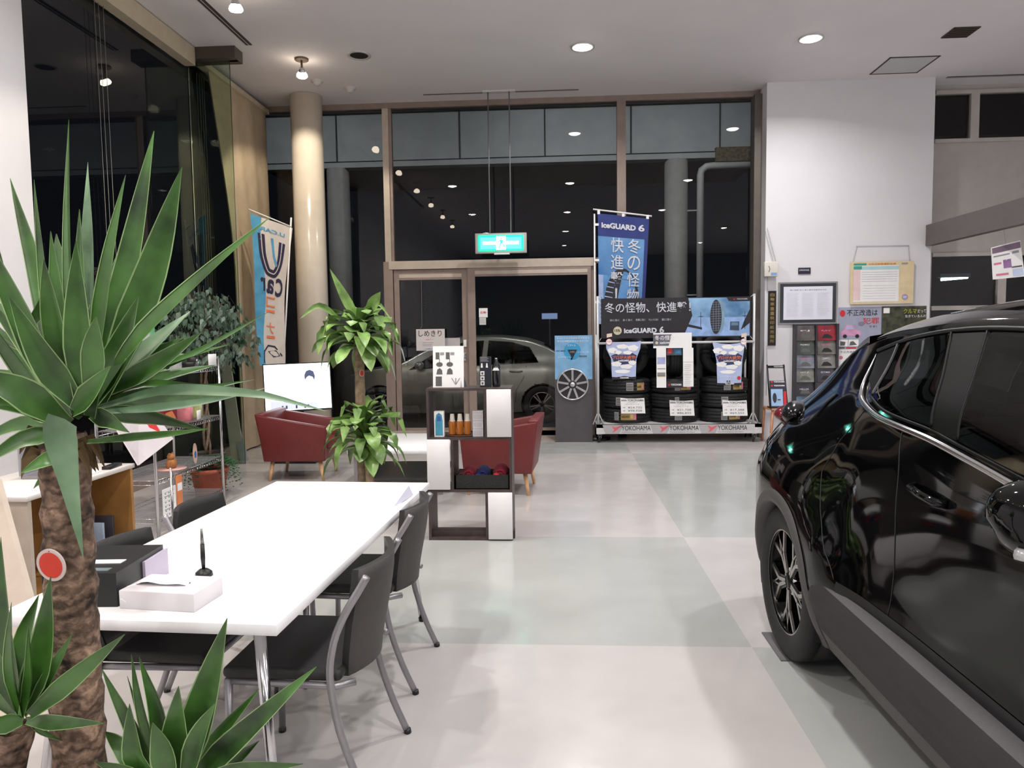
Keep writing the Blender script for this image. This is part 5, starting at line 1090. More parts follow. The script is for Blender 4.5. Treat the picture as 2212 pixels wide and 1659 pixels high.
for (y, m_, k) in ((.40, mat('lilac_print', (170, 175, 215), .6, var=.1), .09), (.255, GREYI, .012), (.16, mat('cream_print', (214, 196, 150), .6, var=.05), .02), (.20, LBLM, .05)):
    b.poly([(.05, y-k, .001), (.155, y-k, .001), (.155, y, .001), (.05, y, .001)], m_, M)
for y in (.33, .17): b.poly([(.39, y, .001), (.515, y, .001), (.515, y+.006, .001), (.39, y+.006, .001)], MATS['cream_print'], M)
for i in range(12): b.poly([(.40, .03+i*.024, .001), (.40+.09*(.6+.4*((i*7) % 3)/2), .03+i*.024, .001), (.49, .034+i*.024, .001), (.40, .034+i*.024, .001)], GREYI, M)
b.build('frame_sheet', t)
b = MB(); b.box((.175, .425, -.045), (.375, .545, -.02), mat('tyre_wrap_grey', (74, 76, 82), .5, var=.1), M); b.poly([(.185, .45, -.019), (.235, .45, -.019), (.25, .53, -.019), (.20, .53, -.019)], REDI, M); b.poly([(.28, .43, -.019), (.37, .43, -.019), (.37, .53, -.019), (.27, .53, -.019)], mat('wrap_blue', (60, 96, 130), .5, var=.1), M); b.text('3倍', .295, .45, .04, CYANI, .06, -.018, .02, M); b.build('tyre_band', t)
# price cards
def price_card(cx, z, a, c_, label, rz=0):
    t = thing('price_card', label, 'price card', (cx, FY-.08, z), 0, 'price cards on the tyre stacks'); M = front(cx-.165, FY-.055, z, rz, -.02); b = MB()
    b.prism([(0, .21), (.09, .20), (.20, .198), (.315, .205), (.33, 0), (.01, 0)], -.003, 0, PAPER, M)
    b.poly([(.01, .165, .001), (.09, .165, .001), (.075, .185, .001), (.01, .185, .001)], GREYI, M); b.text('YOKOHAMA', .09, .16, .030, mat('print_dark_grey', (100, 98, 100), .6), .22, .001, .03, M); b.text('iceGUARD 6', .085, .140, .010, GREYI, .13, .001, 0, M); b.text('195/65R15 91Q', .06, .115, .013, GREYI, .19, .001, 0, M)
    b.text('1本', .03, .070, .018, SH, .035, .001, .01, M); b.text(a, .10, .062, .030, SH, .185, .001, .0, M); b.text('4本', .03, .028, .018, SH, .035, .001, .01, M); b.text(c_, .10, .020, .030, SH, .185, .001, .0, M); b.build('card_sheet', t)
price_card(1.01, .40, '¥24,732', '¥98,928', 'price card reading 24,732 yen on the left tyre stack')
price_card(1.655, .365, '¥21,708', '¥86,832', 'price card reading 21,708 yen on the middle tyre stack')
price_card(2.345, .36, '¥17,388', '¥69,552', 'price card reading 17,388 yen on the right tyre stack')
# ================================================================ tall nobori banner
t = thing('flag_banner', 'tall blue winter tyre banner with white kanji on a pole behind the tyre rack', 'banner', (.92, 10.3, 0))
NY = 10.30; A_, B_, C_, D_ = P(1291, 461, 'y', NY), P(1402, 472, 'y', NY), P(1391, 700, 'y', NY), P(1294, 700, 'y', NY)
ICE = mat('nobori_sky', (52, 118, 188), .7, var=.10, nscale=1.2, sub=(120, 168, 214)); NTOP = mat('nobori_navy', (42, 56, 122), .7, var=.05); NICE2 = mat('nobori_lilac', (170, 188, 228), .7, var=.08)
def np_(u, v, off=0): p = A_.lerp(B_, u).lerp(D_.lerp(C_, u), v); return p+Vector((0, -off-.012*math.sin(u*7+v*5), 0))
b = MB(); NV = 24
def nrow(u0, u1, v0, v1, m, off): b.grid([[np_(lerp(u0, u1, i/8), lerp(v0, v1, j/12), off) for i in range(9)] for j in range(13)], m, True)
nrow(0, 1, 0, 1, ICE, 0); nrow(0, 1, 0, .20, NTOP, .002); nrow(.93, 1, .2, 1, NTOP, .002); nrow(0, .10, .55, 1, NICE2, .002); nrow(0, .9, .55, 1, mat('nobori_mid', (96, 150, 206), .7, var=.12, nscale=2), .001)
nh = (D_-A_).length/(B_-A_).length
def nell(cu, cv, ru, rv, m, off, clip=1.0): b.add([np_(cu+ru*math.cos(a), min(clip, cv+rv*math.sin(a)), off) for a in [2*PI*i/32 for i in range(32)]], [tuple(range(32))], m)
nell(.50, .90, .40, .42, MATS['print_tyre'], .004); 
for i in range(10):
    v = .56+i*.045; hw = .40*math.sqrt(max(0, 1-((v-.90)/.42)**2)); b.add([np_(.5-hw, v, .006), np_(.5-hw*.55, v+.012, .006), np_(.5-hw*.55, v+.020, .006), np_(.5-hw, v+.010, .006)], [(0, 1, 2, 3)], NICE2); b.add([np_(.5-hw*.45, v+.012, .006), np_(.5+hw*.9, v+.03, .006), np_(.5+hw*.9, v+.038, .006), np_(.5-hw*.45, v+.018, .006)], [(0, 1, 2, 3)], MATS['print_tread'])
def ntext(s, u, v, w_, h_, m, bold=.0, off=.009):
    vv, ff, x0, x1, y0, y1 = text_geo(s, bold); b.add([np_(u+w_*(p.x-x0)/(x1-x0), v+h_*(1-(p.y-y0)/(y1-y0)), off) for p in vv], ff, m)
ntext('iceGUARD', .07, .075, .68, .052, PALE, .05); ntext('6', .80, .065, .12, .065, PALE, .03)
for i, s in enumerate('冬の怪物'): ntext(s, .60, .205+i*.155+.0, .26, .135, PALE, .025)
for i, s in enumerate('快進撃！'): ntext(s, .26 if s != '！' else .35, .205+i*.155, .26 if s != '！' else .05, .135, PALE, .025)
b.build('banner_cloth', t)
b = MB(); pl, pr = P(1281, 452, 'y', NY), P(1408, 467, 'y', NY); b.tube([pl, pr], .011, PAPER, 10); px_ = P(1284, 462, 'y', NY); b.tube([(px_.x+.0, NY+.01, 0), px_], .011, PAPER, 10); b.build('banner_pole', t)
for v in (.10, .42, .80): p = np_(0, v); MB().box((p.x-.055, p.y-.006, p.z-.016), (p.x+.012, p.y+.006, p.z+.016), PAPER).build('banner_loop', t)
for u in (.02, .5, .97): p = np_(u, 0); MB().box((p.x-.018, p.y-.008, p.z-.01), (p.x+.018, p.y+.008, p.z+.045), PAPER).build('banner_loop', t)
MB().lathe([(0, 0), (.2, 0), (.2, .03), (0, .05)], BLACK, 24, Matrix.Translation((px_.x+.0, NY-.15, 0))).build('banner_base', t)
# ================================================================ cardboard wheel stand
t = thing('wheel_stand', 'dark grey cardboard column with a blue panel and an alloy wheel picture beside the doors', 'display stand', (.23, 9.98, 0)); PX0, PX1 = -.02, .482
CGR = mat('cardboard_grey', (78, 74, 78), .7, var=.05)
b = MB(); b.prism([(PX0, 9.87), (PX1, 9.87), (PX1-.05, 10.10), (PX0+.05, 10.10)], 0, .70, CGR); b.build('stand_body', t)
M = front(PX0, 9.868, .655, 0, 0); PW = PX1-PX0; b = MB(); SKY2 = mat('stand_blue', (126, 176, 216), .6, var=.08)
b.box((0, .0, -.01), (PW, .79, 0), SKY2, M); b.prism([(0, 0), (PW, 0), (PW, .20), (0, .20)], .0, .002, CGR, M); b.prism([(0, 0), (PW/2, -.09), (PW, 0)], -.01, .0, CGR, M)
b.poly(disc(.235, .58, .115, n=30, z=.002), mat('stand_cyan', (58, 152, 200), .6, var=.05), M); b.poly([(.17, .60, .003), (.30, .60, .003), (.235, .475, .003)], NAVY, M); b.text('3つの力', .205, .555, .03, PALE, .06, .004, 0, M)
b.text('ヨコハマタイヤがおすすめする', .025, .745, .022, PAPER, .44, .002, .02, M); b.text('安心と信頼のアルミホイール', .035, .705, .022, PAPER, .42, .002, .02, M); b.text('スマート', .17, .645, .026, PAPER, .11, .004, .02, M)
b.text('HOLT MANS', .02, .575, .018, INK, .12, .002, .02, M); b.text('ドライビング', .31, .555, .02, PAPER, .14, .003, .02, M); b.text('エコデザイン', .04, .49, .02, PAPER, .17, .003, .02, M); b.text('EDGE', .33, .50, .02, INK, .10, .003, .02, M)
b.poly([(.20, .43, .002), (.25, .49, .002), (.22, .49, .002)], CYANI, M); b.build('blue_panel', t)
WC = Matrix.Translation((PX0+.235, 9.864, .785)) @ Matrix.Rotation(PI/2, 4, 'X'); b = MB(); AL = mat('print_alloy', (205, 205, 210), .25, .7, var=.05)
b.lathe([(0, .0), (.208, .0)], mat('print_hub_dark', (44, 42, 46), .4, var=.1), 36, WC); b.lathe([(.196, .001), (.198, .012), (.212, .012), (.216, .001)], AL, 40, WC)
for i in range(9):
    Mx = WC @ Matrix.Rotation(2*PI*i/9+PI/2, 4, 'Z'); b.box((.035, -.014, .004), (.20, .014, .011), AL, Mx)
b.lathe([(0, .016), (.028, .015), (.034, .008)], AL, 20, WC); b.lathe([(.034, .012), (.055, .012), (.058, .004)], MATS['print_hub_dark'], 24, WC); b.build('wheel_picture', t)
# ================================================================ things on the doors and pier wall
def sheet(name, label, cat_, x0, z0, x1, z1, y, m, fn=None, thick=.004, grp=None, tilt=0):
    M = front(x0, y, z0, 0, tilt); b = MB(); b.box((0, 0, -thick), (x1-x0, z1-z0, 0), m, M)
    if fn: fn(b, M, x1-x0, z1-z0)
    return tag(b.build(name), label, cat_, grp)
def lines(b, M, x0, x1, ys_, m, h=.004, z=.001):
    for i, y in enumerate(ys_): b.poly([(x0, y, z), (x1-((i*37) % 5)*.04*(x1-x0), y, z), (x1-((i*37) % 5)*.04*(x1-x0), y+h, z), (x0, y+h, z)], m, M)
def f_shut(b, M, w, h): b.text('しめきり', .035, h*.66, .085, INK, w-.08, .001, .012, M); b.text('自動ドア', .14, h*.48, .018, PINKI, .10, .001, 0, M); lines(b, M, .09, w*.6, [h*.36, h*.28, h*.22], GREYI, .006); b.poly([(.09, h*.06, .001), (w*.62, h*.06, .001), (w*.45, h*.11, .001)], mat('sky_print', (120, 160, 210), .6), M)
t = sheet('door_sign', 'white sign with four black kana hanging inside the left door', 'sign', -1.985, 1.255, -1.575, 1.56, YB-.12, mat('sign_card', (214, 208, 208), .6, var=.02), f_shut)
b = MB(); b.tube([(-1.93, YB-.12, 1.555), (-1.90, YB-.12, 1.60), (-1.90, YB-.08, 2.26)], .0015, GREYI, 4); b.build('sign_string', t, world=True)
sheet('door_notice', 'grey-white notice behind the car part leaflet on the left door', 'notice', -1.60, 1.02, -1.37, 1.43, YB-.045, mat('notice_grey', (188, 184, 186), .6, var=.03))
sheet('door_sticker', 'white rounded sticker with red letters on the right door glass', 'sticker', -1.088, 1.715, -.965, 1.845, YB-.075, PAPER, lambda b, M, w, h: b.text('自動', .02, .05, .035, REDI, .085, .001, .01, M))
sheet('door_sticker', 'smaller white sticker under the red-lettered one on the door', 'sticker', -1.085, 1.61, -.99, 1.71, YB-.075, mat('sticker_white', (205, 205, 206), .6), lambda b, M, w, h: lines(b, M, .01, .08, [.03, .05, .07], GREYI))
PY = 10.048
t = thing('wall_sensor_box', 'small white boxy wall unit with two wires at the left edge of the pier', 'wall unit', (2.855, PY-.05, 2.19)); b = MB(); b.rbox((2.765, PY-.10, 2.19), (2.943, PY, 2.385), .008, mat('ivory_plastic', (218, 214, 204), .5, var=.02)); b.box((2.85, PY-.102, 2.205), (2.925, PY-.10, 2.24), mat('sky_print', (120, 160, 210), .6)); b.tube([(2.82, PY-.103, 2.25), (2.835, PY-.103, 2.29), (2.82, PY-.103, 2.33)], .003, INK, 5); b.build('casing', t)
b = MB(); b.tube([(2.79, PY-.01, 2.82), (2.90, PY-.02, 2.386)], .003, GREYI, 5); b.tube([(2.82, PY-.01, 2.84), (2.935, PY-.02, 2.386)], .003, GREYI, 5); b.tube([(2.83, PY-.01, 2.19), (2.83, PY-.01, 1.98)], .0025, GREYI, 5); b.tube([(2.83, PY-.01, 1.28), (2.835, PY-.012, 1.05), (2.83, PY-.01, .6)], .0025, GREYI, 5); b.build('wires', t)
sheet('wall_plate', 'small black name plate with white characters above the framed certificate', 'name plate', 3.232, 2.222, 3.393, 2.305, PY-.01, mat('plate_navy', (34, 36, 52), .4, var=.05), lambda b, M, w, h: b.text('自動車検査', .012, .04, .022, PALE, .13, .001, .01, M), .008)
def f_plq(b, M, w, h):
    for i, ch in enumerate('自動車重量税印紙売捌所'[:11]): b.text(ch, w/2, h-.075-i*.062, .045, GOLD, .055, .002, .04, M, 'c')
sheet('wall_plaque', 'tall narrow black plaque with golden kanji on the left part of the pier', 'plaque', 2.842, 1.275, 2.945, 2.005, PY-.02, mat('plaque_black', (26, 26, 24), .35, var=.05), f_plq, .018)
t = thing('framed_certificate', 'white printed notice in a wide dark frame on the pier', 'framed notice', (3.36, PY, 1.555)); fx0, fx1, fz0, fz1 = 2.975, 3.745, 1.555, 2.115
b = MB(); b.box((fx0, PY-.02, fz0), (fx1, PY, fz1), mat('frame_silver', (150, 150, 150), .4, .4, var=.02)); b.build('frame', t); b = MB(); b.box((fx0+.02, PY-.022, fz0+.02), (fx1-.02, PY-.02, fz1-.02), mat('mount_navy', (48, 52, 60), .6, var=.04)); b.build('mount_board', t)
M = front(fx0+.065, PY-.023, fz0+.06); w_, h_ = .64, .44; b = MB(); b.poly([(0, 0, 0), (w_, 0, 0), (w_, h_, 0), (0, h_, 0)], mat('certificate_paper', (226, 228, 240), .5, var=.01), M); b.text('個人情報 及び 個人番号保護基本方針', .08, h_-.055, .018, GREYI, w_-.16, .001, .015, M)
LG = mat('faint_ink', (205, 206, 216), .7)
for c_ in range(3): lines(b, M, .04+c_*.2, .20+c_*.2, [h_-.09-i*.016 for i in range(20)], LG, .004)
b.build('notice_sheet', t)
t = thing('calendar_board', 'cream framed schedule board with green and pink rows hanging by a string on the pier', 'schedule board', (4.3, PY-.03, 1.81)); cx0, cx1, cz0, cz1 = 3.905, 4.715, 1.81, 2.365
b = MB(); b.box((cx0, PY-.035, cz0), (cx1, PY-.015, cz1), mat('board_cream', (222, 204, 164), .6, var=.04)); b.build('board', t)
M = front(cx0, PY-.037, cz0); w_, h_ = cx1-cx0, cz1-cz0; b = MB(); b.poly([(.035, .03, 0), (.62, .03, 0), (.62, h_-.05, 0), (.035, h_-.05, 0)], PAPER, M); b.poly([(.035, .05, .001), (.125, .05, .001), (.125, h_-.10, .001), (.035, h_-.10, .001)], mat('row_pink', (232, 205, 206), .6, var=.03), M)
TEAL = mat('row_teal', (60, 160, 140), .6, var=.05); b.poly([(.035, h_-.10, .001), (.14, h_-.10, .001), (.14, h_-.055, .001), (.035, h_-.055, .001)], TEAL, M); b.poly([(.14, h_-.105, .001), (.62, h_-.105, .001), (.62, h_-.06, .001), (.14, h_-.06, .001)], mat('row_pale_teal', (176, 214, 216), .6, var=.03), M); b.poly([(.035, h_-.045, .001), (.20, h_-.045, .001), (.20, h_-.02, .001), (.035, h_-.02, .001)], TEAL, M)
b.text('法定点検整備料金表', .22, h_-.042, .022, ORANI, .36, .001, .01, M); b.poly([(.65, h_-.04, .001), (.73, h_-.04, .001), (.73, h_-.02, .001), (.65, h_-.02, .001)], GREYI, M)
for r_ in range(5): lines(b, M, .14, .60, [h_-.14-r_*.03], LG, .006, .002)
for r_ in range(6): lines(b, M, .16, .58, [.24-r_*.034], GREYI, .002, .002)
b.poly(disc(.70, .085, .038, n=22, z=.002), PINKI, M); b.poly(disc(.70, .085, .032, n=22, z=.003), mat('stamp_blue', (150, 165, 205), .6), M); b.text('24', .68, .075, .022, PAPER, .04, .004, .02, M); b.build('schedule_sheet', t)
b = MB(); b.tube([(cx0+.03, PY-.02, cz1), (3.99, PY-.006, 2.572)], .0025, GREYI, 5); b.tube([(cx1-.05, PY-.02, cz1), (4.65, PY-.006, 2.565)], .0025, GREYI, 5); b.tube([(3.975, PY-.006, 2.575), (4.66, PY-.006, 2.568)], .003, GREYI, 5); b.build('string', t)
# posters
def f_p1(b, M, w, h):
    b.text('不正改造は', .11, h-.115, .085, INK, .40, .002, .008, M); b.text('犯罪', w-.24, h-.225, .085, REDI, .21, .002, .012, M); b.text('です!', w-.16, h-.275, .03, INK, .1, .002, .02, M); b.poly(disc(.055, h-.08, .035, .045, 20, .002), REDI, M)
    PK = mat('poster_pink_car', (206, 150, 186), .6, var=.1); b.poly([(.04, h-.38, .002), (.30, h-.38, .002), (.30, h-.31, .002), (.24, h-.30, .002), (.20, h-.235, .002), (.11, h-.235, .002), (.08, h-.30, .002), (.04, h-.32, .002)], PK, M)
    for x in (.09, .25): b.poly(disc(x, h-.385, .026, n=16, z=.003), INK, M)
    b.poly([(.12, h-.25, .003), (.19, h-.25, .003), (.215, h-.295, .003), (.10, h-.295, .003)], mat('pale_lilac_print', (180, 176, 214), .6), M); b.poly(disc(.30, h-.22, .04, .028, 16, .003), mat('poster_grey_blot', (128, 124, 146), .6, var=.1), M)
    b.poly([(.01, h-.52, .002), (.13, h-.52, .002), (.13, h-.43, .002), (.01, h-.43, .002)], PAPER, M); b.poly([(.14, h-.52, .002), (.27, h-.52, .002), (.27, h-.43, .002), (.14, h-.43, .002)], PAPER, M); b.poly([(.03, h-.51, .003), (.09, h-.51, .003), (.10, h-.46, .003), (.03, h-.45, .003)], SH, M); b.poly([(.15, h-.51, .003), (.25, h-.50, .003), (.20, h-.45, .003), (.16, h-.46, .003)], SH, M)
    b.poly([(.01, h-.55, .002), (.09, h-.55, .002), (.09, h-.525, .002), (.01, h-.525, .002)], SH, M); b.poly([(.11, h-.55, .002), (.24, h-.55, .002), (.24, h-.53, .002), (.11, h-.53, .002)], REDI, M); b.poly([(0, 0, .001), (w, 0, .001), (w, h-.56, .001), (0, h-.56, .001)], PAPER, M); b.text('不正改造車を', .03, h-.61, .03, SH, .24, .002, .01, M); b.poly(disc(.045, h-.67, .025, n=16, z=.002), PINKI, M)
sheet('wall_poster', 'grey-blue poster with big black kanji and a pink car on the pier', 'poster', 3.765, .99, 4.325, 1.77, PY-.003, mat('poster_grey_blue', (160, 164, 186), .6, var=.04), f_p1)
def f_p2(b, M, w, h):
    b.poly([(.02, h-.09, .002), (.10, h-.09, .002), (.10, h-.02, .002), (.02, h-.02, .002)], PAPER, M); b.text('クルマ', .28, h-.10, .065, mat('lime_ink', (186, 190, 40), .6), .17, .002, .03, M); b.text('だって', .46, h-.09, .045, PAPER, .11, .002, .02, M); b.text('生きているんだ', .30, h-.15, .035, PAPER, .27, .002, .02, M)
sheet('wall_poster', 'dark green poster with lime and white kana next to the grey-blue poster', 'poster', 4.33, 1.05, 4.905, 1.775, PY-.003, mat('poster_dark_green', (48, 52, 44), .6, var=.4, nscale=12, sub=(84, 88, 66)), f_p2)
# brochure rack
t = thing('brochure_rack', 'dark wall-high brochure rack with two columns of car brochures under the framed notice', 'brochure rack', (3.46, 9.95, 0)); bx0, bx1 = 3.17, 3.745
b = MB(); RKD = mat('rack_dark', (58, 56, 62), .5, .2, var=.04); b.box((bx0, PY-.10, 0), (bx0+.03, PY-.005, 1.555), RKD); b.box((bx1-.03, PY-.10, 0), (bx1, PY-.005, 1.555), RKD); b.box((bx0, PY-.02, 0), (bx1, PY-.005, 1.555), RKD); b.box((3.445, PY-.10, .1), (3.465, PY-.005, 1.54), RKD); b.box((bx0, PY-.2, 0), (bx1, PY-.005, .05), RKD); b.build('rack_frame', t)
BC = [(92, 84, 84), (138, 28, 42), (70, 78, 74), (112, 108, 104), (122, 128, 140), (122, 122, 118), (124, 124, 118), (66, 64, 76), (50, 48, 54), (62, 62, 68), (104, 134, 160), (92, 96, 104), (96, 92, 90), (70, 80, 96)]
NM = ['FJ', 'RAV', 'PREMIO', 'SUCCEED', 'AQUA', 'Z', 'VITZ', 'ESTIMA', 'HILUX', 'NOAH', 'ROOMY', 'ISIS', 'PASSO', 'ALLION']
for i in range(14):
    c_, r_ = i % 2, i//2; x = bx0+.035+c_*.275; z = 1.335-r_*.185; m_ = mat('brochure_cover_%d' % i, BC[i], .3, var=.25, nscale=9, coat=.2)
    b = MB(); M = front(x, PY-.075, z, 0, -.12); b.box((0, 0, -.008), (.235, .20, 0), m_, M); b.text(NM[i], .05, .12 if i < 8 else .08, .022, PINKI if i in (3, 4, 1) else PALE, .12, .002, .01, M); b.poly([(.05, .03, .001), (.19, .03, .001), (.17, .065, .001), (.13, .085, .001), (.08, .082, .001)], (SH, BLACK)[i % 2], M)
    words = ('dark brown', 'deep red', 'dark green-grey', 'grey with pink letters', 'blue-grey with pink letters', 'pale grey', 'silver-grey', 'violet-black', 'black', 'dark grey', 'light blue', 'slate grey', 'taupe', 'steel blue')[i]
    tag(b.build('car_brochure'), '%s car brochure, %s row of the rack, %s column' % (words, ('top', 'second', 'third', 'fourth', 'fifth', 'sixth', 'bottom')[r_], ('left', 'right')[c_]), 'brochure', 'brochures in the wall rack')
# small tyre catalogue stand on a wooden stool
t = thing('wooden_stool', 'light wooden stool under the small black catalogue stand beside the tyre rack', 'stool', (2.87, 9.7, 0)); SW_ = mat('stool_wood', (196, 138, 100), .5, var=.12, nscale=14)
b = MB(); b.prism([(2.73, 9.92), (2.78, 9.60), (3.03, 9.60), (3.10, 9.92)], .445, .47, SW_); b.build('stool_seat', t)
for (x, y, x2, y2) in ((2.80, 9.63, 2.76, 9.58), (3.02, 9.63, 3.06, 9.56), (2.76, 9.88, 2.75, 9.93), (3.08, 9.88, 3.12, 9.93)): MB().tube([(x2, y2, 0), (x, y, .445)], .018, SW_, 4).build('leg', t)
MB().box((2.75, 9.57, .085), (3.06, 9.59, .145), mat('stool_rung', (222, 184, 150), .5, var=.05)).build('stretcher', t)
t = thing('catalogue_stand', 'small black countertop stand with tyre catalogues on the wooden stool', 'catalogue stand', (2.87, 9.66, .47)); b = MB(); cx0, cx1 = 2.765, 2.985
for x in (cx0, cx1): b.tube([(x+(.0 if x == cx0 else 0), 9.62, .47), (x-.012 if x == cx0 else x-.02, 9.74, 1.03)], .011, BLACK, 8)
b.box((cx0-.01, 9.72, .985), (cx1-.01, 9.735, 1.02), BLACK); b.box((cx0, 9.60, .47), (cx1, 9.76, .485), BLACK); b.build('stand_frame', t); M = front(cx0+.005, 9.615, .49, 0, -.18)
b = MB(); b.box((0, 0, -.012), (.205, .34, -.002), mat('catalogue_navy', (40, 38, 58), .4, var=.05), M); b.poly([(.01, .01, 0), (.16, .01, 0), (.16, .23, 0), (.01, .23, 0)], mat('catalogue_blue', (156, 190, 226), .5, var=.08), M); b.poly(disc(.055, .115, .026, .065, 20, .001), MATS['print_tyre'], M); b.poly([(.09, .08, .001), (.13, .08, .001), (.13, .10, .001), (.09, .10, .001)], SH, M)
b.poly([(.17, .02, 0), (.205, .02, 0), (.205, .2, 0), (.17, .2, 0)], REDI, M)
for y in (.265, .315): b.text('YOKOHAMA', .05, y, .020, PAPER, .14, .001, .03, M); b.poly([(.015, y, .001), (.04, y, .001), (.035, y+.02, .001), (.012, y+.02, .001)], REDI, M)
b.build('catalogues', t); b = MB(); b.text('YOKOHAMA', .055, .528, .018, PAPER, .12, .02, .02, front(cx0, 9.70, .47)); b.build('header_print', t)
# hanging flyer at the beam
t = thing('hanging_flyer', 'white and lilac flyer hanging under the dark beam at the right edge', 'flyer', (5.05, 8.6, 2.05)); q = [P(2141, 535, 'y', 8.7), P(2204, 519, 'y', 8.55), P(2214, 597, 'y', 8.55), P(2145, 604, 'y', 8.7)]
b = MB(); b.poly([q[3], q[2], q[1], q[0]], PAPER); b.poly([p+Vector((0, .006, 0)) for p in q], PAPER)
def fp(u0, v0, u1, v1, m, o=-.004): b.poly([q[0].lerp(q[1], u).lerp(q[3].lerp(q[2], u), v)+Vector((0, o, 0)) for u, v in ((u0, v1), (u1, v1), (u1, v0), (u0, v0))], m)
fp(.02, .03, .98, .2, mat('flyer_mauve', (120, 100, 120), .6, var=.1)); fp(.7, .04, .96, .18, mat('flyer_magenta', (160, 84, 150), .6)); fp(.36, .45, .62, .70, mat('flyer_purple', (150, 110, 160), .6, var=.15)); fp(.05, .5, .3, .56, PINKI); fp(.1, .84, .5, .9, PINKI); fp(.62, .68, .95, .72, SH); fp(.05, .28, .6, .32, GREYI); fp(.68, .25, .9, .32, GREYI); fp(.64, .76, .96, .96, mat('flyer_pale_blue', (190, 205, 232), .6))
b.build('flyer_sheet', t); MB().tube([q[0].lerp(q[1], .5), q[0].lerp(q[1], .5)+Vector((-.05, 0, .35))], .002, GREYI, 4).build('flyer_string', t)
o = MB().box((1.0, 3.27, 0), (1.62, 3.58, .006), mat('wheel_plate', (98, 96, 98), .6, var=.05)).build('floor_plate'); tag(o, 'thin dark grey plate on the floor under the rear wheel of the black car', 'floor plate')
# far lit sign outside
o = MB().box((-.25, 26, 0), (-.2, 26.1, 1.95), SILVER).box((-.5, 26, 1.95), (.05, 26.1, 2.15), mat('far_sign', (170, 190, 235), .5, var=0, emit=(160, 185, 235), es=.5)).build('street_sign'); tag(o, 'small bluish lit sign far away in the dark beyond the doors', 'sign')
# ================================================================ cars
PAINTB = mat('car_paint_black', (5, 5, 6), .05, var=0, spec=.32)
CLAD = mat('car_cladding', (72, 70, 70), .55, var=.04, nscale=6, bump=.15, bscale=300)
GBLK = mat('gloss_black_trim', (8, 8, 9), .2, var=0, spec=.25)
PILB = mat('pillar_black', (6, 6, 6), .45, var=0, spec=.12)
TGL = glass('tinted_glass', (.16, .17, .17), 1.5)
def interp2(S, Z, T, s, z): return cat(S, [cat(Z, row, z) for row in T], s)
class Car:
    """right side is +w in its own frame: x' = forward, y' = right, z up; rear axle at x'=0"""
    def __init__(c, M, S, Z, T, half, top, zb=.22, crown=.05, arches=(), arch_z=.345, arch_r=.385):
        c.M = M; c.S = S; c.Z = Z; c.T = T; c.half = half; c.top = top; c.zb = zb; c.crown = crown; c.arches = arches; c.az = arch_z; c.ar = arch_r
    def w(c, s, z): return max(.02, c.half-interp2(c.S, c.Z, c.T, s, z))
    def ztop(c, s): return cat(c.top[0], c.top[1], s)
    def p(c, s, z, off=0, side=1):
        w0 = c.w(s, z); return c.M @ Vector((s, side*(w0+off), z))
def in_poly(x, y, poly):
    r = False; j = len(poly)-1
    for i in range(len(poly)):
        if (poly[i][1] > y) != (poly[j][1] > y) and x < (poly[j][0]-poly[i][0])*(y-poly[i][1])/(poly[j][1]-poly[i][1])+poly[i][0]: r = not r
        j = i
    return r
def car_body(c, root, paint, clad, holes, clad_z=.42, ds=.035, nz=40, nt=9, glass_top=()):
    s0, s1 = c.S[0], c.S[-1]; n = int((s1-s0)/ds); b = MB(); rows = []; meta = []
    for i in range(n+1):
        s = lerp(s0, s1, i/n); zt = c.ztop(s); row = []
        for j in range(nz+1):
            t = j/nz; z = lerp(c.zb, zt, t); row.append((s, c.w(s, z), z))
        wt = row[-1][1]
        for j in range(1, nt+1):
            u = 1-j/nt; k = c.crown*min(1, wt/.5); row.append((s, wt*u, zt+k*(1-u**2.6)))
        rows.append(row)
    m = len(rows[0]); full = [r_+[(x, -y, z) for x, y, z in r_[::-1][1:]] for r_ in rows]; M_ = len(full[0])
    vs = [c.M @ Vector(p) for r_ in full for p in r_]; fp, fc = [], []
    for i in range(n):
        sm = lerp(s0, s1, (i+.5)/n)
        for j in range(M_-1):
            jj = min(j, M_-2-j); q = [full[i][j], full[i+1][j], full[i+1][j+1], full[i][j+1]]; zc = sum(v[2] for v in q)/4
            if jj < nz:
                if any((sm-a)**2+(zc-c.az)**2 < c.ar**2 for a in c.arches): continue
                if any(in_poly(sm, zc, h) for h in holes): continue
            else:
                if any(a <= sm <= e and jj-nz < nt*2 and (jj-nz) >= 1 for a, e in glass_top): continue
            idx = (i*M_+j, (i+1)*M_+j, (i+1)*M_+j+1, i*M_+j+1)
            (fc if jj < nz and zc < clad_z else fp).append(idx)
    b.v = vs; i0 = b.mi(paint); i1 = b.mi(clad); b.f = fp+fc; b.m = [i0]*len(fp)+[i1]*len(fc); b.s = [True]*len(b.f)
    # close both ends
    for r_, o_ in ((0, 1), (n, -1)):
        ids = [r_*M_+j for j in range(M_)]; b.f.append(tuple(ids[::o_])); b.m.append(i0); b.s.append(False)
    o = b.build('car_body', root); clean(o, 1e-4)
    for a, e in glass_top:
        g = MB(); rr = []
        for i in range(n+1):
            s = lerp(s0, s1, i/n)
            if a-.02 <= s <= e+.02: rr.append([c.M @ Vector((p[0], p[1], p[2]+.004)) for p in full[i][nz+1:M_-nz-1]])
        g.grid(rr, TGL, True); g.build('windscreen' if a > 1 else 'rear_window', root)
    return o
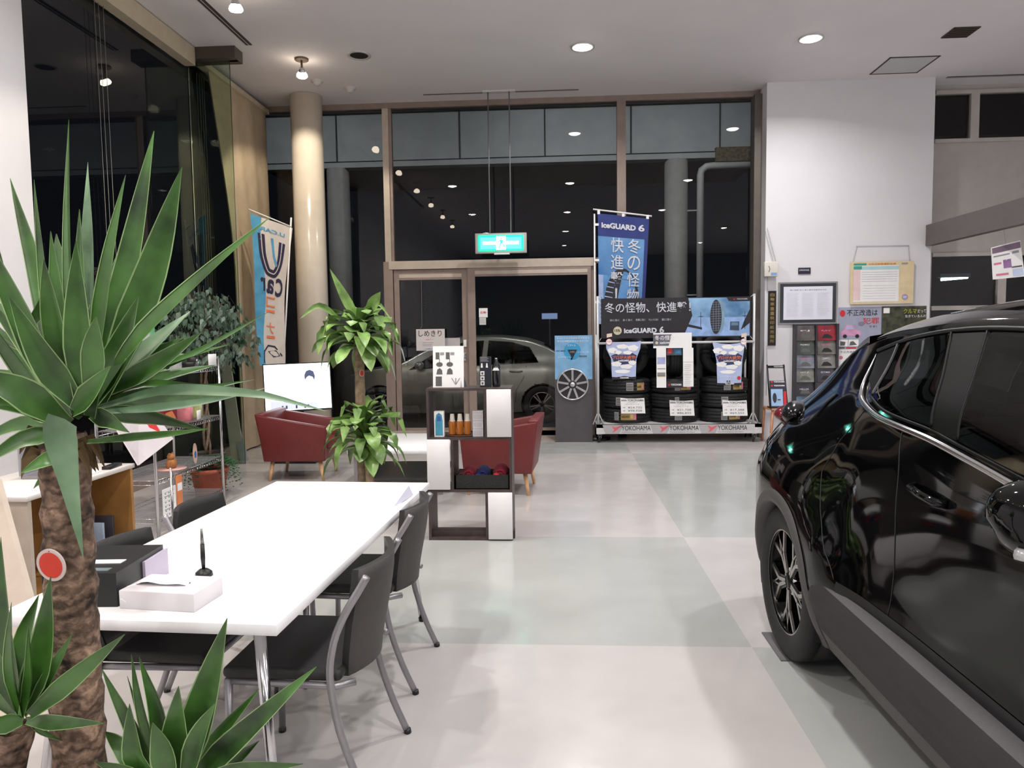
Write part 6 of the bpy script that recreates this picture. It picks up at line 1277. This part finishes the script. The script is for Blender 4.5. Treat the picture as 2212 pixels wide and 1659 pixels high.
def ruled(c, b, bot, top, m, off=.006, side=1, rows=8, n=14):
    def along(pl, t):
        L = [0]
        for i in range(len(pl)-1): L.append(L[-1]+math.dist(pl[i], pl[i+1]))
        d = t*L[-1]; i = 0
        while i < len(pl)-2 and L[i+1] < d: i += 1
        u = (d-L[i])/max(1e-6, L[i+1]-L[i]); return lerp(pl[i][0], pl[i+1][0], u), lerp(pl[i][1], pl[i+1][1], u)
    g = []
    for j in range(rows+1):
        r_ = []
        for i in range(n+1):
            p0, p1 = along(bot, i/n), along(top, i/n); s, z = lerp(p0[0], p1[0], j/rows), lerp(p0[1], p1[1], j/rows); r_.append(c.p(s, z, off, side))
        g.append(r_)
    b.grid(g if side > 0 else g[::-1], m, True)
def alloy(root, c3, R, w, side, rimR, twin=True, name='wheel', m1=None):
    """wheel parts around the axle centre c3; the axle runs along M's y axis"""
    Mx = c3 @ Matrix.Rotation(-PI/2*side, 4, 'X')
    b = MB(); b.lathe(tyre_prof2(R, w, rimR), RUB, 56, Mx); root = b.build('tyre', root)
    b = MB(); b.lathe([(rimR*1.0, w*.40), (rimR*.97, w*.42), (rimR*.955, w*.36), (rimR*.93, w*.10), (rimR*.5, -w*.05), (0, -w*.05)], GBLK, 40, Mx)
    AL2 = m1 or mat('machined_alloy', (176, 170, 168), .25, .9, var=.03); f = w*.36
    b.lathe([(rimR*.965, w*.425), (rimR*1.0, w*.43), (rimR*1.01, w*.40)], AL2, 48, Mx)
    for i in range(5):
        a = 2*PI*i/5+.30
        for sg in (-1, 1):
            def pt(r, da, z): return Vector((r*math.cos(a+da), r*math.sin(a+da), z))
            inner = rimR*.16; mid = rimR*.55; out = rimR*.965
            if twin:
                segs = [(inner, sg*.10, mid, sg*.12), (mid, sg*.12, out, sg*.36)]
            else: segs = [(inner, sg*.12, out, sg*.14)]
            for (r0, a0, r1, a1) in segs:
                for (m_, hw, z0, z1) in ((GBLK, .020, f-.05, f-.006), (AL2, .0085, f-.006, f)):
                    A0, A1 = pt(r0, a0, 0), pt(r1, a1, 0); d = (A1-A0).normalized(); nn = Vector((-d.y, d.x, 0))*hw
                    pts = [A0-nn, A1-nn, A1+nn, A0+nn]; b.add([(p.x, p.y, z0) for p in pts]+[(p.x, p.y, z1) for p in pts], [(4, 5, 6, 7), (0, 1, 5, 4), (1, 2, 6, 5), (2, 3, 7, 6), (3, 0, 4, 7)], m_, False, Mx)
        if twin:
            for sg in (-1, 1):
                A0, A1 = pt(mid*1.0, sg*.12, f), pt(out, -sg*.02, f); d = (A1-A0).normalized(); nn = Vector((-d.y, d.x, 0))*.004; b.add([A0-nn, A1-nn, A1+nn, A0+nn], [(0, 1, 2, 3)], AL2, False, Mx)
    b.lathe([(0, f+.004), (rimR*.12, f+.003), (rimR*.16, f-.006), (rimR*.22, f-.03)], GBLK, 24, Mx)
    b.lathe([(0, f-.09), (rimR*.62, f-.09)], STEEL, 30, Mx)
    for i in range(5):
        a = 2*PI*i/5+.9; b.lathe([(0, f-.004), (.009, f-.006), (.009, f-.03)], CHROME, 10, Mx @ Matrix.Translation((.055*math.cos(a), .055*math.sin(a), 0)))
    b.build('rim', root)
def tyre_prof2(R, w, rim):
    return [(rim*.97, w*.40), (rim*1.0, w*.44), (rim*1.05, w*.47), (lerp(rim, R, .4), w*.50), (lerp(rim, R, .75), w*.485), (R*.985, w*.43), (R, w*.34), (R, w*.2), (R*.982, w*.19), (R*.982, w*.17), (R, w*.16), (R, -w*.34), (R*.985, -w*.43), (lerp(rim, R, .6), -w*.49), (rim, -w*.44), (rim*.97, -w*.4)]
def arch_ring(c, root, a, m, r0, r1, z_c, a0, a1, side, off=.012, n=40, inner=.10):
    b = MB(); g = []
    for i in range(n+1):
        t = lerp(a0, a1, i/n); row = []
        for k, (r, o_) in enumerate(((r0, None), (r0, off*.6), (lerp(r0, r1, .35), off*1.2), (lerp(r0, r1, .8), off), (r1, .002))):
            s, z = a+r*math.cos(t), max(.2, z_c+r*math.sin(t)); p = c.p(s, z, (o_ if o_ is not None else .006), side)
            if o_ is None: q = c.M.inverted() @ p; q.y -= side*inner; p = c.M @ q
            row.append(p)
        g.append(row)
    b.grid(g if side > 0 else g[::-1], m, True); b.build('wheel_arch', root)
def well(c, root, a, side, r=.385, depth=.34):
    b = MB(); rows = []
    for i in range(29):
        t = lerp(-.35, PI+.35, i/28); s, z = a+r*math.cos(t), c.az+r*math.sin(t); wv = c.half-.05; rows.append([c.M @ Vector((s, side*(wv-k), z)) for k in (0, depth)])
    b.grid(rows, BLACK, True); b.add([c.M @ Vector((a+r*math.cos(t), side*(c.half-.05-depth), c.az+r*math.sin(t))) for t in [lerp(-.35, PI+.35, i/28) for i in range(29)]], [tuple(range(29))], BLACK); b.build('wheel_well', root)
# ---- the black crossover at the right; its front points towards the viewer
CX, CY0, CROT = 1.885, 3.36, .020
CM = Matrix.Translation((CX, CY0, 0)) @ Matrix.Rotation(CROT, 4, 'Z') @ Matrix(((0, -1, 0, 0), (-1, 0, 0, 0), (0, 0, 1, 0), (0, 0, 0, 1)))
S_ = [-.84, -.80, -.72, -.60, -.45, -.25, 0, .25, .42, .60, .80, 1.2, 1.8, 2.15, 2.35, 2.64, 2.95, 3.2, 3.38, 3.48]
Z_ = [.20, .35, .50, .62, .75, .90, 1.0, 1.1, 1.2, 1.35, 1.5]
T_ = [[.60, .56, .54, .54, .54, .56, .58, .62, .66, .7, .75],
      [.48, .40, .36, .36, .36, .38, .42, .48, .56, .62, .7],
      [.32, .24, .20, .20, .20, .24, .30, .38, .48, .58, .66],
      [.20, .12, .09, .09, .09, .14, .21, .31, .42, .54, .62],
      [.14, .07, .05, .05, .05, .09, .16, .26, .36, .48, .57],
      [.10, .03, .01, .01, .01, .05, .12, .22, .31, .42, .51],
      [.10, .03, .00, .00, .00, .04, .11, .20, .275, .385, .475],
      [.10, .03, .00, .00, .01, .055, .115, .185, .25, .36, .45],
      [.10, .03, .00, .00, .035, .085, .13, .175, .225, .335, .43],
      [.10, .04, .02, .045, .08, .11, .135, .165, .205, .315, .415],
      [.10, .05, .05, .075, .095, .115, .135, .155, .195, .30, .405],
      [.10, .06, .065, .085, .095, .105, .12, .145, .185, .29, .40],
      [.10, .06, .065, .08, .085, .09, .105, .135, .185, .31, .44],
      [.10, .04, .03, .035, .035, .06, .10, .15, .22, .36, .5],
      [.10, .03, .01, .01, .01, .05, .12, .20, .30, .42, .55],
      [.10, .03, .00, .00, .01, .06, .16, .28, .38, .5, .6],
      [.14, .05, .02, .02, .04, .12, .25, .4, .5, .6, .65],
      [.24, .14, .12, .12, .14, .24, .4, .5, .6, .65, .7],
      [.42, .32, .30, .30, .34, .44, .56, .6, .65, .7, .75],
      [.60, .52, .50, .52, .56, .62, .7, .7, .72, .75, .8]]
TOP_ = ([-.84, -.82, -.76, -.68, -.60, -.50, -.40, -.28, -.1, .1, .3, .6, 1.0, 1.35, 1.6, 1.8, 2.0, 2.25, 2.5, 2.7, 3.0, 3.25, 3.4, 3.48],
        [.50, .80, 1.02, 1.09, 1.13, 1.21, 1.29, 1.37, 1.435, 1.470, 1.488, 1.503, 1.508, 1.498, 1.46, 1.39, 1.28, 1.14, 1.05, 1.02, .96, .88, .74, .55])
c1 = Car(CM, S_, Z_, T_, .8975, TOP_, .20, .105, (0, 2.64))
car = thing('crossover_car', 'glossy black crossover car with dark cladding parked at the right', 'car', (CX, CY0, 0), 0)
PB = [[(.40, 1.235), (.64, 1.20), (.98, 1.183)], [(.27, 1.425), (.45, 1.452), (.68, 1.472)]]      # rear door glass: bottom, top
PF = [[(1.14, 1.165), (1.5, 1.125), (1.88, 1.085)], [(.90, 1.478), (1.30, 1.465), (1.62, 1.38)]]
hole = lambda pr, k=.014: [(lerp(p[0], sum(q[0] for q in pr[0]+pr[1])/6, k*3), lerp(p[1], sum(q[1] for q in pr[0]+pr[1])/6, k*8)) for p in pr[0]+pr[1][::-1]]
car_body(c1, car, PAINTB, CLAD, [hole(PB), hole(PF)], .40, .025, 54, 9, ((1.58, 2.22), (-.62, -.40)))
for sd in (1, -1):
    b = MB(); ruled(c1, b, *PB, TGL, .008, sd); b.build('rear_door_window', car); b = MB(); ruled(c1, b, *PF, TGL, .008, sd); b.build('front_door_window', car)
    b = MB(); ruled(c1, b, [(.965, 1.182), (1.15, 1.163)], [(.665, 1.474), (.915, 1.48)], PILB, .007, sd, 10, 6); b.build('pillar_trim', car)
    b = MB(); ruled(c1, b, [(.22, 1.285), (.405, 1.232)], [(.115, 1.385), (.275, 1.425)], PILB, .007, sd, 8, 6); b.build('quarter_trim', car)
    for w_, pts in ((.014, [(.10, 1.40), (.27, 1.437), (.45, 1.464), (.68, 1.485), (.9, 1.492), (1.3, 1.48), (1.62, 1.395), (1.95, 1.19)]), (.012, [(.275, 1.43), (.34, 1.33), (.40, 1.235)]), (.010, [(.685, 1.478), (.84, 1.33), (.975, 1.185)]), (.010, [(.90, 1.482), (1.03, 1.32), (1.145, 1.165)]), (.010, [(.40, 1.228), (.64, 1.192), (.98, 1.173), (1.14, 1.155), (1.5, 1.115), (1.9, 1.07)])):
        xs = [i/(len(pts)-1) for i in range(len(pts))]; path = [c1.p(cat(xs, [p[0] for p in pts], i/28), cat(xs, [p[1] for p in pts], i/28), .006, sd) for i in range(29)]
        b = MB(); b.tube(path, w_*.6, BLACK if w_ > .011 else PILB, 8); b.build('window_seal', car)
    pts = [(.115, 1.385), (.165, 1.31), (.225, 1.255), (.31, 1.215), (.42, 1.194), (.62, 1.168), (.82, 1.158), (1.0, 1.148), (1.25, 1.122), (1.5, 1.092), (1.78, 1.052)]; L = [0]
    for i in range(len(pts)-1): L.append(L[-1]+math.dist(pts[i], pts[i+1]))
    L = [v/L[-1] for v in L]; path = [c1.p(cat(L, [p[0] for p in pts], i/60), cat(L, [p[1] for p in pts], i/60), .010, sd) for i in range(61)]
    b = MB(); b.tube(path, [.003+.009*min(1, i/8) for i in range(61)], CHROME, 8); b.build('chrome_strip', car)
    # cladding
    for a in (0, 2.64): arch_ring(c1, car, a, CLAD, .365, .425, .345, -.42, PI+.42, sd); well(c1, car, a, sd)
    prof = [(.13, .20), (.05, .24), (.012, .30), (-.008, .38), (-.012, .43), (-.004, .455), (.004, .50), (.018, .528), (.040, .540), (.065, .532)]
    b = MB()
    for pr_ in ([(.14, .265), (.07, .28), (.03, .32), (.010, .37), (.002, .40)], [(.002, .40), (-.010, .43), (-.014, .465)], [(-.014, .465), (-.004, .492), (.012, .515)], [(.012, .515), (.036, .528), (.075, .525)]):
        g = []
        for i in range(41):
            s = lerp(.40, 2.27, i/40); e = min(1, (s-.40)/.07, (2.27-s)/.07); row = []
            for d, z in pr_: row.append(CM @ Vector((s, sd*(c1.half-(d+.04*(1-e)**2)), lerp(.38, z, .75+.25*e))))
            g.append(row)
        b.grid(g if sd < 0 else g[::-1], CLAD, True); b.build('sill_cladding', car)
    b = MB(); g = [[CM @ Vector((s, sd*(c1.w(s, z)+.003), z)) for z in (.525, .54, .56)] for s in [lerp(.62, 2.2, i/30) for i in range(31)]]; b.grid(g if sd < 0 else g[::-1], BLACK, True); b.build('door_lower_trim', car)
    # shut lines
    for pts in ([(.80, 1.15), (.84, 1.05), (.90, .85), (.935, .70), (.945, .56)], [(.42, 1.19), (.34, 1.05), (.34, .92), (.42, .78), (.52, .64), (.60, .56)], [(2.10, 1.05), (2.08, .9), (2.09, .56)]):
        path = [c1.p(*pts[0], .0005, sd)]; 
        for i in range(len(pts)-1):
            for q in range(1, 9): path.append(c1.p(lerp(pts[i][0], pts[i+1][0], q/8), lerp(pts[i][1], pts[i+1][1], q/8), .0005, sd))
        b = MB(); b.tube(path, .0020, BLACK, 5); b.build('shut_line', car)
    # rear lamp, rear corner bumper vents, door mirror, handles
    b = MB(); bm = bmesh.new(); bmesh.ops.create_uvsphere(bm, u_segments=24, v_segments=14, radius=1); q = CM.inverted() @ c1.p(-.45, 1.07, -.01, sd)
    Mx = CM @ Matrix.Translation(q) @ Matrix.Rotation(sd*.42, 4, 'Z') @ Matrix.Diagonal((.18, .065, .06, 1)); b.bm(bm, GBLK, Mx); bm.free(); tl = b.build('tail_lamp_housing', car)
    b = MB(); bm = bmesh.new(); bmesh.ops.create_uvsphere(bm, u_segments=24, v_segments=14, radius=1); q = CM.inverted() @ c1.p(-.60, 1.05, -.02, sd); b.bm(bm, mat('tail_lens_red', (104, 16, 28), .12, var=.1), CM @ Matrix.Translation(q) @ Matrix.Rotation(sd*.7, 4, 'Z') @ Matrix.Diagonal((.14, .085, .05, 1))); bm.free(); b.build('tail_lens', tl)
    mc = CM @ Matrix.Translation((1.93, sd*.975, 1.135)) @ Matrix.Rotation(-sd*.15, 4, 'Z')
    b = MB(); bm = bmesh.new(); bmesh.ops.create_uvsphere(bm, u_segments=28, v_segments=18, radius=1)
    for v in bm.verts: v.co = Vector((math.copysign(abs(v.co.x)**.8, v.co.x)*.085+(.02 if v.co.z < 0 else 0), math.copysign(abs(v.co.y)**.7, v.co.y)*.135, math.copysign(abs(v.co.z)**.8, v.co.z)*.078))
    b.bm(bm, PAINTB, mc); bm.free(); mh = b.build('mirror_housing', car)
    b = MB(); b.poly([(-.081, -.08, -.035), (-.081, .08, -.035), (-.081, .08, .04), (-.081, -.08, .04)][::-1], mat('mirror_glass', (200, 205, 210), .02, 1, var=0), mc); b.build('mirror_glass', mh)
    b = MB(); pth = [mc @ Vector((.055*math.cos(a)+.035, sd*.128*math.sin(a), -.048)) for a in [lerp(-1.1, 1.5, i/14) for i in range(15)]]; b.tube(pth, .012, mat('clear_lens', (170, 172, 172), .12, .4, var=.1), 8); b.build('turn_signal', mh)
    b = MB(); b.tube([mc @ Vector((.0, -sd*.10, -.05)), CM @ Vector((1.95, sd*(c1.w(1.95, 1.06)-.01), 1.06))], [.03, .04], GBLK, 10); b.build('mirror_arm', car)
    q = c1.p(1.28, .98, .02, sd); b = MB(); b.tube([c1.p(.98, .995, 0, sd), c1.p(1.0, .995, .026, sd), c1.p(1.08, .99, .032, sd), c1.p(1.16, .985, .026, sd), c1.p(1.18, .982, 0, sd)], .013, PAINTB, 10); b.build('door_handle', car)
    b = MB(); b.tube([c1.p(-.02, 1.20, .002, sd), c1.p(-.06, 1.16, .004, sd), c1.p(-.06, 1.10, .002, sd)], .006, PAINTB, 8); b.build('door_handle', car)
    for a in (0, 2.64): alloy(car, CM @ Matrix.Translation((a, sd*.755, .345)), .345, .225, -sd if False else sd, .238)
# roof spoiler
b = MB(); g = []
for i in range(7):
    s = lerp(-.12, -.46, i/6); zt = lerp(c1.ztop(-.12)+.03, 1.405, (i/6)**1.2); g.append([CM @ Vector((s+.05*abs(y)**2, y*(.46-.015*i), zt+.032*(1-y*y)*(1-i/12))) for y in [k/8-1 for k in range(17)]])
b.grid(g, PAINTB, True); b.grid([[p-CM.to_3x3() @ Vector((-.0, 0, .022+.0)) for p in r_] for r_ in g][::-1], GBLK, True); b.grid([g[-1], [p-Vector((0, 0, .022)) for p in g[-1]]], GBLK, False); 
for k in (0, -1): b.grid([[r_[k] for r_ in g], [r_[k]-Vector((0, 0, .03)) for r_ in g]], GBLK, False)
b.build('roof_spoiler', car)
b = MB(); b.box((-.70, -.72, .17), (3.35, .72, .24), BLACK, CM); b.build('underbody', car)
b = MB(); INT = mat('car_interior', (34, 33, 34), .8, var=.1, bump=.2)
for x, y in ((1.25, .36), (1.25, -.36)):
    b.rbox((x, y-.25, .35), (x+.5, y+.25, .62), .05, INT, CM); b.rbox((x-.14, y-.25, .5), (x+.06, y+.25, 1.16), .05, INT, CM); b.rbox((x-.12, y-.13, 1.18), (x-.02, y+.13, 1.36), .04, INT, CM)
b.rbox((.30, -.62, .35), (.78, .62, .62), .05, INT, CM); b.rbox((.16, -.62, .5), (.34, .62, 1.12), .05, INT, CM)
for y in (-.38, .38): b.rbox((.17, y-.12, 1.12), (.26, y+.12, 1.27), .03, INT, CM)
b.build('seats', car)
b = MB(); b.rbox((1.98, -.68, .62), (2.35, .68, 1.0), .06, INT, CM); b.tube([CM @ Vector((1.92+.10*0, .36+.18*math.cos(a), .93+.18*math.sin(a)*.94)) for a in [2*PI*i/24 for i in range(25)]], .014, INT, 8); b.box((-.55, -.62, .5), (.2, .62, .56), INT, CM); b.build('dashboard', car)
b = MB(); b.tube([c1.p(3.40, .86, .01, 1), c1.p(3.25, .87, .02, 1)], .03, CHROME, 8); b.tube([c1.p(3.40, .86, .01, -1), c1.p(3.25, .87, .02, -1)], .03, CHROME, 8); b.build('headlamp', car)
# ---- the silver hatchback outside the doors; front to the left
GM = Matrix.Translation((-.24, 12.76, 0)) @ Matrix.Rotation(0, 4, 'Z') @ Matrix(((-1, 0, 0, 0), (0, -1, 0, 0), (0, 0, 1, 0), (0, 0, 0, 1)))
S2 = [-.72, -.66, -.5, -.2, 0, .4, 1.0, 1.8, 2.3, 2.69, 3.1, 3.35, 3.5]; Z2_ = [.18, .35, .6, .85, .95, 1.15, 1.4]
def tr(e): return [e+.10, e+.03, e+.0, e+.02, e+.05, e+.16, e+.26]
T2 = [tr(.55), tr(.35), tr(.14), tr(.03), tr(.01), tr(.01), tr(.0), tr(.0), tr(.01), tr(.03), tr(.14), tr(.32), tr(.55)]
TOP2 = ([-.72, -.68, -.6, -.45, -.3, 0, .3, .8, 1.3, 1.6, 2.0, 2.4, 2.7, 3.1, 3.35, 3.5], [.5, .85, 1.0, 1.07, 1.13, 1.28, 1.37, 1.42, 1.41, 1.35, 1.18, .98, .92, .84, .74, .5])
PS = mat('car_paint_silver', (178, 175, 165), .3, .55, var=.02, coat=.5); c2 = Car(GM, S2, Z2_, T2, .86, TOP2, .18, .04, (0, 2.69), .31, .34)
car2 = thing('silver_car', 'silver hatchback parked outside behind the glass doors', 'car', (-.24, 12.76, 0))
W1 = [[(.05, 1.0), (.5, .98), (.92, .965)], [(.20, 1.25), (.5, 1.34), (.88, 1.37)]]; W2 = [[(1.0, .96), (1.5, .94), (2.2, .90)], [(.96, 1.37), (1.25, 1.355), (1.66, 1.24)]]
car_body(c2, car2, PS, PS, [hole(W1), hole(W2)], 0, .04, 34, 7, ((1.55, 2.4), (-.45, -.05)))
for sd in (1, -1):
    b = MB(); ruled(c2, b, *W1, TGL, .006, sd); b.build('rear_door_window', car2); b = MB(); ruled(c2, b, *W2, TGL, .006, sd); b.build('front_door_window', car2)
    for a in (0, 2.69): well(c2, car2, a, sd, .34, .3); arch_ring(c2, car2, a, BLACK, .33, .345, .31, -.4, PI+.4, sd, .004, 30, .06)
    for a in (0, 2.69): alloy(car2, GM @ Matrix.Translation((a, sd*.77, .31)), .31, .19, sd, .205, False)
    for (s, z) in ((.42, .86), (1.45, .84)): b = MB(); b.tube([c2.p(s-.1, z, 0, sd), c2.p(s-.07, z, .03, sd), c2.p(s+.07, z, .03, sd), c2.p(s+.1, z, 0, sd)], .014, PS, 8); b.build('door_handle', car2)
    b = MB(); bm = bmesh.new(); bmesh.ops.create_uvsphere(bm, u_segments=18, v_segments=10, radius=1); b.bm(bm, PS, GM @ Matrix.Translation((2.0, sd*.93, .98)) @ Matrix.Diagonal((.08, .10, .065, 1))); bm.free(); b.build('mirror_housing', car2)
    for pts in ([(.96, .95), (.96, .35)], [(2.15, .9), (2.15, .35)], [(.25, .95), (.30, .75), (.42, .55), (.44, .35)]):
        b = MB(); b.tube([c2.p(s, z, .001, sd) for s, z in pts], .004, BLACK, 5); b.build('shut_line', car2)
    b = MB(); q = GM.inverted() @ c2.p(-.50, .90, -.01, sd); bm = bmesh.new(); bmesh.ops.create_uvsphere(bm, u_segments=18, v_segments=10, radius=1); b.bm(bm, mat('tail_lens_red', (150, 22, 34), .12), GM @ Matrix.Translation(q) @ Matrix.Rotation(sd*.4, 4, 'Z') @ Matrix.Diagonal((.13, .03, .12, 1))); bm.free(); b.build('tail_lamp', car2)
b = MB(); b.box((-.55, -.68, .15), (3.3, .68, .22), BLACK, GM); b.build('underbody', car2)
b = MB(); b.rbox((1.2, -.6, .3), (1.6, .6, 1.05), .05, INT, GM); b.rbox((.2, -.6, .3), (.5, .6, 1.0), .05, INT, GM); b.build('seats', car2)
